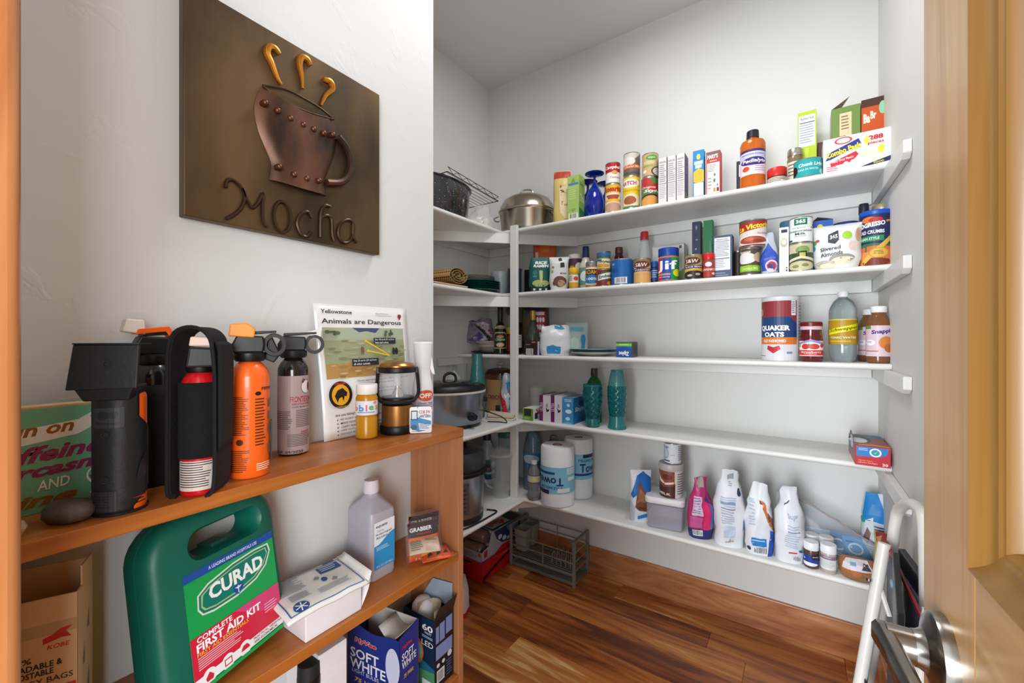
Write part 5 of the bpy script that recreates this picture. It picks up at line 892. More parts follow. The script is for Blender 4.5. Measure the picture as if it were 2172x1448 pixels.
_, _, _, zt_ = can('dark green bean can under the evaporated milk can', 1673, 1725, 518, 1.825, z, '3c4a34', [('r', -.5, .66, 1.5, 1, 'c9bf9e'), ('e', .55, .76, .2, .16, '7c9a56'), ('r', .42, .45, .66, .72, '222a16'), ('r', .46, .50, .62, .66, 'c8b040'), ('p', [(.1, .42), (.5, .54), (.95, .42), (.95, .32), (.5, .44), (.1, .32)], 'd8d2b4'), ('e', .5, .16, .42, .18, 'c6bd92'), ('e', .35, .14, .1, .06, '8a845c'), ('e', .62, .18, .1, .06, '8a845c')])
can('white evaporated milk can with green square, stacked on the green bean can', 1674, 1724, 464, 1.825, zt_ + .0006, 'e6ebe8', [('r', .30, .70, .68, .98, '1f6a4e'), ('t', .49, .85, .28, .16, '365', 'eaf4ee', .04), ('t', .44, .58, .4, .08, 'Organic', '5a6a64', .005, .1), ('t', .48, .44, .72, .11, 'Evaporated', '22302e', .02), ('t', .48, .32, .3, .10, 'Milk', '22302e', .02), ('e', .86, .58, .06, .04, 'd88a3a'), ('e', .92, .68, .05, .05, '4a8a8a'), ('e', .15, .06, .1, .05, '2a5a4a'), ('l', .3, .18, .7, .24, 2, '8a9a94')])
t, w, h = bx('batter_mix_box', 'blue tempura batter box with black open flap behind the almond pouch', 1724, 1767, 467, 1.90, z, .06, '1d5ab8', [('e', .36, .86, .16, .07, 'e4d84a'), ('r', .45, .84, 1, .88, 'd8e4f0'), ('r', .16, .60, .95, .80, '4a4a22'), ('t', .55, .70, .74, .12, 'TEMPURA', 'f0ecd0', .04), ('r', .3, .52, .95, .58, 'e6ecf2')])
MB().add([(-w / 2, 0, h), (w / 2, 0, h), (w / 2, .03, h + .008), (-w * .25, .03, h + .020)], [(0, 1, 2, 3)]).build('top_flap', M('222226', .5), t, smooth=0, solid=.001)
jar('round tub with a dark blue lid behind the almond pouch', 1766, 1822, 474, 1.93, z, [('tub', [(.9, 0), (.96, .88)], M('c8ccd2', .35)), ('lid', [(1, .86), (1.02, .88), (1.02, .97), (.97, 1)], M('1f3a86', .4))], name='tub', cat='tub')
pch('almond_pouch', 'white slivered almonds pouch with green dot and nut picture', 1722, 1826, 478, 1.83, z, .055, 'dcdcdc', [('p', [(.36, .78), (.56, .86), (.58, .64), (.50, .56), (.36, .60)], '2c3034'), ('t', .47, .72, .16, .09, '365', 'e8ecec', .03, .1, 8), ('e', .74, .72, .10, .09, '9cc832'), ('t', .40, .46, .42, .09, 'Slivered', '22262a', .02, .1, 6), ('t', .42, .34, .46, .09, 'Almonds', '22262a', .02, .1, 6), ('e', .95, .72, .05, .16, 'c89a78'), ('e', .86, .48, .1, .1, 'd9c4b4'), ('e', .06, .62, .04, .05, '4a9a4a'), ('e', .12, .66, .05, .03, 'c8484a'), ('e', .05, .5, .04, .06, '4a86a8'), ('e', .62, .22, .26, .10, '8c8c86'), ('e', .64, .18, .24, .08, 'e0cfae'), ('e', .28, .10, .22, .09, 'd8c4a2'), ('e', .26, .14, .20, .07, 'a8a49c'), ('e', .3, .09, .16, .06, 'e8d8b8')], topw=1.05, gus=.78, turn=-4, bot=.86)
jar('clear bottle with a dark navy cap behind the bread crumb canister', 1816, 1848, 433, 1.95, z, [('bottle', [(1, 0), (1, .6), (.6, .84)], glass('c8d6de', .45), True), ('cap', [(.68, .84), (.72, .86), (.7, .97), (.62, 1)], M('27303c', .4))], name='clear_bottle', cat='bottle')
jar('jar with a pale gold lid behind the bread crumb canister', 1848, 1893, 435, 1.95, z, [('jar_body', [(.95, 0), (1, .03), (1, .88), (.9, .91)], M('9a8a6c', .2)), ('lid', [(.98, .90), (1, .91), (1, .985), (.94, 1)], M('c9c09a', .35, .5))], name='glass_jar')
t, R, h = jar('dark blue bread crumb canister with pasta picture and blue lid', 1821, 1894, 450, 1.84, z, [('canister', [(.96, 0), (.97, .02), (.97, .92)], M('20264e', .4)), ('lid', [(.98, .92), (1, .93), (1, .985), (.95, 1)], M('1b52c0', .35))], None, name='bread_crumb_canister', cat='canister')
deco(t, 'paper_label', Round(R * .975, 0, h * .92), [('r', -.5, 0, 1.5, 1, '23295a'), ('e', .36, .90, .16, .06, 'd8762a'), ('e', .5, .89, .14, .05, 'b8302a'), ('t', .36, .80, .66, .09, 'PROGRESSO', 'f4f2ea', .05, .1, 5), ('p', [(.7, .87), (1, .9), (.72, .83)], 'd8962a'), ('t', .36, .66, .62, .07, 'BREAD CRUMBS', 'f0eee8', .03), ('r', -.02, .48, .66, .585, '2a8a54'), ('t', .32, .533, .5, .05, 'ITALIAN STYLE', 'e0f0e4', .02, .1), ('p', [(-.3, .38), (.3, .44), (1.2, .40), (1.2, 0), (-.3, 0)], '3c6a44'), ('e', .48, .17, .66, .22, 'c8703a'), ('e', .3, .2, .2, .08, 'e08a4a'), ('e', .7, .22, .2, .09, 'd87a3a'), ('e', .5, .08, .3, .08, '7a3424'), ('p', [(.12, .04), (.22, .0), (.98, .62), (.9, .66)], 'd8b24a'), ('e', .56, .25, .20, .10, 'c89a34'), ('e', .56, .25, .17, .08, 'd8b04a'), ('l', .46, .21, .66, .29, 3, '6a4a1a'), ('r', .86, .7, 1.0, .95, 'd8dae0'), ('l', .88, .72, .98, .93, 5, '444')], off=.0002)
# alcove wing, second shelf
mt_ = thing('woven_placemat', 'brown woven placemat rolled up on the second shelf wing', 'placemat', (-1.425, 1.43, z + .0095), 0); 
def woven():
    m = M('6b4a20', .8, vary=0).copy(); nt = m.node_tree; b = nt.nodes['Principled BSDF']; tc = nt.nodes.new('ShaderNodeTexCoord'); ck = nt.nodes.new('ShaderNodeTexBrick'); ck.inputs['Scale'].default_value = 40
    ck.inputs['Color1'].default_value = (*lin('33291c'), 1); ck.inputs['Color2'].default_value = (*lin('4a3a22'), 1); ck.inputs['Mortar'].default_value = (*lin('c9a468'), 1); ck.inputs['Mortar Size'].default_value = .05
    nt.links.new(tc.outputs['Object'], ck.inputs['Vector']); nt.links.new(ck.outputs['Color'], b.inputs['Base Color']); return m
sp = []
for i in range(70):
    a = 4.7 + i * .30; r = .010 + .0010 * i * .62; sp.append((r * math.cos(a) * 1.25, r * math.sin(a) * .78 + .042))
def strip(sp_, x0, x1, th):
    mb = MB(); rings = []
    for i, (a, b_) in enumerate(sp_):
        p, q = sp_[max(0, i - 1)], sp_[min(len(sp_) - 1, i + 1)]; d = Vector((q[0] - p[0], q[1] - p[1])).normalized(); n_ = (-d.y * th, d.x * th)
        rings.append([(x0, a, b_), (x1, a, b_), (x1, a + n_[0], b_ + n_[1]), (x0, a + n_[0], b_ + n_[1])])
    return mb.loft(rings)
strip(sp, -.13, .155, .0035).build('rolled_mat', woven(), mt_, smooth=50)
tn = tag(MB().box(-1.475, 1.12, z + .0005, -1.272, 1.50, z + .0085).build('tan_placemat', M('c9a684', .85, vary=.2, scale=150, bump=.4), smooth=0, bevel=.003), 'thin tan placemat lying flat under the rolled woven one', 'placemat')
GRP = M('0e4a42', .25, coat=.3); x0, y0 = -1.40, 1.735
pp = [(.4, 0), (.55, .05), (.62, .35), (.95, .8), (1, .95), (.98, 1), (.9, .8), (.55, .3), (.1, .25)]
nm = ('bottom', 'second', 'third', 'fourth', 'fifth')
for i in range(5):
    t = thing('dinner_plate', nm[i] + ' dark green plate counted upward in the stack on the second shelf', 'plate', (x0, y0, z + .0006 + i * .0105), i * .3, 'dark green plates')
    MB().lathe([(r * .118, zz * .020) for r, zz in pp], 44, cap1=True).build('plate', GRP, t, smooth=50)
for i in range(3):
    t = thing('side_plate', ('lowest', 'middle', 'top')[i] + ' of three dark-rimmed white plates stacked on the green plates', 'plate', (x0 - .012, y0 - .008, z + .0006 + 4 * .0105 + .021 + i * .0065), 0, 'white plates on the green stack')
    MB().lathe([(r * .10, zz * .012) for r, zz in pp], 44).build('plate', M('dcd9d2', .25), t, smooth=50)
    MB().tube([(.099 * math.cos(a), .099 * math.sin(a), .0117) for a in [2 * math.pi * k / 40 for k in range(40)]], .0016, 6, closed=True).build('dark_rim', M('3a3634', .3), t)
t, R, h = cyl('hammered_bowl', 'pale hammered glass bowl beside the green plates', 'bowl', 1062, 42, 578, z, [('bowl', [(.7, 0), (.75, .02), (.95, .5), (1, 1), (.96, 1), (.9, .5), (.6, .06)], M('b9c4c8', .12, 0, .4, bump=.6, scale=90))], Y=1.86, group=None)
t, R, h = cyl('blue_tumbler', 'ribbed slate blue tumbler at the shelf post on the second shelf', 'tumbler', 1092, 30, 571, z, [('tumbler', [(.86, 0), (.9, .02)] + [(.92 + .02 * (i % 2) + .002 * i, .06 + .05 * i) for i in range(17)] + [(1, .95), (1, 1), (.95, 1), (.88, .1)], M('2c4258', .25, 0, .2))], Y=1.86)
# ------------------------------------------------------------------ middle shelf
z = Z3
t, R, h = jar('oats_canister', 'tall oats canister with red and navy label and orange band', 1614, 1697, 631, 1.865, z, [('canister', [(.97, 0), (.98, .01), (.98, .95)], M('d9d9da', .38)), ('lid', [(.99, .95), (1, .955), (1, .99), (.96, 1)], M('dfe0e2', .35))], None, cat='canister')
deco(t, 'paper_label', Round(R * .983, 0, h * .95), [('r', -.5, 0, 1.5, 1, 'd6d6d8'), ('r', -.1, .27, .80, .98, '8f3036'), ('p', [(-.1, .38), (.80, .38), (.80, .60), (.66, .72), (.10, .72), (-.1, .60)], '1d3f72'), ('r', -.1, .38, .80, .58, '1d3f72'), ('r', -.1, .27, .80, .385, 'd8762e'), ('t', .38, .53, .56, .10, 'QUAKER', 'f4f4f2', .05), ('t', .38, .43, .36, .08, 'OATS', 'f4f4f2', .05), ('t', .38, .325, .42, .05, 'OLD FASHIONED', 'f6e4d4', .04), ('p', [(.28, .25), (.38, .22), (.48, .25), (.5, .19), (.38, .12), (.26, .19)], 'c02a3c'), ('e', .1, .80, .06, .06, 'b09a5a'), ('r', .68, .74, .77, .98, 'e4e6ea'), ('l', .69, .76, .76, .96, 6, '444'), ('r', .60, .12, .70, .15, '5a8ab8'), ('l', .06, .06, .28, .08, 1, '222'), ('r', .82, .05, 1.2, .95, 'c9c9cc'), ('l', .85, .1, 1.1, .9, 16, '8a8a90')], off=.0002)
# jam jar
RJ = M('5a0f14', .1, coat=.5)
jar('jam_jar', 'strawberry jam jar with dark red lid and fruit label', 1695, 1746, 683, 1.83, z, [('jar_body', [(.9, 0), (.98, .03), (.98, .50), (.96, .58), (.88, .72), (.88, .80)], RJ), ('band', [(.92, .80), (.95, .81), (.95, .88), (.92, .89)], M('d8b8c4', .4)), ('lid', [(.93, .89), (.96, .895), (.95, .98), (.88, 1)], M('6a1418', .35))], [('r', -.05, .14, 1.0, .52, 'ece6e4'), ('p', [(.0, .46), (.5, .56), (1, .46), (1, .40), (.5, .50), (0, .40)], '8f90c4'), ('e', .34, .38, .12, .07, 'cc3030'), ('e', .58, .38, .16, .07, 'd24030'), ('e', .84, .40, .08, .05, 'c82a2a'), ('e', .12, .40, .06, .05, 'c8a43a'), ('p', [(.42, .46), (.5, .43), (.44, .36)], '3a8a3a'), ('r', -.05, .16, 1.0, .29, 'c8302e'), ('t', .5, .235, .6, .06, 'Strawberry', 'f4e6de', .02), ('l', .3, .17, .7, .2, 1, 'f0d8cc')], roff=.99)
# tonic water bottle
t, R, h = jar('soda_bottle', 'clear tonic bottle with a yellow label and white cap', 1757, 1819, 619, 1.865, z, [('bottle', [(.55, .02), (.8, .0), (.95, .08), (1, .14), (1, .72), (.92, .78), (.7, .86), (.42, .905), (.33, .915), (.32, .925)], M('dceaec', .05, 0, .75, vary=0)), ('cap', [(.36, .925), (.38, .93), (.38, .985), (.34, 1)], M('e4e6e6', .4))], None, cat='bottle')
deco(t, 'paper_label', Round(R * 1.005, h * .25, h * .355), [('r', -.5, 0, 1.5, 1, 'b08a1e'), ('r', -.5, .96, 1.5, 1, 'd8c84a'), ('p', [(.12, .36), (.92, .62), (.92, .84), (.12, .58)], 'e8e010'), ('t', .52, .60, .72, .16, 'Schweppes', '4a4208', .02, .3, 9), ('r', -.3, .45, .08, .62, '8a7010'), ('t', .5, .27, .66, .08, 'TONIC WATER', 'f0e8c8', .02), ('l', .2, .06, .8, .14, 1, 'd8c470')], off=.0003)
for i, (a, b_, yt, Y) in enumerate(((1818, 1876, 656, 1.955), (1836, 1891, 650, 1.83))):
    t, R, h = jar('tea_bottle', ('amber tea bottle partly hidden behind the front tea bottle', 'front amber tea bottle with pink peach label and white cap')[i], a, b_, yt, Y, z, [('bottle', [(.85, 0), (.96, .02), (1, .08), (1, .60), (.97, .66), (.86, .76), (.66, .83), (.58, .86), (.58, .90)], M('8a5a38', .1, 0, .25, vary=0)), ('cap', [(.62, .89), (.66, .9), (.66, .985), (.6, 1)], M('ecebe9', .35))], [('r', -.3, .12, 1.3, .66, 'd9c2cc'), ('r', -.3, .60, .3, .66, '5a8a4a'), ('t', .62, .55, .62, .09, 'Snapple', '2f2f86', .04, .15, 6), ('e', .70, .36, .2, .11, 'd2843a'), ('e', .78, .27, .14, .08, 'b86a2e'), ('e', .28, .36, .14, .05, 'f0eef2'), ('l', .18, .34, .36, .38, 2, '3a4a9a'), ('l', .15, .18, .6, .22, 1, 'b05a4a')], cat='bottle')
# corner of the middle shelf
t = thing('round_tray', 'dark round metal tray lying at the alcove end of the middle shelf', 'tray', (-1.43, 1.905, z + .0004), 0)
MB().lathe([(.09, 0), (.11, .001), (.122, .010), (.126, .012), (.125, .014), (.11, .005), (.02, .004)], 40).build('tray', M('3a322c', .35, .4), t, smooth=40)
for i in range(2):
    t = thing('foam_bowl', ('lower of two cream bowls stacked on the dark tray', 'upper cream bowl with a crumpled bag in it, on the dark tray')[i], 'bowl', (-1.425, 1.90, z + .006 + .022 * i), 0, 'cream bowls'); t.rotation_euler[1] = ra(-3 * i)
    MB().lathe([(.055, 0), (.06, .002), (.085, .035), (.09, .037), (.088, .04), (.08, .037), (.055, .006)], 40).build('bowl', M('ddd2c4', .5), t, smooth=40)
t, b, sf, pt = pch('plastic_bag', 'crumpled purple and clear bag resting in the cream bowl', 988, 1050, 680, 1.90, z + .062, .08, M('8d8796', .25, alpha=.8, vary=.3, scale=60), [('p', [(.05, .1), (.45, .5), (.6, .2), (.3, .0)], '56468c'), ('p', [(.3, .9), (.6, .6), (.9, .1), (.8, .05), (.45, .6)], '2a2428'), ('p', [(.4, .9), (.9, .8), (.9, .2), (.66, .55)], 'c9b8c0'), ('r', .26, .1, .36, .26, 'c8a81e'), ('p', [(.72, .62), (.9, .7), (.9, .4)], '9a3a4a')], wr=.014, seed=7, cat='bag', gus=.35, topw=.75)
DG = M('10140f', .1, coat=.4)
t, R, h = jar('liqueur_bottle', 'dark cream liqueur bottle with gold-framed oval label', 1047, 1075, 652, 1.835, z, [('bottle', [(.9, 0), (1, .02), (1, .42), (.92, .52), (.62, .62), (.40, .68), (.36, .72)], DG), ('neck_wrap', [(.37, .72), (.40, .74), (.40, .97), (.38, 1)], M('15130f', .4))], [('p', [(.12, .12), (.10, .40), (.25, .47), (.75, .47), (.90, .40), (.88, .12)], 'b09a58'), ('p', [(.17, .14), (.15, .39), (.28, .445), (.72, .445), (.85, .39), (.83, .14)], '1c2a26'), ('e', .5, .37, .2, .03, 'b8703a'), ('t', .5, .31, .5, .05, 'CREAM', '9ad0b4', .02), ('e', .5, .2, .2, .045, 'c9a878')], cat='bottle', roff=1.01)
deco(t, 'neck_medallion', Round(R * .80, 0, h), [('e', .55, .555, .42, .055, 'c9b088'), ('e', .55, .555, .30, .04, 'a88a58')], off=.002)
jar('small_red_jar', 'red sauce jar with yellow lid between the liqueur and wine bottles', 1073, 1092, 694, 1.90, z, SPL(M('d8c02a', .4), M('8a2a28', .2)), [('r', -.2, .1, 1.2, .65, 'a83a34')])
jar('wine_bottle', 'dark wine bottle half hidden by the shelf post', 1083, 1107, 672, 1.845, z, [('bottle', [(.95, 0), (1, .02), (1, .68), (.85, .78), (.45, .86), (.4, 1)], M('141210', .1, coat=.4))], [('r', .1, .18, .9, .52, 'b8b0a0'), ('l', .2, .22, .8, .48, 4, '5a5448')], cat='bottle')
pch('chip_bag', 'grey chip bag with a black name patch behind the liqueur bottle', 1064, 1110, 645, 1.97, z, .05, '7d7a74', [('p', [(.45, .62), (.95, .62), (.95, .45), (.45, .45)], '1a1a1a'), ('t', .70, .535, .4, .1, 'Sch', 'e8e8e4', .02), ('e', .4, .85, .2, .09, '55504a')], cat='bag', gus=.8)
pch('snack_bag', 'dark multicoloured snack bag in the back corner behind the gold-capped bottle', 1108, 1164, 642, 1.985, z, .045, '5a5048', [('p', [(.3, .98), (.6, .98), (.7, .85), (.4, .86)], '2c4a7a'), ('p', [(0, .7), (.3, .8), (.3, .4), (0, .3)], '6a5a3a'), ('e', .2, .9, .15, .07, '3a3028')], cat='bag', gus=.8)
pch('snack_bag', 'red and white candy bag behind the gold-capped bottle', 1134, 1158, 659, 1.925, z, .03, 'a82a30', [('r', .1, .9, .9, .98, 'e6ddcf')] + [('e', .25 + .25 * (i % 3), .28 + .17 * (i // 3), .11, .06, 'f0e8e4') for i in range(12)], cat='bag', gus=.85)
t, R, h = jar('amber_bottle', 'greenish glass bottle with a gold cap beside the post', 1115, 1145, 659, 1.87, z, [('bottle', [(.9, 0), (1, .02), (1, .36), (.9, .50), (.55, .66), (.36, .74), (.34, .80)], M('4c584a', .1, 0, .35, vary=0)), ('cap', [(.40, .78), (.43, .79), (.40, .97), (.36, 1)], M('b89a58', .35, .7))], [('r', .1, .06, .9, .3, '6a4a2a')], cat='bottle')
bx('tea_box', 'dark brown box with barcode in front of the gold-capped bottle', 1113, 1138, 722, 1.80, z, .05, '2c211e', [('r', .12, .03, .72, .44, 'e2ddd6'), ('b', .16, .06, .68, .40, 14, '1a1a1a'), ('l', .1, .66, .6, .74, 1, 'b8a898'), ('r', .6, .85, .9, .92, 'd88a4a')])
bx('tea_box', 'small blue and white box beside the dark brown barcode box', 1139, 1153, 724, 1.81, z, .045, '2a4a9a', [('r', .0, .0, .35, 1, 'd8d8e4'), ('l', .4, .1, .95, .9, 7, '7a92d0')])
pch('zip_pouch', 'puffy white stand-up pouch with a bright blue label', 1145, 1211, 690, 1.835, z, .07, M('e4e6ea', .3, alpha=.92, vary=.04), [('p', [(.24, .06), (.24, .28), (.42, .34), (.66, .28), (.66, .06)], '1d86c4'), ('e', .5, .14, .045, .035, 'e8f2f8'), ('e', .5, .14, .028, .02, '1d86c4'), ('p', [(.45, .98), (.75, 1.0), (.85, .86), (.5, .86)], '3a9ac0')], wr=.007, seed=3, cat='pouch', gus=.62, topw=.85)
t, b, sf, pt = pch('zip_pouch', 'clear flat pouch with teal print behind the white pouch', 1200, 1247, 683, 1.90, z, .03, M('cfdfe2', .2, alpha=.55, vary=0), [('r', .2, .72, .8, .84, '6ab0c4'), ('p', [(.68, .08), (.88, .08), (.86, .3), (.9, .5), (.86, .62), (.72, .62), (.68, .5), (.72, .3)], '1f86bc'), ('e', .4, .35, .2, .2, 'b8d6c4')], wr=.003, seed=9, cat='pouch', gus=.9)
for i in range(3):
    x, y = xy(1260, 1.89)
    t = thing('dessert_plate', ('lowest', 'middle', 'top')[i] + ' slate blue rimmed plate in the short stack on the middle shelf', 'plate', (x, y, z + .0006 + i * .0075), 0, 'slate blue plates')
    MB().lathe([(r * .112, zz * .019) for r, zz in pp], 44).build('plate', M('d6d4ce' if i == 0 else '5a6f86', .3), t, smooth=50)
    if i == 2: MB().tube([(.110 * math.cos(a), .110 * math.sin(a), .0185) for a in [2 * math.pi * k / 40 for k in range(40)]], .0018, 6, closed=True).build('pale_rim', M('b8bec4', .3), t)
    if i == 2: MB().lathe([(.02, .0055), (.06, .006), (.088, .0125)], 36, cap1=False).build('pale_centre', M('c4c8cb', .35), t)
bx('bag_box', 'blue and green zip bag box lying upside down on the middle shelf', 1307, 1340, 725, 1.80, z, .08, '1a4f9c', [('r', 0, .68, 1, .90, '8cc23a'), ('p', [(0, .55), (.5, .68), (1, .55), (1, .72), (0, .72)], '1f62b4'), ('t', .50, .27, .66, .34, 'Ziploc', 'f2f6fa', .04, 0, 180), ('r', 0, .9, 1, 1, '3a6a4a'), ('l', .2, .74, .8, .84, 1, 'd8ecb8')], [('r', 0, 0, 1, 1, '3d4a48'), ('r', .2, .2, .9, .8, '22282a')])

# ------------------------------------------------------------------ fourth shelf
z = Z4
x, y = -1.345, 1.455
scn = thing('slow_cooker', 'oval stainless slow cooker with black lid on the shelf wing', 'slow cooker', (x, y, z + .0004), ra(62))
MB().lathe([(.135, 0), (.145, .006), (.15, .016), (.15, .02)], 56, ex=1.0, ey=.78).build('base', BLK, scn)
MB().lathe([(.151, .018), (.158, .03), (.165, .15), (.166, .158)], 56, ex=1.0, ey=.78).build('steel_body', M('8d929c', .25, .9, vary=.1, scale=5), scn)
MB().lathe([(.166, .156), (.174, .159), (.174, .166), (.166, .168)], 56, ex=1.0, ey=.78).build('crock_rim', M('d0cdc8', .3), scn)
MB().lathe([(.168, .167), (.172, .172), (.170, .182), (.155, .194)], 56, ex=1.0, ey=.78, cap1=False).build('lid_rim', BLK, scn)
MB().lathe([(.155, .193), (.12, .205), (.07, .212), (.01, .214)], 56, ex=1.0, ey=.78).build('glass_lid', M('14161a', .05, coat=.6, vary=0), scn)
MB().tube(spl([(-.03, 0, .212), (-.024, 0, .236), (0, 0, .246), (.024, 0, .236), (.03, 0, .212)], 4), .0065, 8).build('lid_handle', BLK, scn)
for s in (-1, 1): MB().box(s * .168 - .012, -.03, .105, s * .168 + .012, .03, .125).build('side_handle', BLK, scn, smooth=0, bevel=.004)
A = [2 * math.pi * i / 24 for i in range(24)]
kb = Vector((.062, -.130 * .92)); d = Vector((.35, -.94)).normalized()
MB().loft([[(kb.x + d.x * o + r * math.cos(a) * -d.y, kb.y + d.y * o + r * math.cos(a) * d.x, .055 + r * math.sin(a)) for a in A] for r, o in ((.019, -.01), (.019, .008), (.014, .014), (.013, .024), (.010, .026))]).build('control_knob', BLK, scn, smooth=40)
# glasses behind the slow cooker
GL = glass('dfe3de', .24)
for i, (px, w, yt, Y) in enumerate(((951, 22, 774, 1.70), (976, 30, 770, 1.78))):
    cyl('drinking_glass', ('plain glass tumbler behind the slow cooker, next to the tipped glass', 'plain glass tumbler behind the slow cooker, next to the teal glass')[i], 'glass', px, w, yt, z, [('glass', [(.8, 0), (.85, .02), (1, 1), (.95, 1), (.8, .06)], GL)], Y=Y)
tg_ = thing('drinking_glass', 'tipped glass leaning behind the slow cooker by the wall', 'glass', (-1.50, 1.58, z + .165), 0); tg_.rotation_euler = (0, ra(50), ra(50))
MB().lathe([(.024, 0), (.027, .003), (.033, .09), (.031, .09), (.024, .006)], 28).build('glass', GL, tg_)
TEAL = M('3aa3a6', .05, 0, .6, vary=0); TEALD = M('128088', .05, 0, .55, vary=0)
cyl('teal_glass', 'pale teal glass carafe between the tumblers and brown crock', 'carafe', 1012, 34, 750, z, [('carafe', [(.9, 0), (1, .02), (1, .5), (.85, .62), (.66, .85), (.68, 1), (.6, 1), (.58, .86), (.8, .5)], M('4d9c9c', .08, 0, .5, vary=0, bump=.4, scale=80))], Y=1.70)
t, R, h = cyl('stoneware_crock', 'tan stoneware slow cooker crock with brown glass lid in the corner', 'crock', 1061, 64, 790, z, [('crock_body', [(.88, 0), (.95, .03), (.95, .80), (1, .84), (1, .90)], M('b08a5c', .4, vary=.1)), ('brown_band', [(.985, .84), (1.01, .85), (1.01, .965), (1, .97)], M('5a2f1a', .3)), ('glass_lid', [(1, .97), (1.0, 1), (.8, 1.09), (.3, 1.13)], M('4a3428', .06, 0, .3, vary=0)), ('lid_knob', [(.14, 1.13), (.12, 1.17), (.22, 1.21), (.2, 1.25), (.05, 1.26)], M('b9a898', .2))], Y=1.90)
deco(t, 'crock_print', Round(R * .955, 0, h), [('t', .45, .42, .5, .10, 'CROCK-POT', '5a3a22', .03), ('l', .3, .32, .6, .36, 1, '8a6a44'), ('r', .4, .06, .6, .22, '2a211c')])
pch('bread_bag', 'red and blue bread bag slumped by the shelf post', 1060, 1098, 792, 1.80, z + .028, .08, M('b8c2cc', .25, alpha=.8, vary=.1), [('p', [(.0, .6), (.35, .3), (.5, .0), (.1, .0)], 'c8252e'), ('p', [(.3, .75), (.9, .8), (.95, .1), (.5, .05), (.6, .3)], '2a86b8'), ('t', .45, .45, .4, .12, 'W', 'e8e4f0', .04), ('p', [(.45, .55), (.6, .6), (.6, .45)], 'd83a4a')], wr=.008, seed=8, cat='bag', gus=.45, topw=.5)
tw = thing('dish_towel', 'folded cream dish towel with red print under the bread bag', 'towel', (-1.245, 1.735, z + .0004), ra(20))
for i in range(3): MB().loft([[tuple(wob((a * (1 - .04 * i), b_ * (1 - .05 * i), zz), .004, 22, i)) for a, b_ in rrect(.155, .10, .02, 3)] for zz in (.003 + .009 * i, .011 + .009 * i)]).build('fold', M('d6c8b4' if i != 1 else 'cabba6', .9, vary=.12, scale=80, bump=.3), tw, smooth=60)
MB().tube(spl([(-1.255, 1.60, z + .06), (-1.20, 1.60, z + .05), (-1.165, 1.63, z + .03), (-1.16, 1.655, z + .0032), (-1.20, 1.645, z + .0032), (-1.25, 1.62, z + .0032)], 5), .0028, 6).build('power_cord', M('15151a', .5))
tag(bpy.data.objects['power_cord'], 'black power cord looping out from the slow cooker', 'cord')
# right of the post
t, R, h = cyl('plastic_cup', 'clear plastic cup behind the purple-striped boxes', 'cup', 1138, 33, 820, z, [('cup', [(.72, 0), (.76, .02), (1, .97), (1.04, 1), (.98, 1), (.74, .05)], glass('d8dadc', .22))], Y=1.90)
bx('food_wrap_box', 'small white and green wrap box with an open end by the post', 1109, 1131, 866, 1.775, z, .12, 'e8e8e2', [('r', 0, 0, 1, 1, '6a9a3a'), ('r', .12, .35, .8, .95, '2c3020'), ('r', .1, .05, .7, .25, '8ab852')], [('r', 0, 0, 1, .4, 'dfe0da'), ('p', [(.2, .9), (.4, .4), (.6, .9), (.5, .9), (.4, .6), (.3, .9)], 'c83a2a'), ('r', .12, .08, .35, .6, '22241e')], cat='box')
for i, (a, b_) in enumerate(((1144, 1168), (1168.5, 1192))):
    bx('storage_bag_box', ('purple-striped white box of the pair, next to the small green box', 'purple-striped white box of the pair, touching the light blue box')[i], a, b_, 838.5, 1.80, z, .16, 'dcd8de', [('r', 0, 0, .33, 1, '6a1f58'), ('t', .17, .55, .7, .14, 'ULTRA', 'e0c4d8', .02, 0, 90), ('p', [(.55, .55), (.75, .45), (.9, .5), (.85, .4), (.65, .36)], '2a2438'), ('t', .66, .62, .3, .1, 'slider', '5a4a6a', .01, 0, 90)], top=[('r', 0, 0, 1, 1, 'b4b0b2'), ('r', 0, 0, .33, 1, '6a4a60')])
bx('storage_bag_box', 'light blue box of storage bags beside the teal fish bottle', 1192.5, 1216, 844, 1.80, z, .16, '3d94cc', [('l', .2, .82, .85, .94, 2, 'd8ecf6'), ('e', .55, .72, .14, .06, 'd4ecf6'), ('e', .58, .48, .28, .08, 'e0f2fa'), ('e', .5, .20, .2, .07, 'c8e6f4'), ('p', [(0, 0), (.5, .1), (1, 0)], '6ab4dc')], [('r', 0, 0, 1, 1, '2a78b4'), ('t', .42, .52, .6, .22, 'Simply', 'cfe8f6', .03, .1), ('e', .6, .75, .25, .12, '1d4a78'), ('p', [(0, 0), (1, 0), (1, .3), (.4, .2)], '1f629c')], top=[('r', 0, 0, 1, 1, '7c8e9c')])
def scaled(t, name, prof, R, h, mat, n=48, m=30):
    """turned body whose skin is raised in fish scales"""
    def rad(v):
        for (r0, z0), (r1, z1) in zip(prof, prof[1:]):
            if z0 <= v <= z1: return r0 + (r1 - r0) * (v - z0) / (z1 - z0)
        return prof[-1][0]
    z0, z1 = prof[0][1], prof[-1][1]; rings = []
    for j in range(m + 1):
        v = z0 + (z1 - z0) * j / m
        rings.append([(R * rad(v) * (1 + .05 * math.sin(8 * a + (math.pi if (j // 3) % 2 else 0)) * math.sin(math.pi * (j % 3 + .5) / 3)) * math.cos(a), R * rad(v) * (1 + .05 * math.sin(8 * a + (math.pi if (j // 3) % 2 else 0)) * math.sin(math.pi * (j % 3 + .5) / 3)) * math.sin(a), h * v) for a in [2 * math.pi * i / n for i in range(n)]])
    MB().loft(rings).build(name, mat, t, smooth=70)
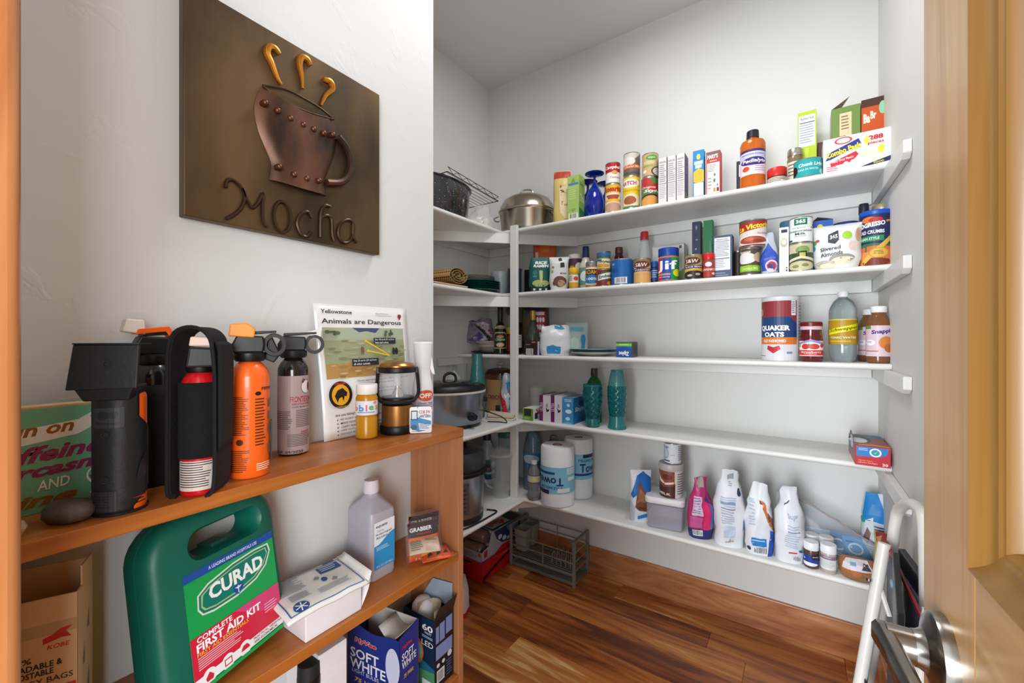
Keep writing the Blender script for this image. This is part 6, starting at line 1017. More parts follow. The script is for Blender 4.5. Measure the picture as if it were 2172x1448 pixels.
t, R, h = cyl('fish_glass', 'dark teal fish-scale glass tumbler in front of the green bottle', 'tumbler', 1257, 41, 815, z, [('foot', [(.62, 0), (.72, .02), (.76, .10), (.72, .2)], TEAL), ('rim', [(.99, .95), (1.02, .96), (1.02, .99), (.97, 1), (.9, .98)], TEAL)], Y=1.815)
scaled(t, 'scaled_body', [(.70, .19), (.86, .36), (1, .62), (1.02, .82), (.98, .96)], R, h, TEALD)
jar('green_bottle', 'green glass bottle with dark cap behind the fish-scale tumbler', 1244, 1277, 781, 1.92, z, [('bottle', [(.95, 0), (1, .02), (1, .66), (.85, .76), (.45, .84), (.38, .87)], M('0c6a30', .08, 0, .3, vary=0)), ('cap', [(.42, .86), (.46, .88), (.44, .98), (.4, 1)], M('3a2c22', .4))], cat='bottle')
t, R, h = cyl('fish_glass', 'stacked pair of teal fish-scale glasses standing alone on the fourth shelf', 'carafe', 1309, 41, 784, z, [('foot', [(.92, 0), (.98, .015), (.84, .10), (.80, .22)], TEAL), ('clear_top', [(.94, .725), (.88, .8), (.70, .94), (.62, .97)], M('58a8a4', .08, 0, .5, vary=0)), ('rim', [(.60, .965), (.66, .97), (.66, .99), (.6, 1)], TEAL)], Y=1.84)
scaled(t, 'scaled_body', [(.80, .21), (.92, .36), (1, .55), (1, .70), (.95, .73)], R, h, TEALD)
# red and blue carton with a cut-out at the right wall
x0b, x1b = .15, .243
rb = thing('bandage_carton', 'red and blue carton with an oval cut-out near the right wall', 'carton', (.198, 1.742, z + .0004), 0)
w, d, h = .086, .20, .062
b = MB().box(-w / 2, 0, 0, w / 2, d, h).build('box_body', M('b03a3c', .4), rb, smooth=0, bevel=.001)
deco(b, 'front_print', Flat((-w / 2, 0, 0), (w, 0, 0), (0, 0, h)), [('r', 0, 0, 1, 1, 'bc2030'), ('p', [(.04, .96), (.95, .96), (.9, .62), (.7, .5), (.04, .45)], '2a7ac0'), ('e', .58, .70, .17, .22, 'e6f0f6'), ('e', .58, .70, .12, .155, '2f92b8'), ('p', [(.52, .70), (.57, .62), (.68, .86), (.57, .70)], '8ad04a'), ('l', .1, .72, .38, .88, 2, 'b8d6ee'), ('t', .3, .25, .4, .07, 'Flexible Fabric', 'f0a83a', .005), ('t', .36, .14, .55, .08, 'adhesive bandages', 'e8c8cc', .005), ('t', .85, .13, .16, .14, '30', 'f4dcdc', .03)])
deco(b, 'top_print', Flat((-w / 2, 0, h), (w, 0, 0), (0, d, 0)), [('r', 0, 0, 1, 1, '8a4a44'), ('r', .3, .75, 1, .98, '2a7a9c'), ('p', [(.1, .0), (.5, .06), (1, .0), (1, .12), (.5, .16), (.1, .1)], 'd8842a'), ('e', .25, .55, .34, .32, '3c3838'), ('e', .18, .45, .28, .22, 'd2d6e0')])
deco(b, 'side_print', Flat((-w / 2, d, 0), (0, -d, 0), (0, 0, h)), [('r', 0, 0, 1, 1, 'a86a6a'), ('e', .45, .95, .3, .5, '3c3838'), ('e', .5, .9, .22, .35, 'd2d6e0'), ('r', .0, .0, .2, 1, '6a86a8')])
# ------------------------------------------------------------------ lowest shelf
z = Z5
x, y = -1.278, 1.42
pc = thing('pressure_cooker', 'stainless electric pressure cooker with black lid on the lowest wing', 'pressure cooker', (x, y, z + .0004), ra(40))
MB().lathe([(.115, 0), (.125, .005), (.125, .03)], 44).build('base', M('26262a', .4), pc)
MB().lathe([(.124, .028), (.126, .035), (.128, .20), (.126, .205)], 44).build('steel_body', M('9aa0a6', .28, .9), pc)
MB().lathe([(.128, .203), (.142, .208), (.144, .222), (.136, .228)], 44).build('black_collar', BLK, pc)
MB().lathe([(.132, .228), (.136, .24), (.130, .285), (.118, .305), (.06, .318), (.01, .320)], 44).build('lid', M('3a3c40', .3, .3), pc)
MB().tube(spl([(-.05, 0, .312), (-.04, 0, .338), (0, 0, .345), (.04, 0, .338), (.05, 0, .312)], 3), .009, 8).build('lid_handle', BLK, pc)
for s in (-1, 1): MB().box(s * .150 - .016, -.028, .20, s * .150 + .010, .028, .222).build('side_handle', BLK, pc, smooth=0, bevel=.005)
MB().grid(lambda u, v: (.1292 * math.sin(.15 + .34 * u), -.1292 * math.cos(.15 + .34 * u), .05 + .135 * v), 6, 6).build('control_panel', M('6a7078', .3, .6), pc, smooth=40)
for i in range(6): MB().grid(lambda u, v, i=i: (.1298 * math.sin(.22 + .18 * u), -.1298 * math.cos(.22 + .18 * u), .065 + .018 * i + .003 * v), 3, 1).build('panel_mark', M('22262c', .4), pc, smooth=0)
tag(MB().tube(spl([(-1.235, 1.30, z + .0045), (-1.17, 1.31, z + .0045), (-1.148, 1.37, z + .0045), (-1.143, 1.48, z + .0045), (-1.15, 1.56, z + .0045), (-1.20, 1.55, z + .0045)], 6), .0036, 6).build('power_cord', M('1a1a1c', .5)), 'black flat power cord lying on the shelf edge by the pressure cooker', 'cord')
jar('bleach_bottle', 'translucent white jug with a dark cap behind the pressure cooker', 1014, 1052, 921, 1.87, z, [('jug', [(.95, 0), (1, .03), (1, .55), (.85, .70), (.45, .86), (.36, .88)], M('cdd4d8', .3, 0, .3, vary=0)), ('cap', [(.40, .88), (.43, .89), (.42, .99), (.38, 1)], M('22262e', .4))], [('r', .1, .12, .9, .5, '1d5a62'), ('t', .6, .25, .5, .08, 'bleach', 'd8e4e8', .02), ('r', .2, .10, .9, .18, '203a5c'), ('e', .75, .4, .1, .07, 'd8e4e8')], cat='jug', ey=.75)
jar('plastic_canister', 'clear canister with a teal lid in the back corner behind the pitcher', 1057, 1098, 912, 1.93, z, [('canister', [(.95, 0), (1, .02), (1, .88)], glass('b8cccc', .5)), ('lid', [(1.03, .88), (1.04, .9), (1.02, .98), (.95, 1)], M('3c6a68', .4))], cat='canister')
t, R, h = cyl('plastic_pitcher', 'clear plastic pitcher with domed lid beside the shelf post', 'pitcher', 1063, 52, 960, z, [('pitcher_body', [(.62, 0), (.66, .01), (.74, .2), (1, .9), (1.02, 1), (.97, 1), (.70, .2), (.6, .02)], glass('d6dadd', .16)), ('rim', [(1.0, .95), (1.05, .96), (1.05, 1), (1, 1.01)], glass('e4e8ea', .3)), ('domed_lid', [(.98, 1.01), (.9, 1.06), (.6, 1.13), (.1, 1.16)], glass('dce2e4', .16))], Y=1.735)
MB().tube(spl([(-R * .95, 0, h * .88), (-R * 1.5, 0, h * .82), (-R * 1.6, 0, h * .6), (-R * 1.2, 0, h * .3), (-R * .75, 0, h * .18)], 4), .006, 8).build('handle', glass('d6dadd', .25), t)
WB = M('b4d6ea', .05, 0, .7, vary=0)
jar('water_jug', 'large ribbed clear water bottle behind the small one', 1110, 1152, 908, 1.93, z, [('bottle', [(.92, 0), (1, .02), (.97, .1), (1, .18), (1, .62), (.95, .7), (.6, .90), (.3, .97), (.28, 1)], WB)], [('r', -.3, .42, 1.3, .62, '3a86c4'), ('e', .4, .52, .3, .07, 'd8e8f2')], cat='bottle')
jar('water_bottle', 'small clear water bottle beside the front paper towel roll', 1119, 1147, 977, 1.80, z, [('bottle', [(.85, 0), (.95, .02)] + [((1 if i % 2 else .94), .05 + .035 * i) for i in range(12)] + [(1, .47), (1, .66), (.9, .74), (.45, .90), (.42, .92)], M('d4dae4', .05, 0, .75, vary=0)), ('cap', [(.46, .92), (.48, .925), (.46, 1)], M('d8dce2', .4))], [('r', -.3, .46, 1.3, .66, 'c4c6d6'), ('r', -.3, .64, 1.3, .66, '8a3a50'), ('r', -.3, .46, 1.3, .48, '8a3a50'), ('r', .35, .5, .7, .62, 'cfd87a')], cat='bottle')
PT = M('eef0f4', .75, vary=.03, scale=120, bump=.15)
def towel(label, x0, x1, yt, Y, items, up=False):
    t, R, h = cyl('paper_towel_roll', label, 'paper towels', (x0 + x1) / 2, x1 - x0, yt, z, [('roll', [(.93, 0), (1, .012), (1, .97), (.94, 1), (.3, 1.0), (.28, .98)], PT)], Y=Y, group='paper towel rolls')
    MB().lathe([(R * .3, h * .98), (R * .27, h * .98), (R * .27, h * 1.002), (R * .3, h * 1.002), (R * .3, h * .98)], 20, cap0=False, cap1=False).build('cardboard_core', M('8d7a68', .8), t)
    MB().lathe([(R * 1.012, h * .02), (R * 1.012, h * .98), (R * .96, h * 1.006)], 36, cap0=False, cap1=False).build('plastic_wrap', glass('eef6fa', .10), t)
    deco(t, 'wrap_print', Round(R * 1.013, 0, h), items, off=.0003)
BLU = '86c6e2'
towel('back paper towel roll, lettering the right way up', 1197, 1257, 927, 1.975, [('r', -.5, .34, 1.5, .76, BLU), ('t', .84, .53, .62, .15, 'Towels', '1d3f72', .03), ('t', .72, .655, .45, .05, 'PREMIUM', '3a6a9a', .02), ('r', .6, .70, .95, .76, '1c2c4a'), ('r', .4, .40, .95, .44, '1d4a86'), ('r', .05, .66, .24, .74, 'e6f2f8'), ('l', .06, .67, .22, .73, 2, '7ab0d0')])
towel('front paper towel roll, standing upside down', 1147, 1218, 943, 1.83, [('r', -.5, .24, 1.5, .68, BLU), ('t', .30, .44, .62, .14, 'Towels', '1d3f72', .03, 0, 180), ('t', .36, .335, .45, .05, 'PREMIUM', '3a6a9a', .02, 0, 180), ('r', .0, .22, .34, .29, '1c2c4a'), ('r', .0, .56, .45, .60, '1d4a86'), ('r', .68, .56, .92, .66, 'e6f2f8'), ('r', .70, .57, .9, .65, 'c8e0ee'), ('r', .70, .45, .92, .51, 'e6f2f8'), ('r', .5, .26, .74, .33, 'e6f2f8')])
t = thing('metal_lid_ring', 'small metal jar stand with wire loop behind the front paper towel roll', 'metal stand', (*xy(1175, 1.93), z + .0004), 0)
MB().lathe([(.028, 0), (.03, .004), (.028, .27), (.024, .275)], 24).build('canister_body', M('8a8c90', .3, .8), t)
MB().tube(spl([(-.02, 0, .27), (-.018, 0, .292), (0, 0, .30), (.018, 0, .292), (.02, 0, .27)], 3), .003, 6).build('wire_loop', M('5a544c', .35, .8), t)
# chocolate pouch with clear folded top
t, b, sf, pt = pch('chocolate_pouch', 'blue and white chocolate baking pouch with a folded clear top', 1336, 1381, 997, 1.845, z, .045, 'd6dbe2', [('p', [(.0, .52), (.3, .9), (.62, .98), (.98, .86), (.98, .48), (.5, .60), (.1, .46)], '1f66b4'), ('p', [(.20, .30), (.42, .80), (.60, .66), (.95, .48), (1, .30), (.80, .22), (.4, .24)], '7a4a34'), ('p', [(.28, .38), (.46, .66), (.9, .44), (.84, .36), (.5, .42)], 'a06c4c'), ('p', [(.30, .32), (.8, .30), (.7, .26), (.4, .26)], '5a3424'), ('p', [(.30, .06), (.30, .13), (.86, .20), (.86, .12)], '2a7ac4'), ('p', [(0, .02), (.14, .02), (.2, .3), (0, .4)], 'b8bcc4')], turn=12, gus=.55, seed=6, wr=.003)
w_ = .052; 
MB().grid(lambda u, v: (-w_ * .35 - .050 * v - .008 * math.sin(3 * v), -.018 + .036 * u, .112 + .018 * math.sin(v * 2.6) - .085 * v * v), 4, 10).build('clear_fold', glass('cfd4d2', .45), t, smooth=60)
# storage container, frosting tub and can stacked on it
x, y = xy(1413, 1.875)
sb_ = thing('storage_container', 'square clear food container with a grey-white lid', 'container', (x, y, z + .0004), ra(8))
sq = lambda w, d, r, zz: [(a, b_, zz) for a, b_ in rrect(w, d, r, 4)]
MB().loft([sq(.135, .125, .012, 0), sq(.145, .135, .014, .01), sq(.150, .140, .014, .108), sq(.146, .136, .013, .108), sq(.138, .128, .012, .006)], True, True).build('container_body', M('c4c2d0', .15, alpha=.38, vary=0), sb_, smooth=40)
MB().loft([sq(.156, .146, .018, .104), sq(.160, .150, .02, .110), sq(.160, .150, .02, .128), sq(.152, .142, .02, .133)]).build('lid', M('dcd9de', .4), sb_, smooth=40)
MB().tube([(a, b_, .106) for a, b_ in rrect(.157, .147, .018, 4)], .0022, 6, closed=True).build('grey_seal', M('6a6872', .5), sb_)
zc2 = z + .0004 + .1335
t, R, h = jar('frosting_tub', 'brown and white chocolate frosting tub on the container lid', 1397, 1449, 980, 1.865, zc2, [('tub', [(.9, 0), (.92, .02), (.98, .82)], M('d8d4d2', .35)), ('lid', [(1, .81), (1.02, .83), (1.02, .97), (.97, 1)], M('b9b4b6', .35))], None, cat='tub')
deco(t, 'paper_label', Round(lambda v: R * (.925 + .055 * v), 0, h * .80), [('r', -.5, 0, 1.5, 1, 'd6d0d0'), ('r', -.3, 0, .62, .55, '4a2a1e'), ('p', [(-.2, 1), (.60, 1), (.60, .5), (.3, .38), (.05, .55), (-.2, .9)], '8a4a3a'), ('p', [(.05, .95), (.12, .6), (.35, .48), (.58, .55), (.58, .62), (.35, .56), (.2, .68)], 'ead8cc'), ('e', .4, .78, .14, .1, '6a2e22'), ('t', .3, .14, .4, .09, 'MILK', 'e8dcd4', .02), ('l', .68, .1, .98, .92, 9, '6a6468')], off=.0002)
can('white and blue cocoa can stacked on the frosting tub', 1408, 1445, 937, 1.865, zc2 + h + .0006, 'dfe2ea', [('e', .22, .5, .14, .3, '9ab4c8'), ('e', .22, .5, .1, .24, 'c9d8e0'), ('t', .2, .84, .3, .12, 'ice', '2a3448', .02), ('r', .1, .08, .4, .14, '2a3448'), ('l', .72, .1, 1, .9, 8, '6a7080'), ('l', .42, .38, .62, .44, 1, '8a90a0')])
# bags of sugar and flour
BAR = lambda u0, v0, u1, v1: [('r', u0, v0, u1, v1, 'e4e6ea'), ('b', u0 + .02, v0 + .01, u1 - .02, v1 - .01, 12, '3a3c44')]
pch('sugar_bag', 'pink and navy bag of sugar with a clear twisted top', 1457, 1514, 1012, 1.84, z, .075, M('b8306a', .35), [('r', 0, .0, 1, .17, '232f6a'), ('r', .12, .40, .52, .70, 'cfb4cc'), ('l', .14, .42, .5, .68, 7, '7a5a80'), ('p', [(.55, .18), (.8, .18), (.78, .6), (.58, .66)], 'd82a6a'), ('p', [(.8, .18), (.98, .2), (.95, .55), (.85, .62)], '5a74b4'), ('p', [(.66, .66), (.9, .6), (.8, .74)], '3a3a74'), ('r', .06, .20, .5, .38, 'c85a96'), ('p', [(.2, .92), (.3, 1), (.7, 1), (.8, .92), (.75, .84), (.25, .84)], 'a49a92')] + BAR(.14, .05, .52, .155), turn=12, gus=.45, topw=.4, seed=11, wr=.007, cat='bag', bot=.85)
FB = M('e6e8ee', .4, vary=.05)
pch('flour_bag', 'tallest white flour bag with faint blue nutrition print', 1513, 1580, 994, 1.835, z, .085, FB, [('r', .22, .56, .66, .60, '8aa0c0'), ('l', .20, .30, .68, .66, 12, 'a6b6d0'), ('r', .2, .50, .68, .507, '4a5a7c'), ('r', .22, .12, .64, .28, 'c4d0e2'), ('e', .78, .73, .09, .05, '2c4058'), ('p', [(.86, .36), (.98, .44), (.98, .26), (.9, .22)], '2a6aa8'), ('p', [(.32, .92), (.66, .96), (.72, .88), (.36, .86)], '9aa4a8'), ('l', .36, .78, .56, .84, 3, '8a9cb4')] + BAR(.28, .05, .62, .12), turn=10, gus=.6, topw=.5, seed=12, wr=.008, cat='bag', bot=.92)
pch('powdered_sugar_bag', 'white powdered sugar bag with orange swirl and royal blue corner', 1580, 1641, 1025, 1.83, z, .08, FB, [('p', [(.74, 0), (1, 0), (1, .34), (.84, .36), (.78, .26)], '1d4fb0'), ('p', [(.48, .72), (.60, .66), (.80, .46), (1, .34), (1, .52), (.8, .62), (.66, .74), (.5, .78)], 'd2742e'), ('p', [(.62, .64), (.86, .48), (1, .42), (1, .52), (.8, .6)], '6a4a54'), ('p', [(.46, .78), (.56, .72), (.62, .66), (.52, .70)], '1f3f86'), ('r', .20, .14, .70, .27, '2a80cc'), ('l', .24, .17, .66, .25, 2, 'b8d8f0'), ('l', .06, .4, .3, .8, 10, 'b4c4dc'), ('e', .08, .08, .06, .03, '22365e')] + BAR(.22, .03, .72, .13), turn=10, gus=.5, topw=.55, seed=13, wr=.009, cat='bag', bot=.92)
pch('flour_bag', 'white flour bag with a red line of print, beside the zip bag', 1641, 1706, 1034, 1.83, z, .085, FB, [('p', [(.24, .80), (.40, .86), (.46, .80), (.30, .74)], '2c4058'), ('l', .34, .20, .84, .52, 10, 'b4c2d8'), ('r', .36, .44, .84, .448, '4a5a7c'), ('t', .62, .62, .42, .06, 'Sugar', '9ab0c8', .01, .1, 4), ('r', .46, .14, .74, .16, 'c8404a'), ('r', .80, .16, .9, .2, '4a6a9c')] + BAR(.58, .03, .86, .11), turn=10, gus=.5, topw=.6, seed=14, wr=.009, cat='bag', bot=.92)
# zip-top bag with blue packets
x, y = xy(1748, 1.93)
zb_ = thing('zip_bag', 'large clear zip-top bag slumped over blue packets', 'bag', (x, y, z + .0006), ra(-6))
def zbag(u, v, s=-1):
    xx = (u - .5) * .30; top = .205 - .075 * u - .09 * max(0, u - .4); e = max(0, 1 - abs(2 * u - 1) ** 3) ** .5
    p = Vector((xx, s * .05 * e * max(.03, 1 - v ** 2), top * v)); return wob(p, .008 * min(1, v * 6), 22, 5)
ZB = M('d4dce8', .10, alpha=.20, vary=0)
rings = [[zbag(i / 16, j / 12, -1) for i in range(17)] + [zbag(i / 16, j / 12, 1) for i in range(16, -1, -1)] for j in range(13)]
MB().loft(rings).build('bag_film', ZB, zb_, smooth=60)
MB().tube([tuple(zbag(i / 16, 1, -1) + Vector((0, -.001, .002))) for i in range(17)], .0032, 6).build('zip_strip', M('a8949e', .35), zb_)
for i, (dx, dy, dz, rx, ry, rz, cl, lab) in enumerate(((-.02, -.005, .0, 70, 10, 5, 'b8cbe0', 'pale blue packet at the zip end inside the clear bag'), (.05, -.004, .0, 62, -14, -8, '2a8ac8', 'bright blue packet in the middle of the clear zip bag'), (.10, -.012, .0, 66, 8, 14, '3a9ad8', 'bright blue packet at the low end of the clear zip bag'))):
    o = thing('blue_packet', lab, 'packet', (x + dx, y + dy, z + .002), ra(rz)); 
    f = lambda u, v: ((u - .5) * .085, -.016 * math.sin(math.pi * u) ** .5 * math.sin(math.pi * min(1, v + .15)) ** .5 + .03 * v, .085 * v)
    q = MB().grid(f, 10, 10).build('packet', M(cl, .35), o, smooth=60, solid=.012)
    deco(q, 'packet_print', Soft(f, .085, .085, st=.1), [('e', .4, .6, .26, .2, 'd8e6f4'), ('e', .4, .6, .2, .14, cl), ('l', .3, .15, .8, .3, 2, 'e8f2fa'), ('r', .1, .8, .4, .86, '1d3f72')], off=.0009)
def sprinkles(label, x0, x1, yt, Y, lab, fill):
    jar('sprinkle_jar', label, x0, x1, yt, Y, z, [('jar_body', [(.9, 0), (.97, .03), (.97, .66), (.92, .70)], M(fill, .25, vary=.8, scale=900)), ('lid', [(.97, .70), (1, .71), (1, .975), (.95, 1)], M('e8e8ec', .4))], lab, cat='jar', roff=.985)
sprinkles('sprinkle jar with white lid behind the navy-label one', 1705, 1737, 1131, 1.875, [('r', -.3, .1, 1.3, .6, 'c8ccd8')], '8a7a6a')
sprinkles('sprinkle jar with white lid behind the lavender-label one', 1736, 1769, 1137, 1.878, [('r', -.3, .1, 1.3, .6, 'c8ccd8')], '9a8a8a')
sprinkles('sprinkle jar with navy and white label and dark filling', 1704, 1737, 1147, 1.812, [('r', -.2, .16, 1.2, .52, '1f3f94'), ('e', .4, .17, .42, .07, 'e8ecf2'), ('e', .72, .46, .24, .12, '27242c'), ('t', .7, .46, .3, .05, 'jim', 'd8d0e0', .02), ('e', .18, .36, .05, .025, 'e8ecf2')], '5a4038')
sprinkles('sprinkle jar with pale lavender label and light filling', 1739, 1775, 1153, 1.808, [('r', -.3, .14, 1.3, .60, 'dfe4e4'), ('r', -.3, .50, 1.3, .62, '8a7490'), ('l', .15, .2, .85, .46, 7, 'a4b4b4'), ('l', .3, .53, .7, .59, 1, 'd8ccdc')], 'b8a8a4')
# brown sugar bag lying down, upright blue pouch and small packet
t, b, sf, pt = pch('brown_sugar_bag', 'brown sugar bag with white label lying at the shelf front', 1777, 1858, 1182, 1.815, z, .075, M('9a6a42', .3, vary=.15, scale=60), [('p', [(.08, .50), (.14, .94), (.80, .98), (.92, .55)], 'dcd4dc'), ('r', .26, .72, .42, .86, '7aa8d0'), ('p', [(.58, .62), (.66, .9), (.8, .88), (.84, .62)], '4a4448'), ('p', [(0, .34), (.1, .50), (.94, .50), (1, .3), (.7, .25), (.4, .38)], 'b06a2a'), ('p', [(.56, .30), (.62, .44), (.70, .30)], '3a7a62'), ('p', [(.7, .3), (.88, .4), (.86, .25)], 'e4ddd4')], turn=6, gus=.75, topw=.8, seed=15, wr=.004, cat='bag', bot=.75)
pch('tortilla_pouch', 'tall bright blue and white pouch leaning in the right corner', 1826, 1886, 1045, 1.955, z, .05, 'cfd8e2', [('p', [(.1, .62), (.05, 1), (.6, 1), (.85, .86), (.98, .6), (.6, .62)], '1785cc'), ('p', [(.15, .50), (.2, .62), (.5, .68), (.52, .46)], 'e0e8ee'), ('e', .1, .62, .12, .05, '2aa89a'), ('p', [(.1, .36), (.3, .52), (.42, .44), (.3, .3)], '8a6a60'), ('l', .55, .40, .98, .56, 4, '3a4458'), ('l', .2, .05, .8, .34, 9, 'a0b0c8')], gus=.7, topw=.75, seed=16, turn=-10)
pch('seasoning_packet', 'small yellow and maroon seasoning packet by the ladder', 1853, 1895, 1130, 1.86, z, .03, 'c8bc5a', [('p', [(.1, 1), (.9, 1), (.8, .3), (.4, .5)], '8a2a2e'), ('p', [(.2, .9), (.5, .95), (.4, .6)], 'c87a5a'), ('r', .1, .05, .5, .3, 'e0d890')], gus=.8, seed=17, turn=-20)

# ------------------------------------------------------------------ on the floor
# dish rack
dk = thing('dish_rack', 'grey metal dish drying rack with cutlery cups on the floor', 'dish rack', (-1.094, 1.950, .0), 0)
GM = M('85857f', .45, .2); GW = M('989892', .4, .4)
L_, D2, H2 = .375, .158, .225
MB().loft([sq(L_, D2, .02, .004), sq(L_ + .006, D2 + .006, .022, .010), sq(L_ + .008, D2 + .008, .022, .022), sq(L_, D2, .02, .022), sq(L_ - .008, D2 - .008, .018, .010)]).build('drip_tray', GM, dk, smooth=40)
for sx in (-1, 1):
    for sy in (-1, 1): MB().box(sx * L_ / 2 - .008, sy * D2 / 2 - .006, .0, sx * L_ / 2 + .008, sy * D2 / 2 + .006, H2).build('post', GM, dk, smooth=0, bevel=.002)
    MB().box(sx * L_ / 2 - .008, -D2 / 2, H2 - .010, sx * L_ / 2 + .008, D2 / 2, H2 + .002).build('top_bar', GM, dk, smooth=0, bevel=.003)
    for zz in (.075, .12, .165): MB().tube([(sx * L_ / 2, -D2 / 2, zz), (sx * L_ / 2, D2 / 2, zz)], .003, 6).build('side_wire', GW, dk)
for sy in (-1, 1):
    for zz in ((.165, .205) if sy > 0 else (.115, .165)): MB().tube([(-L_ / 2, sy * D2 / 2, zz), (L_ / 2, sy * D2 / 2, zz)], .003, 6).build('long_wire', GW, dk)
    MB().box(-L_ / 2, sy * D2 / 2 - .004, .052, L_ / 2, sy * D2 / 2 + .004, .064).build('lower_rail', GM, dk, smooth=0, bevel=.002)
    MB().tube([(.01, sy * D2 / 2, .06), (.01, sy * D2 / 2, .205 if sy > 0 else .165)], .0025, 6).build('brace_wire', GW, dk)
for i in range(9): MB().tube([(-L_ / 2, -.066 + .0165 * i, .066), (L_ / 2, -.066 + .0165 * i, .066)], .0018, 5).build('floor_wire', GW, dk)
for i in range(5):
    for y_ in (-.045, .01): MB().tube([(.045 + .026 * i, y_, .066), (.045 + .026 * i, y_ + .006, .115), (.045 + .026 * i, y_ + .030, .115), (.045 + .026 * i, y_ + .036, .066)], .0022, 6).build('plate_hoop', GW, dk)
for i, y_ in enumerate((-.040, .040)):
    mb = MB(); cx = -L_ / 2 + .052
    rr_ = lambda w, d, zz: [(cx + a, y_ + b_, zz) for a, b_ in rrect(w, d, .008, 3)]
    mb.loft([rr_(.060, .058, .090), rr_(.075, .072, .200), rr_(.071, .068, .200), rr_(.056, .054, .094)], True, True).build('cutlery_cup', M('8a8b84', .55), dk, smooth=30)
# soda cartons
rc = thing('soda_carton', 'red soda carton lying on the floor under the open can carton', 'carton', (-1.425, 1.645, .0004), 0)
b = MB().box(-.13, 0, 0, .125, .26, .088).build('box_body', M('b3131f', .4), rc, smooth=0, bevel=.002)
deco(b, 'side_print', Flat((.125, 0, 0), (0, .26, 0), (0, 0, .088)), [('p', [(0, .0), (.3, .35), (.6, .5), (1, .75), (1, .9), (.5, .65), (0, .3)], '2a0c0e'), ('p', [(.4, .9), (.9, .98), (.9, .85)], 'd8485a')])
deco(b, 'front_print', Flat((-.13, 0, 0), (.255, 0, 0), (0, 0, .088)), [('p', [(.2, 1), (.75, 1), (.7, .9), (.3, .9)], '14100f')])
dc = thing('soda_carton', 'open silver and blue can carton with cans showing, on top of the red carton', 'carton', (-1.405, 1.665, .0895), ra(-2))
SV = M('a7a9b4', .4); k = .002
W3, D3, H3 = .165, .345, .125
MB().box(-W3 / 2, 0, 0, W3 / 2, D3, k).build('box_base', SV, dc, smooth=0)
b = MB().prism([(0, 0), (0, .045), (.06, .06), (.085, H3), (D3, H3), (D3, 0)], W3 / 2 - k, W3 / 2, 'x').build('box_side', SV, dc, smooth=0)
deco(b, 'side_print', Flat((W3 / 2, 0, 0), (0, D3, 0), (0, 0, H3)), [('p', [(.30, .95), (.99, .95), (.99, .1), (.5, .3), (.36, .6)], '26325e'), ('p', [(.6, .9), (.95, .9), (.95, .5), (.7, .55)], '6a86b0'), ('e', .45, .6, .05, .1, 'c9ccd6'), ('e', .56, .45, .05, .1, 'c9ccd6'), ('e', .66, .36, .04, .08, 'c9ccd6'), ('p', [(.06, .1), (.14, .1), (.14, .38), (.06, .36)], 'a82a30'), ('p', [(.3, 0), (1, 0), (1, .15), (.5, .22)], 'c01c28')], off=.0004)
MB().box(-W3 / 2, 0, k, -W3 / 2 + k, D3, H3).build('box_side', SV, dc, smooth=0)
b = MB().box(-W3 / 2, .10, H3 - k, W3 / 2, D3, H3).build('box_top', SV, dc, smooth=0)
deco(b, 'top_print', Flat((-W3 / 2, .10, H3), (W3, 0, 0), (0, D3 - .10, 0)), [('r', 0, 0, 1, 1, '1d2440'), ('p', [(.1, .05), (.9, .05), (.95, .65), (.2, .7)], 'b9bbc6'), ('t', .55, .36, .70, .30, 'Coke', 'b81a28', .05, .2, 55)], off=.0005)
b = MB().box(-W3 / 2, 0, k, W3 / 2, k * 2, .046).build('front_lip', SV, dc, smooth=0)
deco(b, 'lip_print', Flat((-W3 / 2, 0, 0), (W3, 0, 0), (0, 0, .046)), [('l', .15, .25, .85, .75, 3, '84688a'), ('r', .88, .55, .97, .95, 'c04a3a')])
MB().box(-W3 / 2, D3 - k, k, W3 / 2, D3, H3 - k).build('box_back', SV, dc, smooth=0)
for i in range(2):
    for j in range(3):
        o = thing('soda_can', ('lower' if i == 0 else 'upper') + ' row can, ' + ('nearest the open end', 'middle', 'deepest')[j] + ', lying in the open can carton', 'can', (-1.405 + .078 * .0, 1.665 + .040 + .067 * (j + (.4 if i else 0)), .0895 + .036 + .0605 * i), 0, 'cans in the open carton'); o.rotation_euler = (0, ra(90), 0)
        MB().lathe([(.022, -.06), (.0325, -.052), (.033, -.045), (.033, .045), (.029, .055), (.026, .06), (.022, .0595)], 28).build('can_shell', M('9a8078', .3, .5), o)
# small carton edge poking out behind the bookcase
bb = thing('paper_bag', 'small white and red paper bag edge on the floor behind the bookcase end', 'bag', (-1.272, 1.405, .0004), ra(20))
MB().loft([[tuple(wob((a, b_, zz), .004, 20, 2)) for a, b_ in rrect(.12 * s_, .07 * s_, .012, 3)] for zz, s_ in ((0, 1), (.02, 1.04), (.10, 1), (.16, .8))]).build('bag_body', M('d8d2ca', .6, vary=.15), bb, smooth=60)
MB().loft([[(a, b_, zz) for a, b_ in rrect(.128, .078, .012, 3)] for zz in (.0, .018)]).build('red_base', M('b8242c', .5), bb, smooth=40)

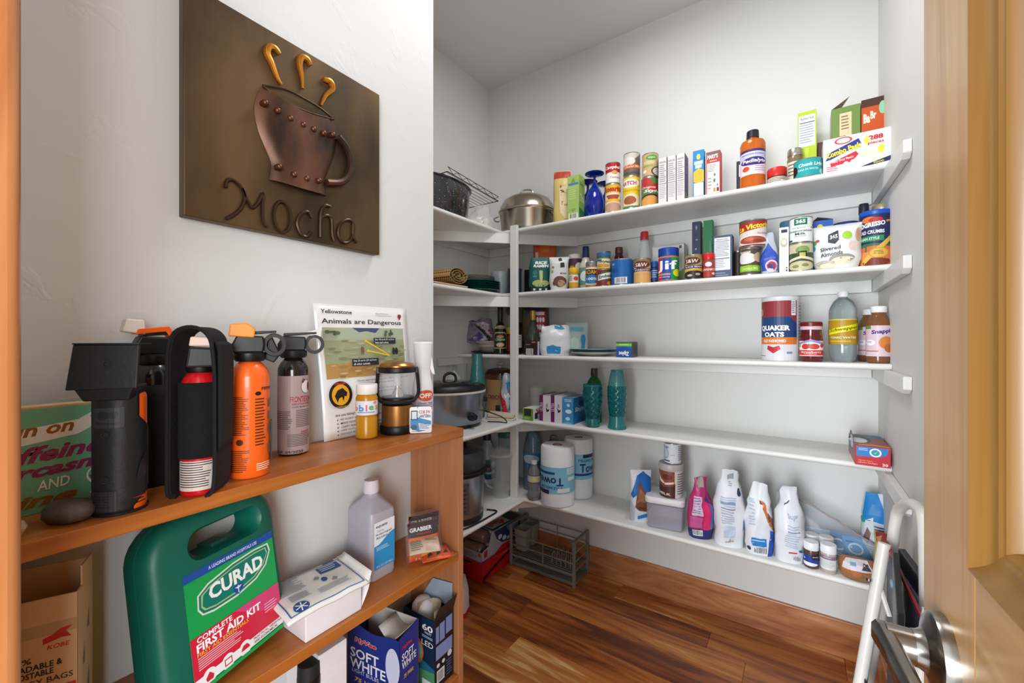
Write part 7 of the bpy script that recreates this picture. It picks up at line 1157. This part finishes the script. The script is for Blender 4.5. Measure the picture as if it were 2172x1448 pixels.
# ------------------------------------------------------------------ folded step ladder with flat things tucked into it, by the right wall
WT = M('dedad2', .35, vary=.05)
ld_ = thing('step_ladder', 'folded white tubular step ladder with black treads behind the door', 'step ladder', (0, 0, 0))
def P3(px, py, Y=None, X=None):
    x, y = xy(px, Y, X); return Vector((x, y, zat(py, x, y)))
arch = [P3(1868, 1300, Y=1.46), P3(1890, 1180, Y=1.46), P3(1897, 1120, Y=1.46), P3(1906, 1082, Y=1.45), P3(1926, 1068, Y=1.37), P3(1950, 1080, Y=1.29), P3(1962, 1120, Y=1.23), P3(1966, 1300, Y=1.21)]
foot0 = P3(1868, 1300, Y=1.46); dirn = (P3(1868, 1300, Y=1.46) - P3(1890, 1180, Y=1.46)); f0 = foot0 + dirn * ((foot0.z - .012) / -dirn.z)
MB().tube(spl([f0] + arch, 4), .0125, 10).build('rear_frame', WT, ld_)
a0, a1 = P3(1876, 1152, Y=1.40), P3(1850, 1300, Y=1.37); dd = a1 - a0; a2 = a0 + dd * ((a0.z - .010) / -dd.z)
MB().tube([a0, a1, a2], .0135, 10).build('front_leg', WT, ld_)
off2 = Vector((.028, -.30, 0))
MB().tube([a0 + off2, a1 + off2, a2 + off2], .0135, 10).build('front_leg', WT, ld_)
for zt2 in (.09, .235, .38):
    u_ = (a0.z - zt2) / -dd.z; c_ = a0 + dd * u_; s2 = off2.normalized(); n2 = Vector((-.5, -.12, 0)).normalized()
    q = []
    for (p_, w2) in ((c_ + s2 * .012, 0), (c_ + off2 - s2 * .012, 0)):
        q.append([p_ + Vector((.004, .0, .012)), p_ + Vector((.004, 0, -.012)), p_ + Vector((.024, .006, -.016)) + Vector((0, 0, -.05)), p_ + Vector((.024, .006, .010)) + Vector((0, 0, -.05))])
    MB().loft(q).build('tread', M('2c2c2c', .8, vary=.2, scale=200, bump=.3), ld_, smooth=0, bevel=.002)
MB().tube([a0 + dd * .45 + Vector((-.006, 0, 0)), a0 + dd * .95 + Vector((.03, -.01, 0))], .005, 6).build('hinge_strut', WT, ld_)
MB().lathe([(.007, 0), (.007, .006)], 14).build('rivet', CHROME(), ld_).location = a0 + dd * .55 + Vector((-.017, -.004, 0))
def board(label, cat, name, p, q, wdt, th, mat, extra=None):
    """flat board standing on edge between two points (its upper edge), leaning with the ladder"""
    t = thing(name, label, cat, tuple(p), 0); d = Vector(q) - Vector(p); dn = Vector((.0, -.02, -1)).normalized() * wdt; nn = Vector((1, .25, .05)).normalized() * th
    v = [Vector((0, 0, 0)), d, d + dn, dn]; v += [a + nn for a in v]
    o = MB().add(v, [(0, 1, 2, 3), (7, 6, 5, 4), (0, 4, 5, 1), (1, 5, 6, 2), (2, 6, 7, 3), (3, 7, 4, 0)]).build('board', mat, t, smooth=0, bevel=.002)
    return t, d, dn, nn
t, d, dn, nn = board('black board with a row of blue-white round buttons tucked in the ladder', 'board', 'button_board', P3(1893, 1170, Y=1.28), P3(1902, 1300, Y=1.04), .60, .012, M('14161c', .35))
for i in range(4):
    MB().lathe([(.009, 0), (.009, .002), (.006, .003)], 18).build('round_button', M('6fa8c4', .3), t).matrix_basis = Matrix.Translation(d * .10 + dn * (.10 + .16 * i) - Vector((.0015, 0, 0))) @ Matrix.Rotation(ra(-90), 4, 'Y')
t, d, dn, nn = board('thin flat board with a dark red edge leaning in the ladder', 'board', 'red_edged_board', P3(1880, 1150, Y=1.44), P3(1958, 1318, Y=1.11), .45, .006, M('5a5f68', .4))
MB().tube([Vector((0, 0, .001)), d + Vector((0, 0, .001))], .0045, 6).build('red_edge', M('8a1f2a', .4), t)
t, d, dn, nn = board('dark grey ribbed folding panel leaning between ladder and wall', 'panel', 'folding_panel', P3(1905, 1162, Y=1.39), P3(1962, 1240, Y=1.20), .40, .014, M('23262e', .4))
for i in range(4): MB().tube([d * .1 + dn * (.12 + .2 * i) - Vector((.002, 0, 0)), d * .9 + dn * (.12 + .2 * i) - Vector((.002, 0, 0))], .004, 6).build('rib', M('5c636e', .35), t)
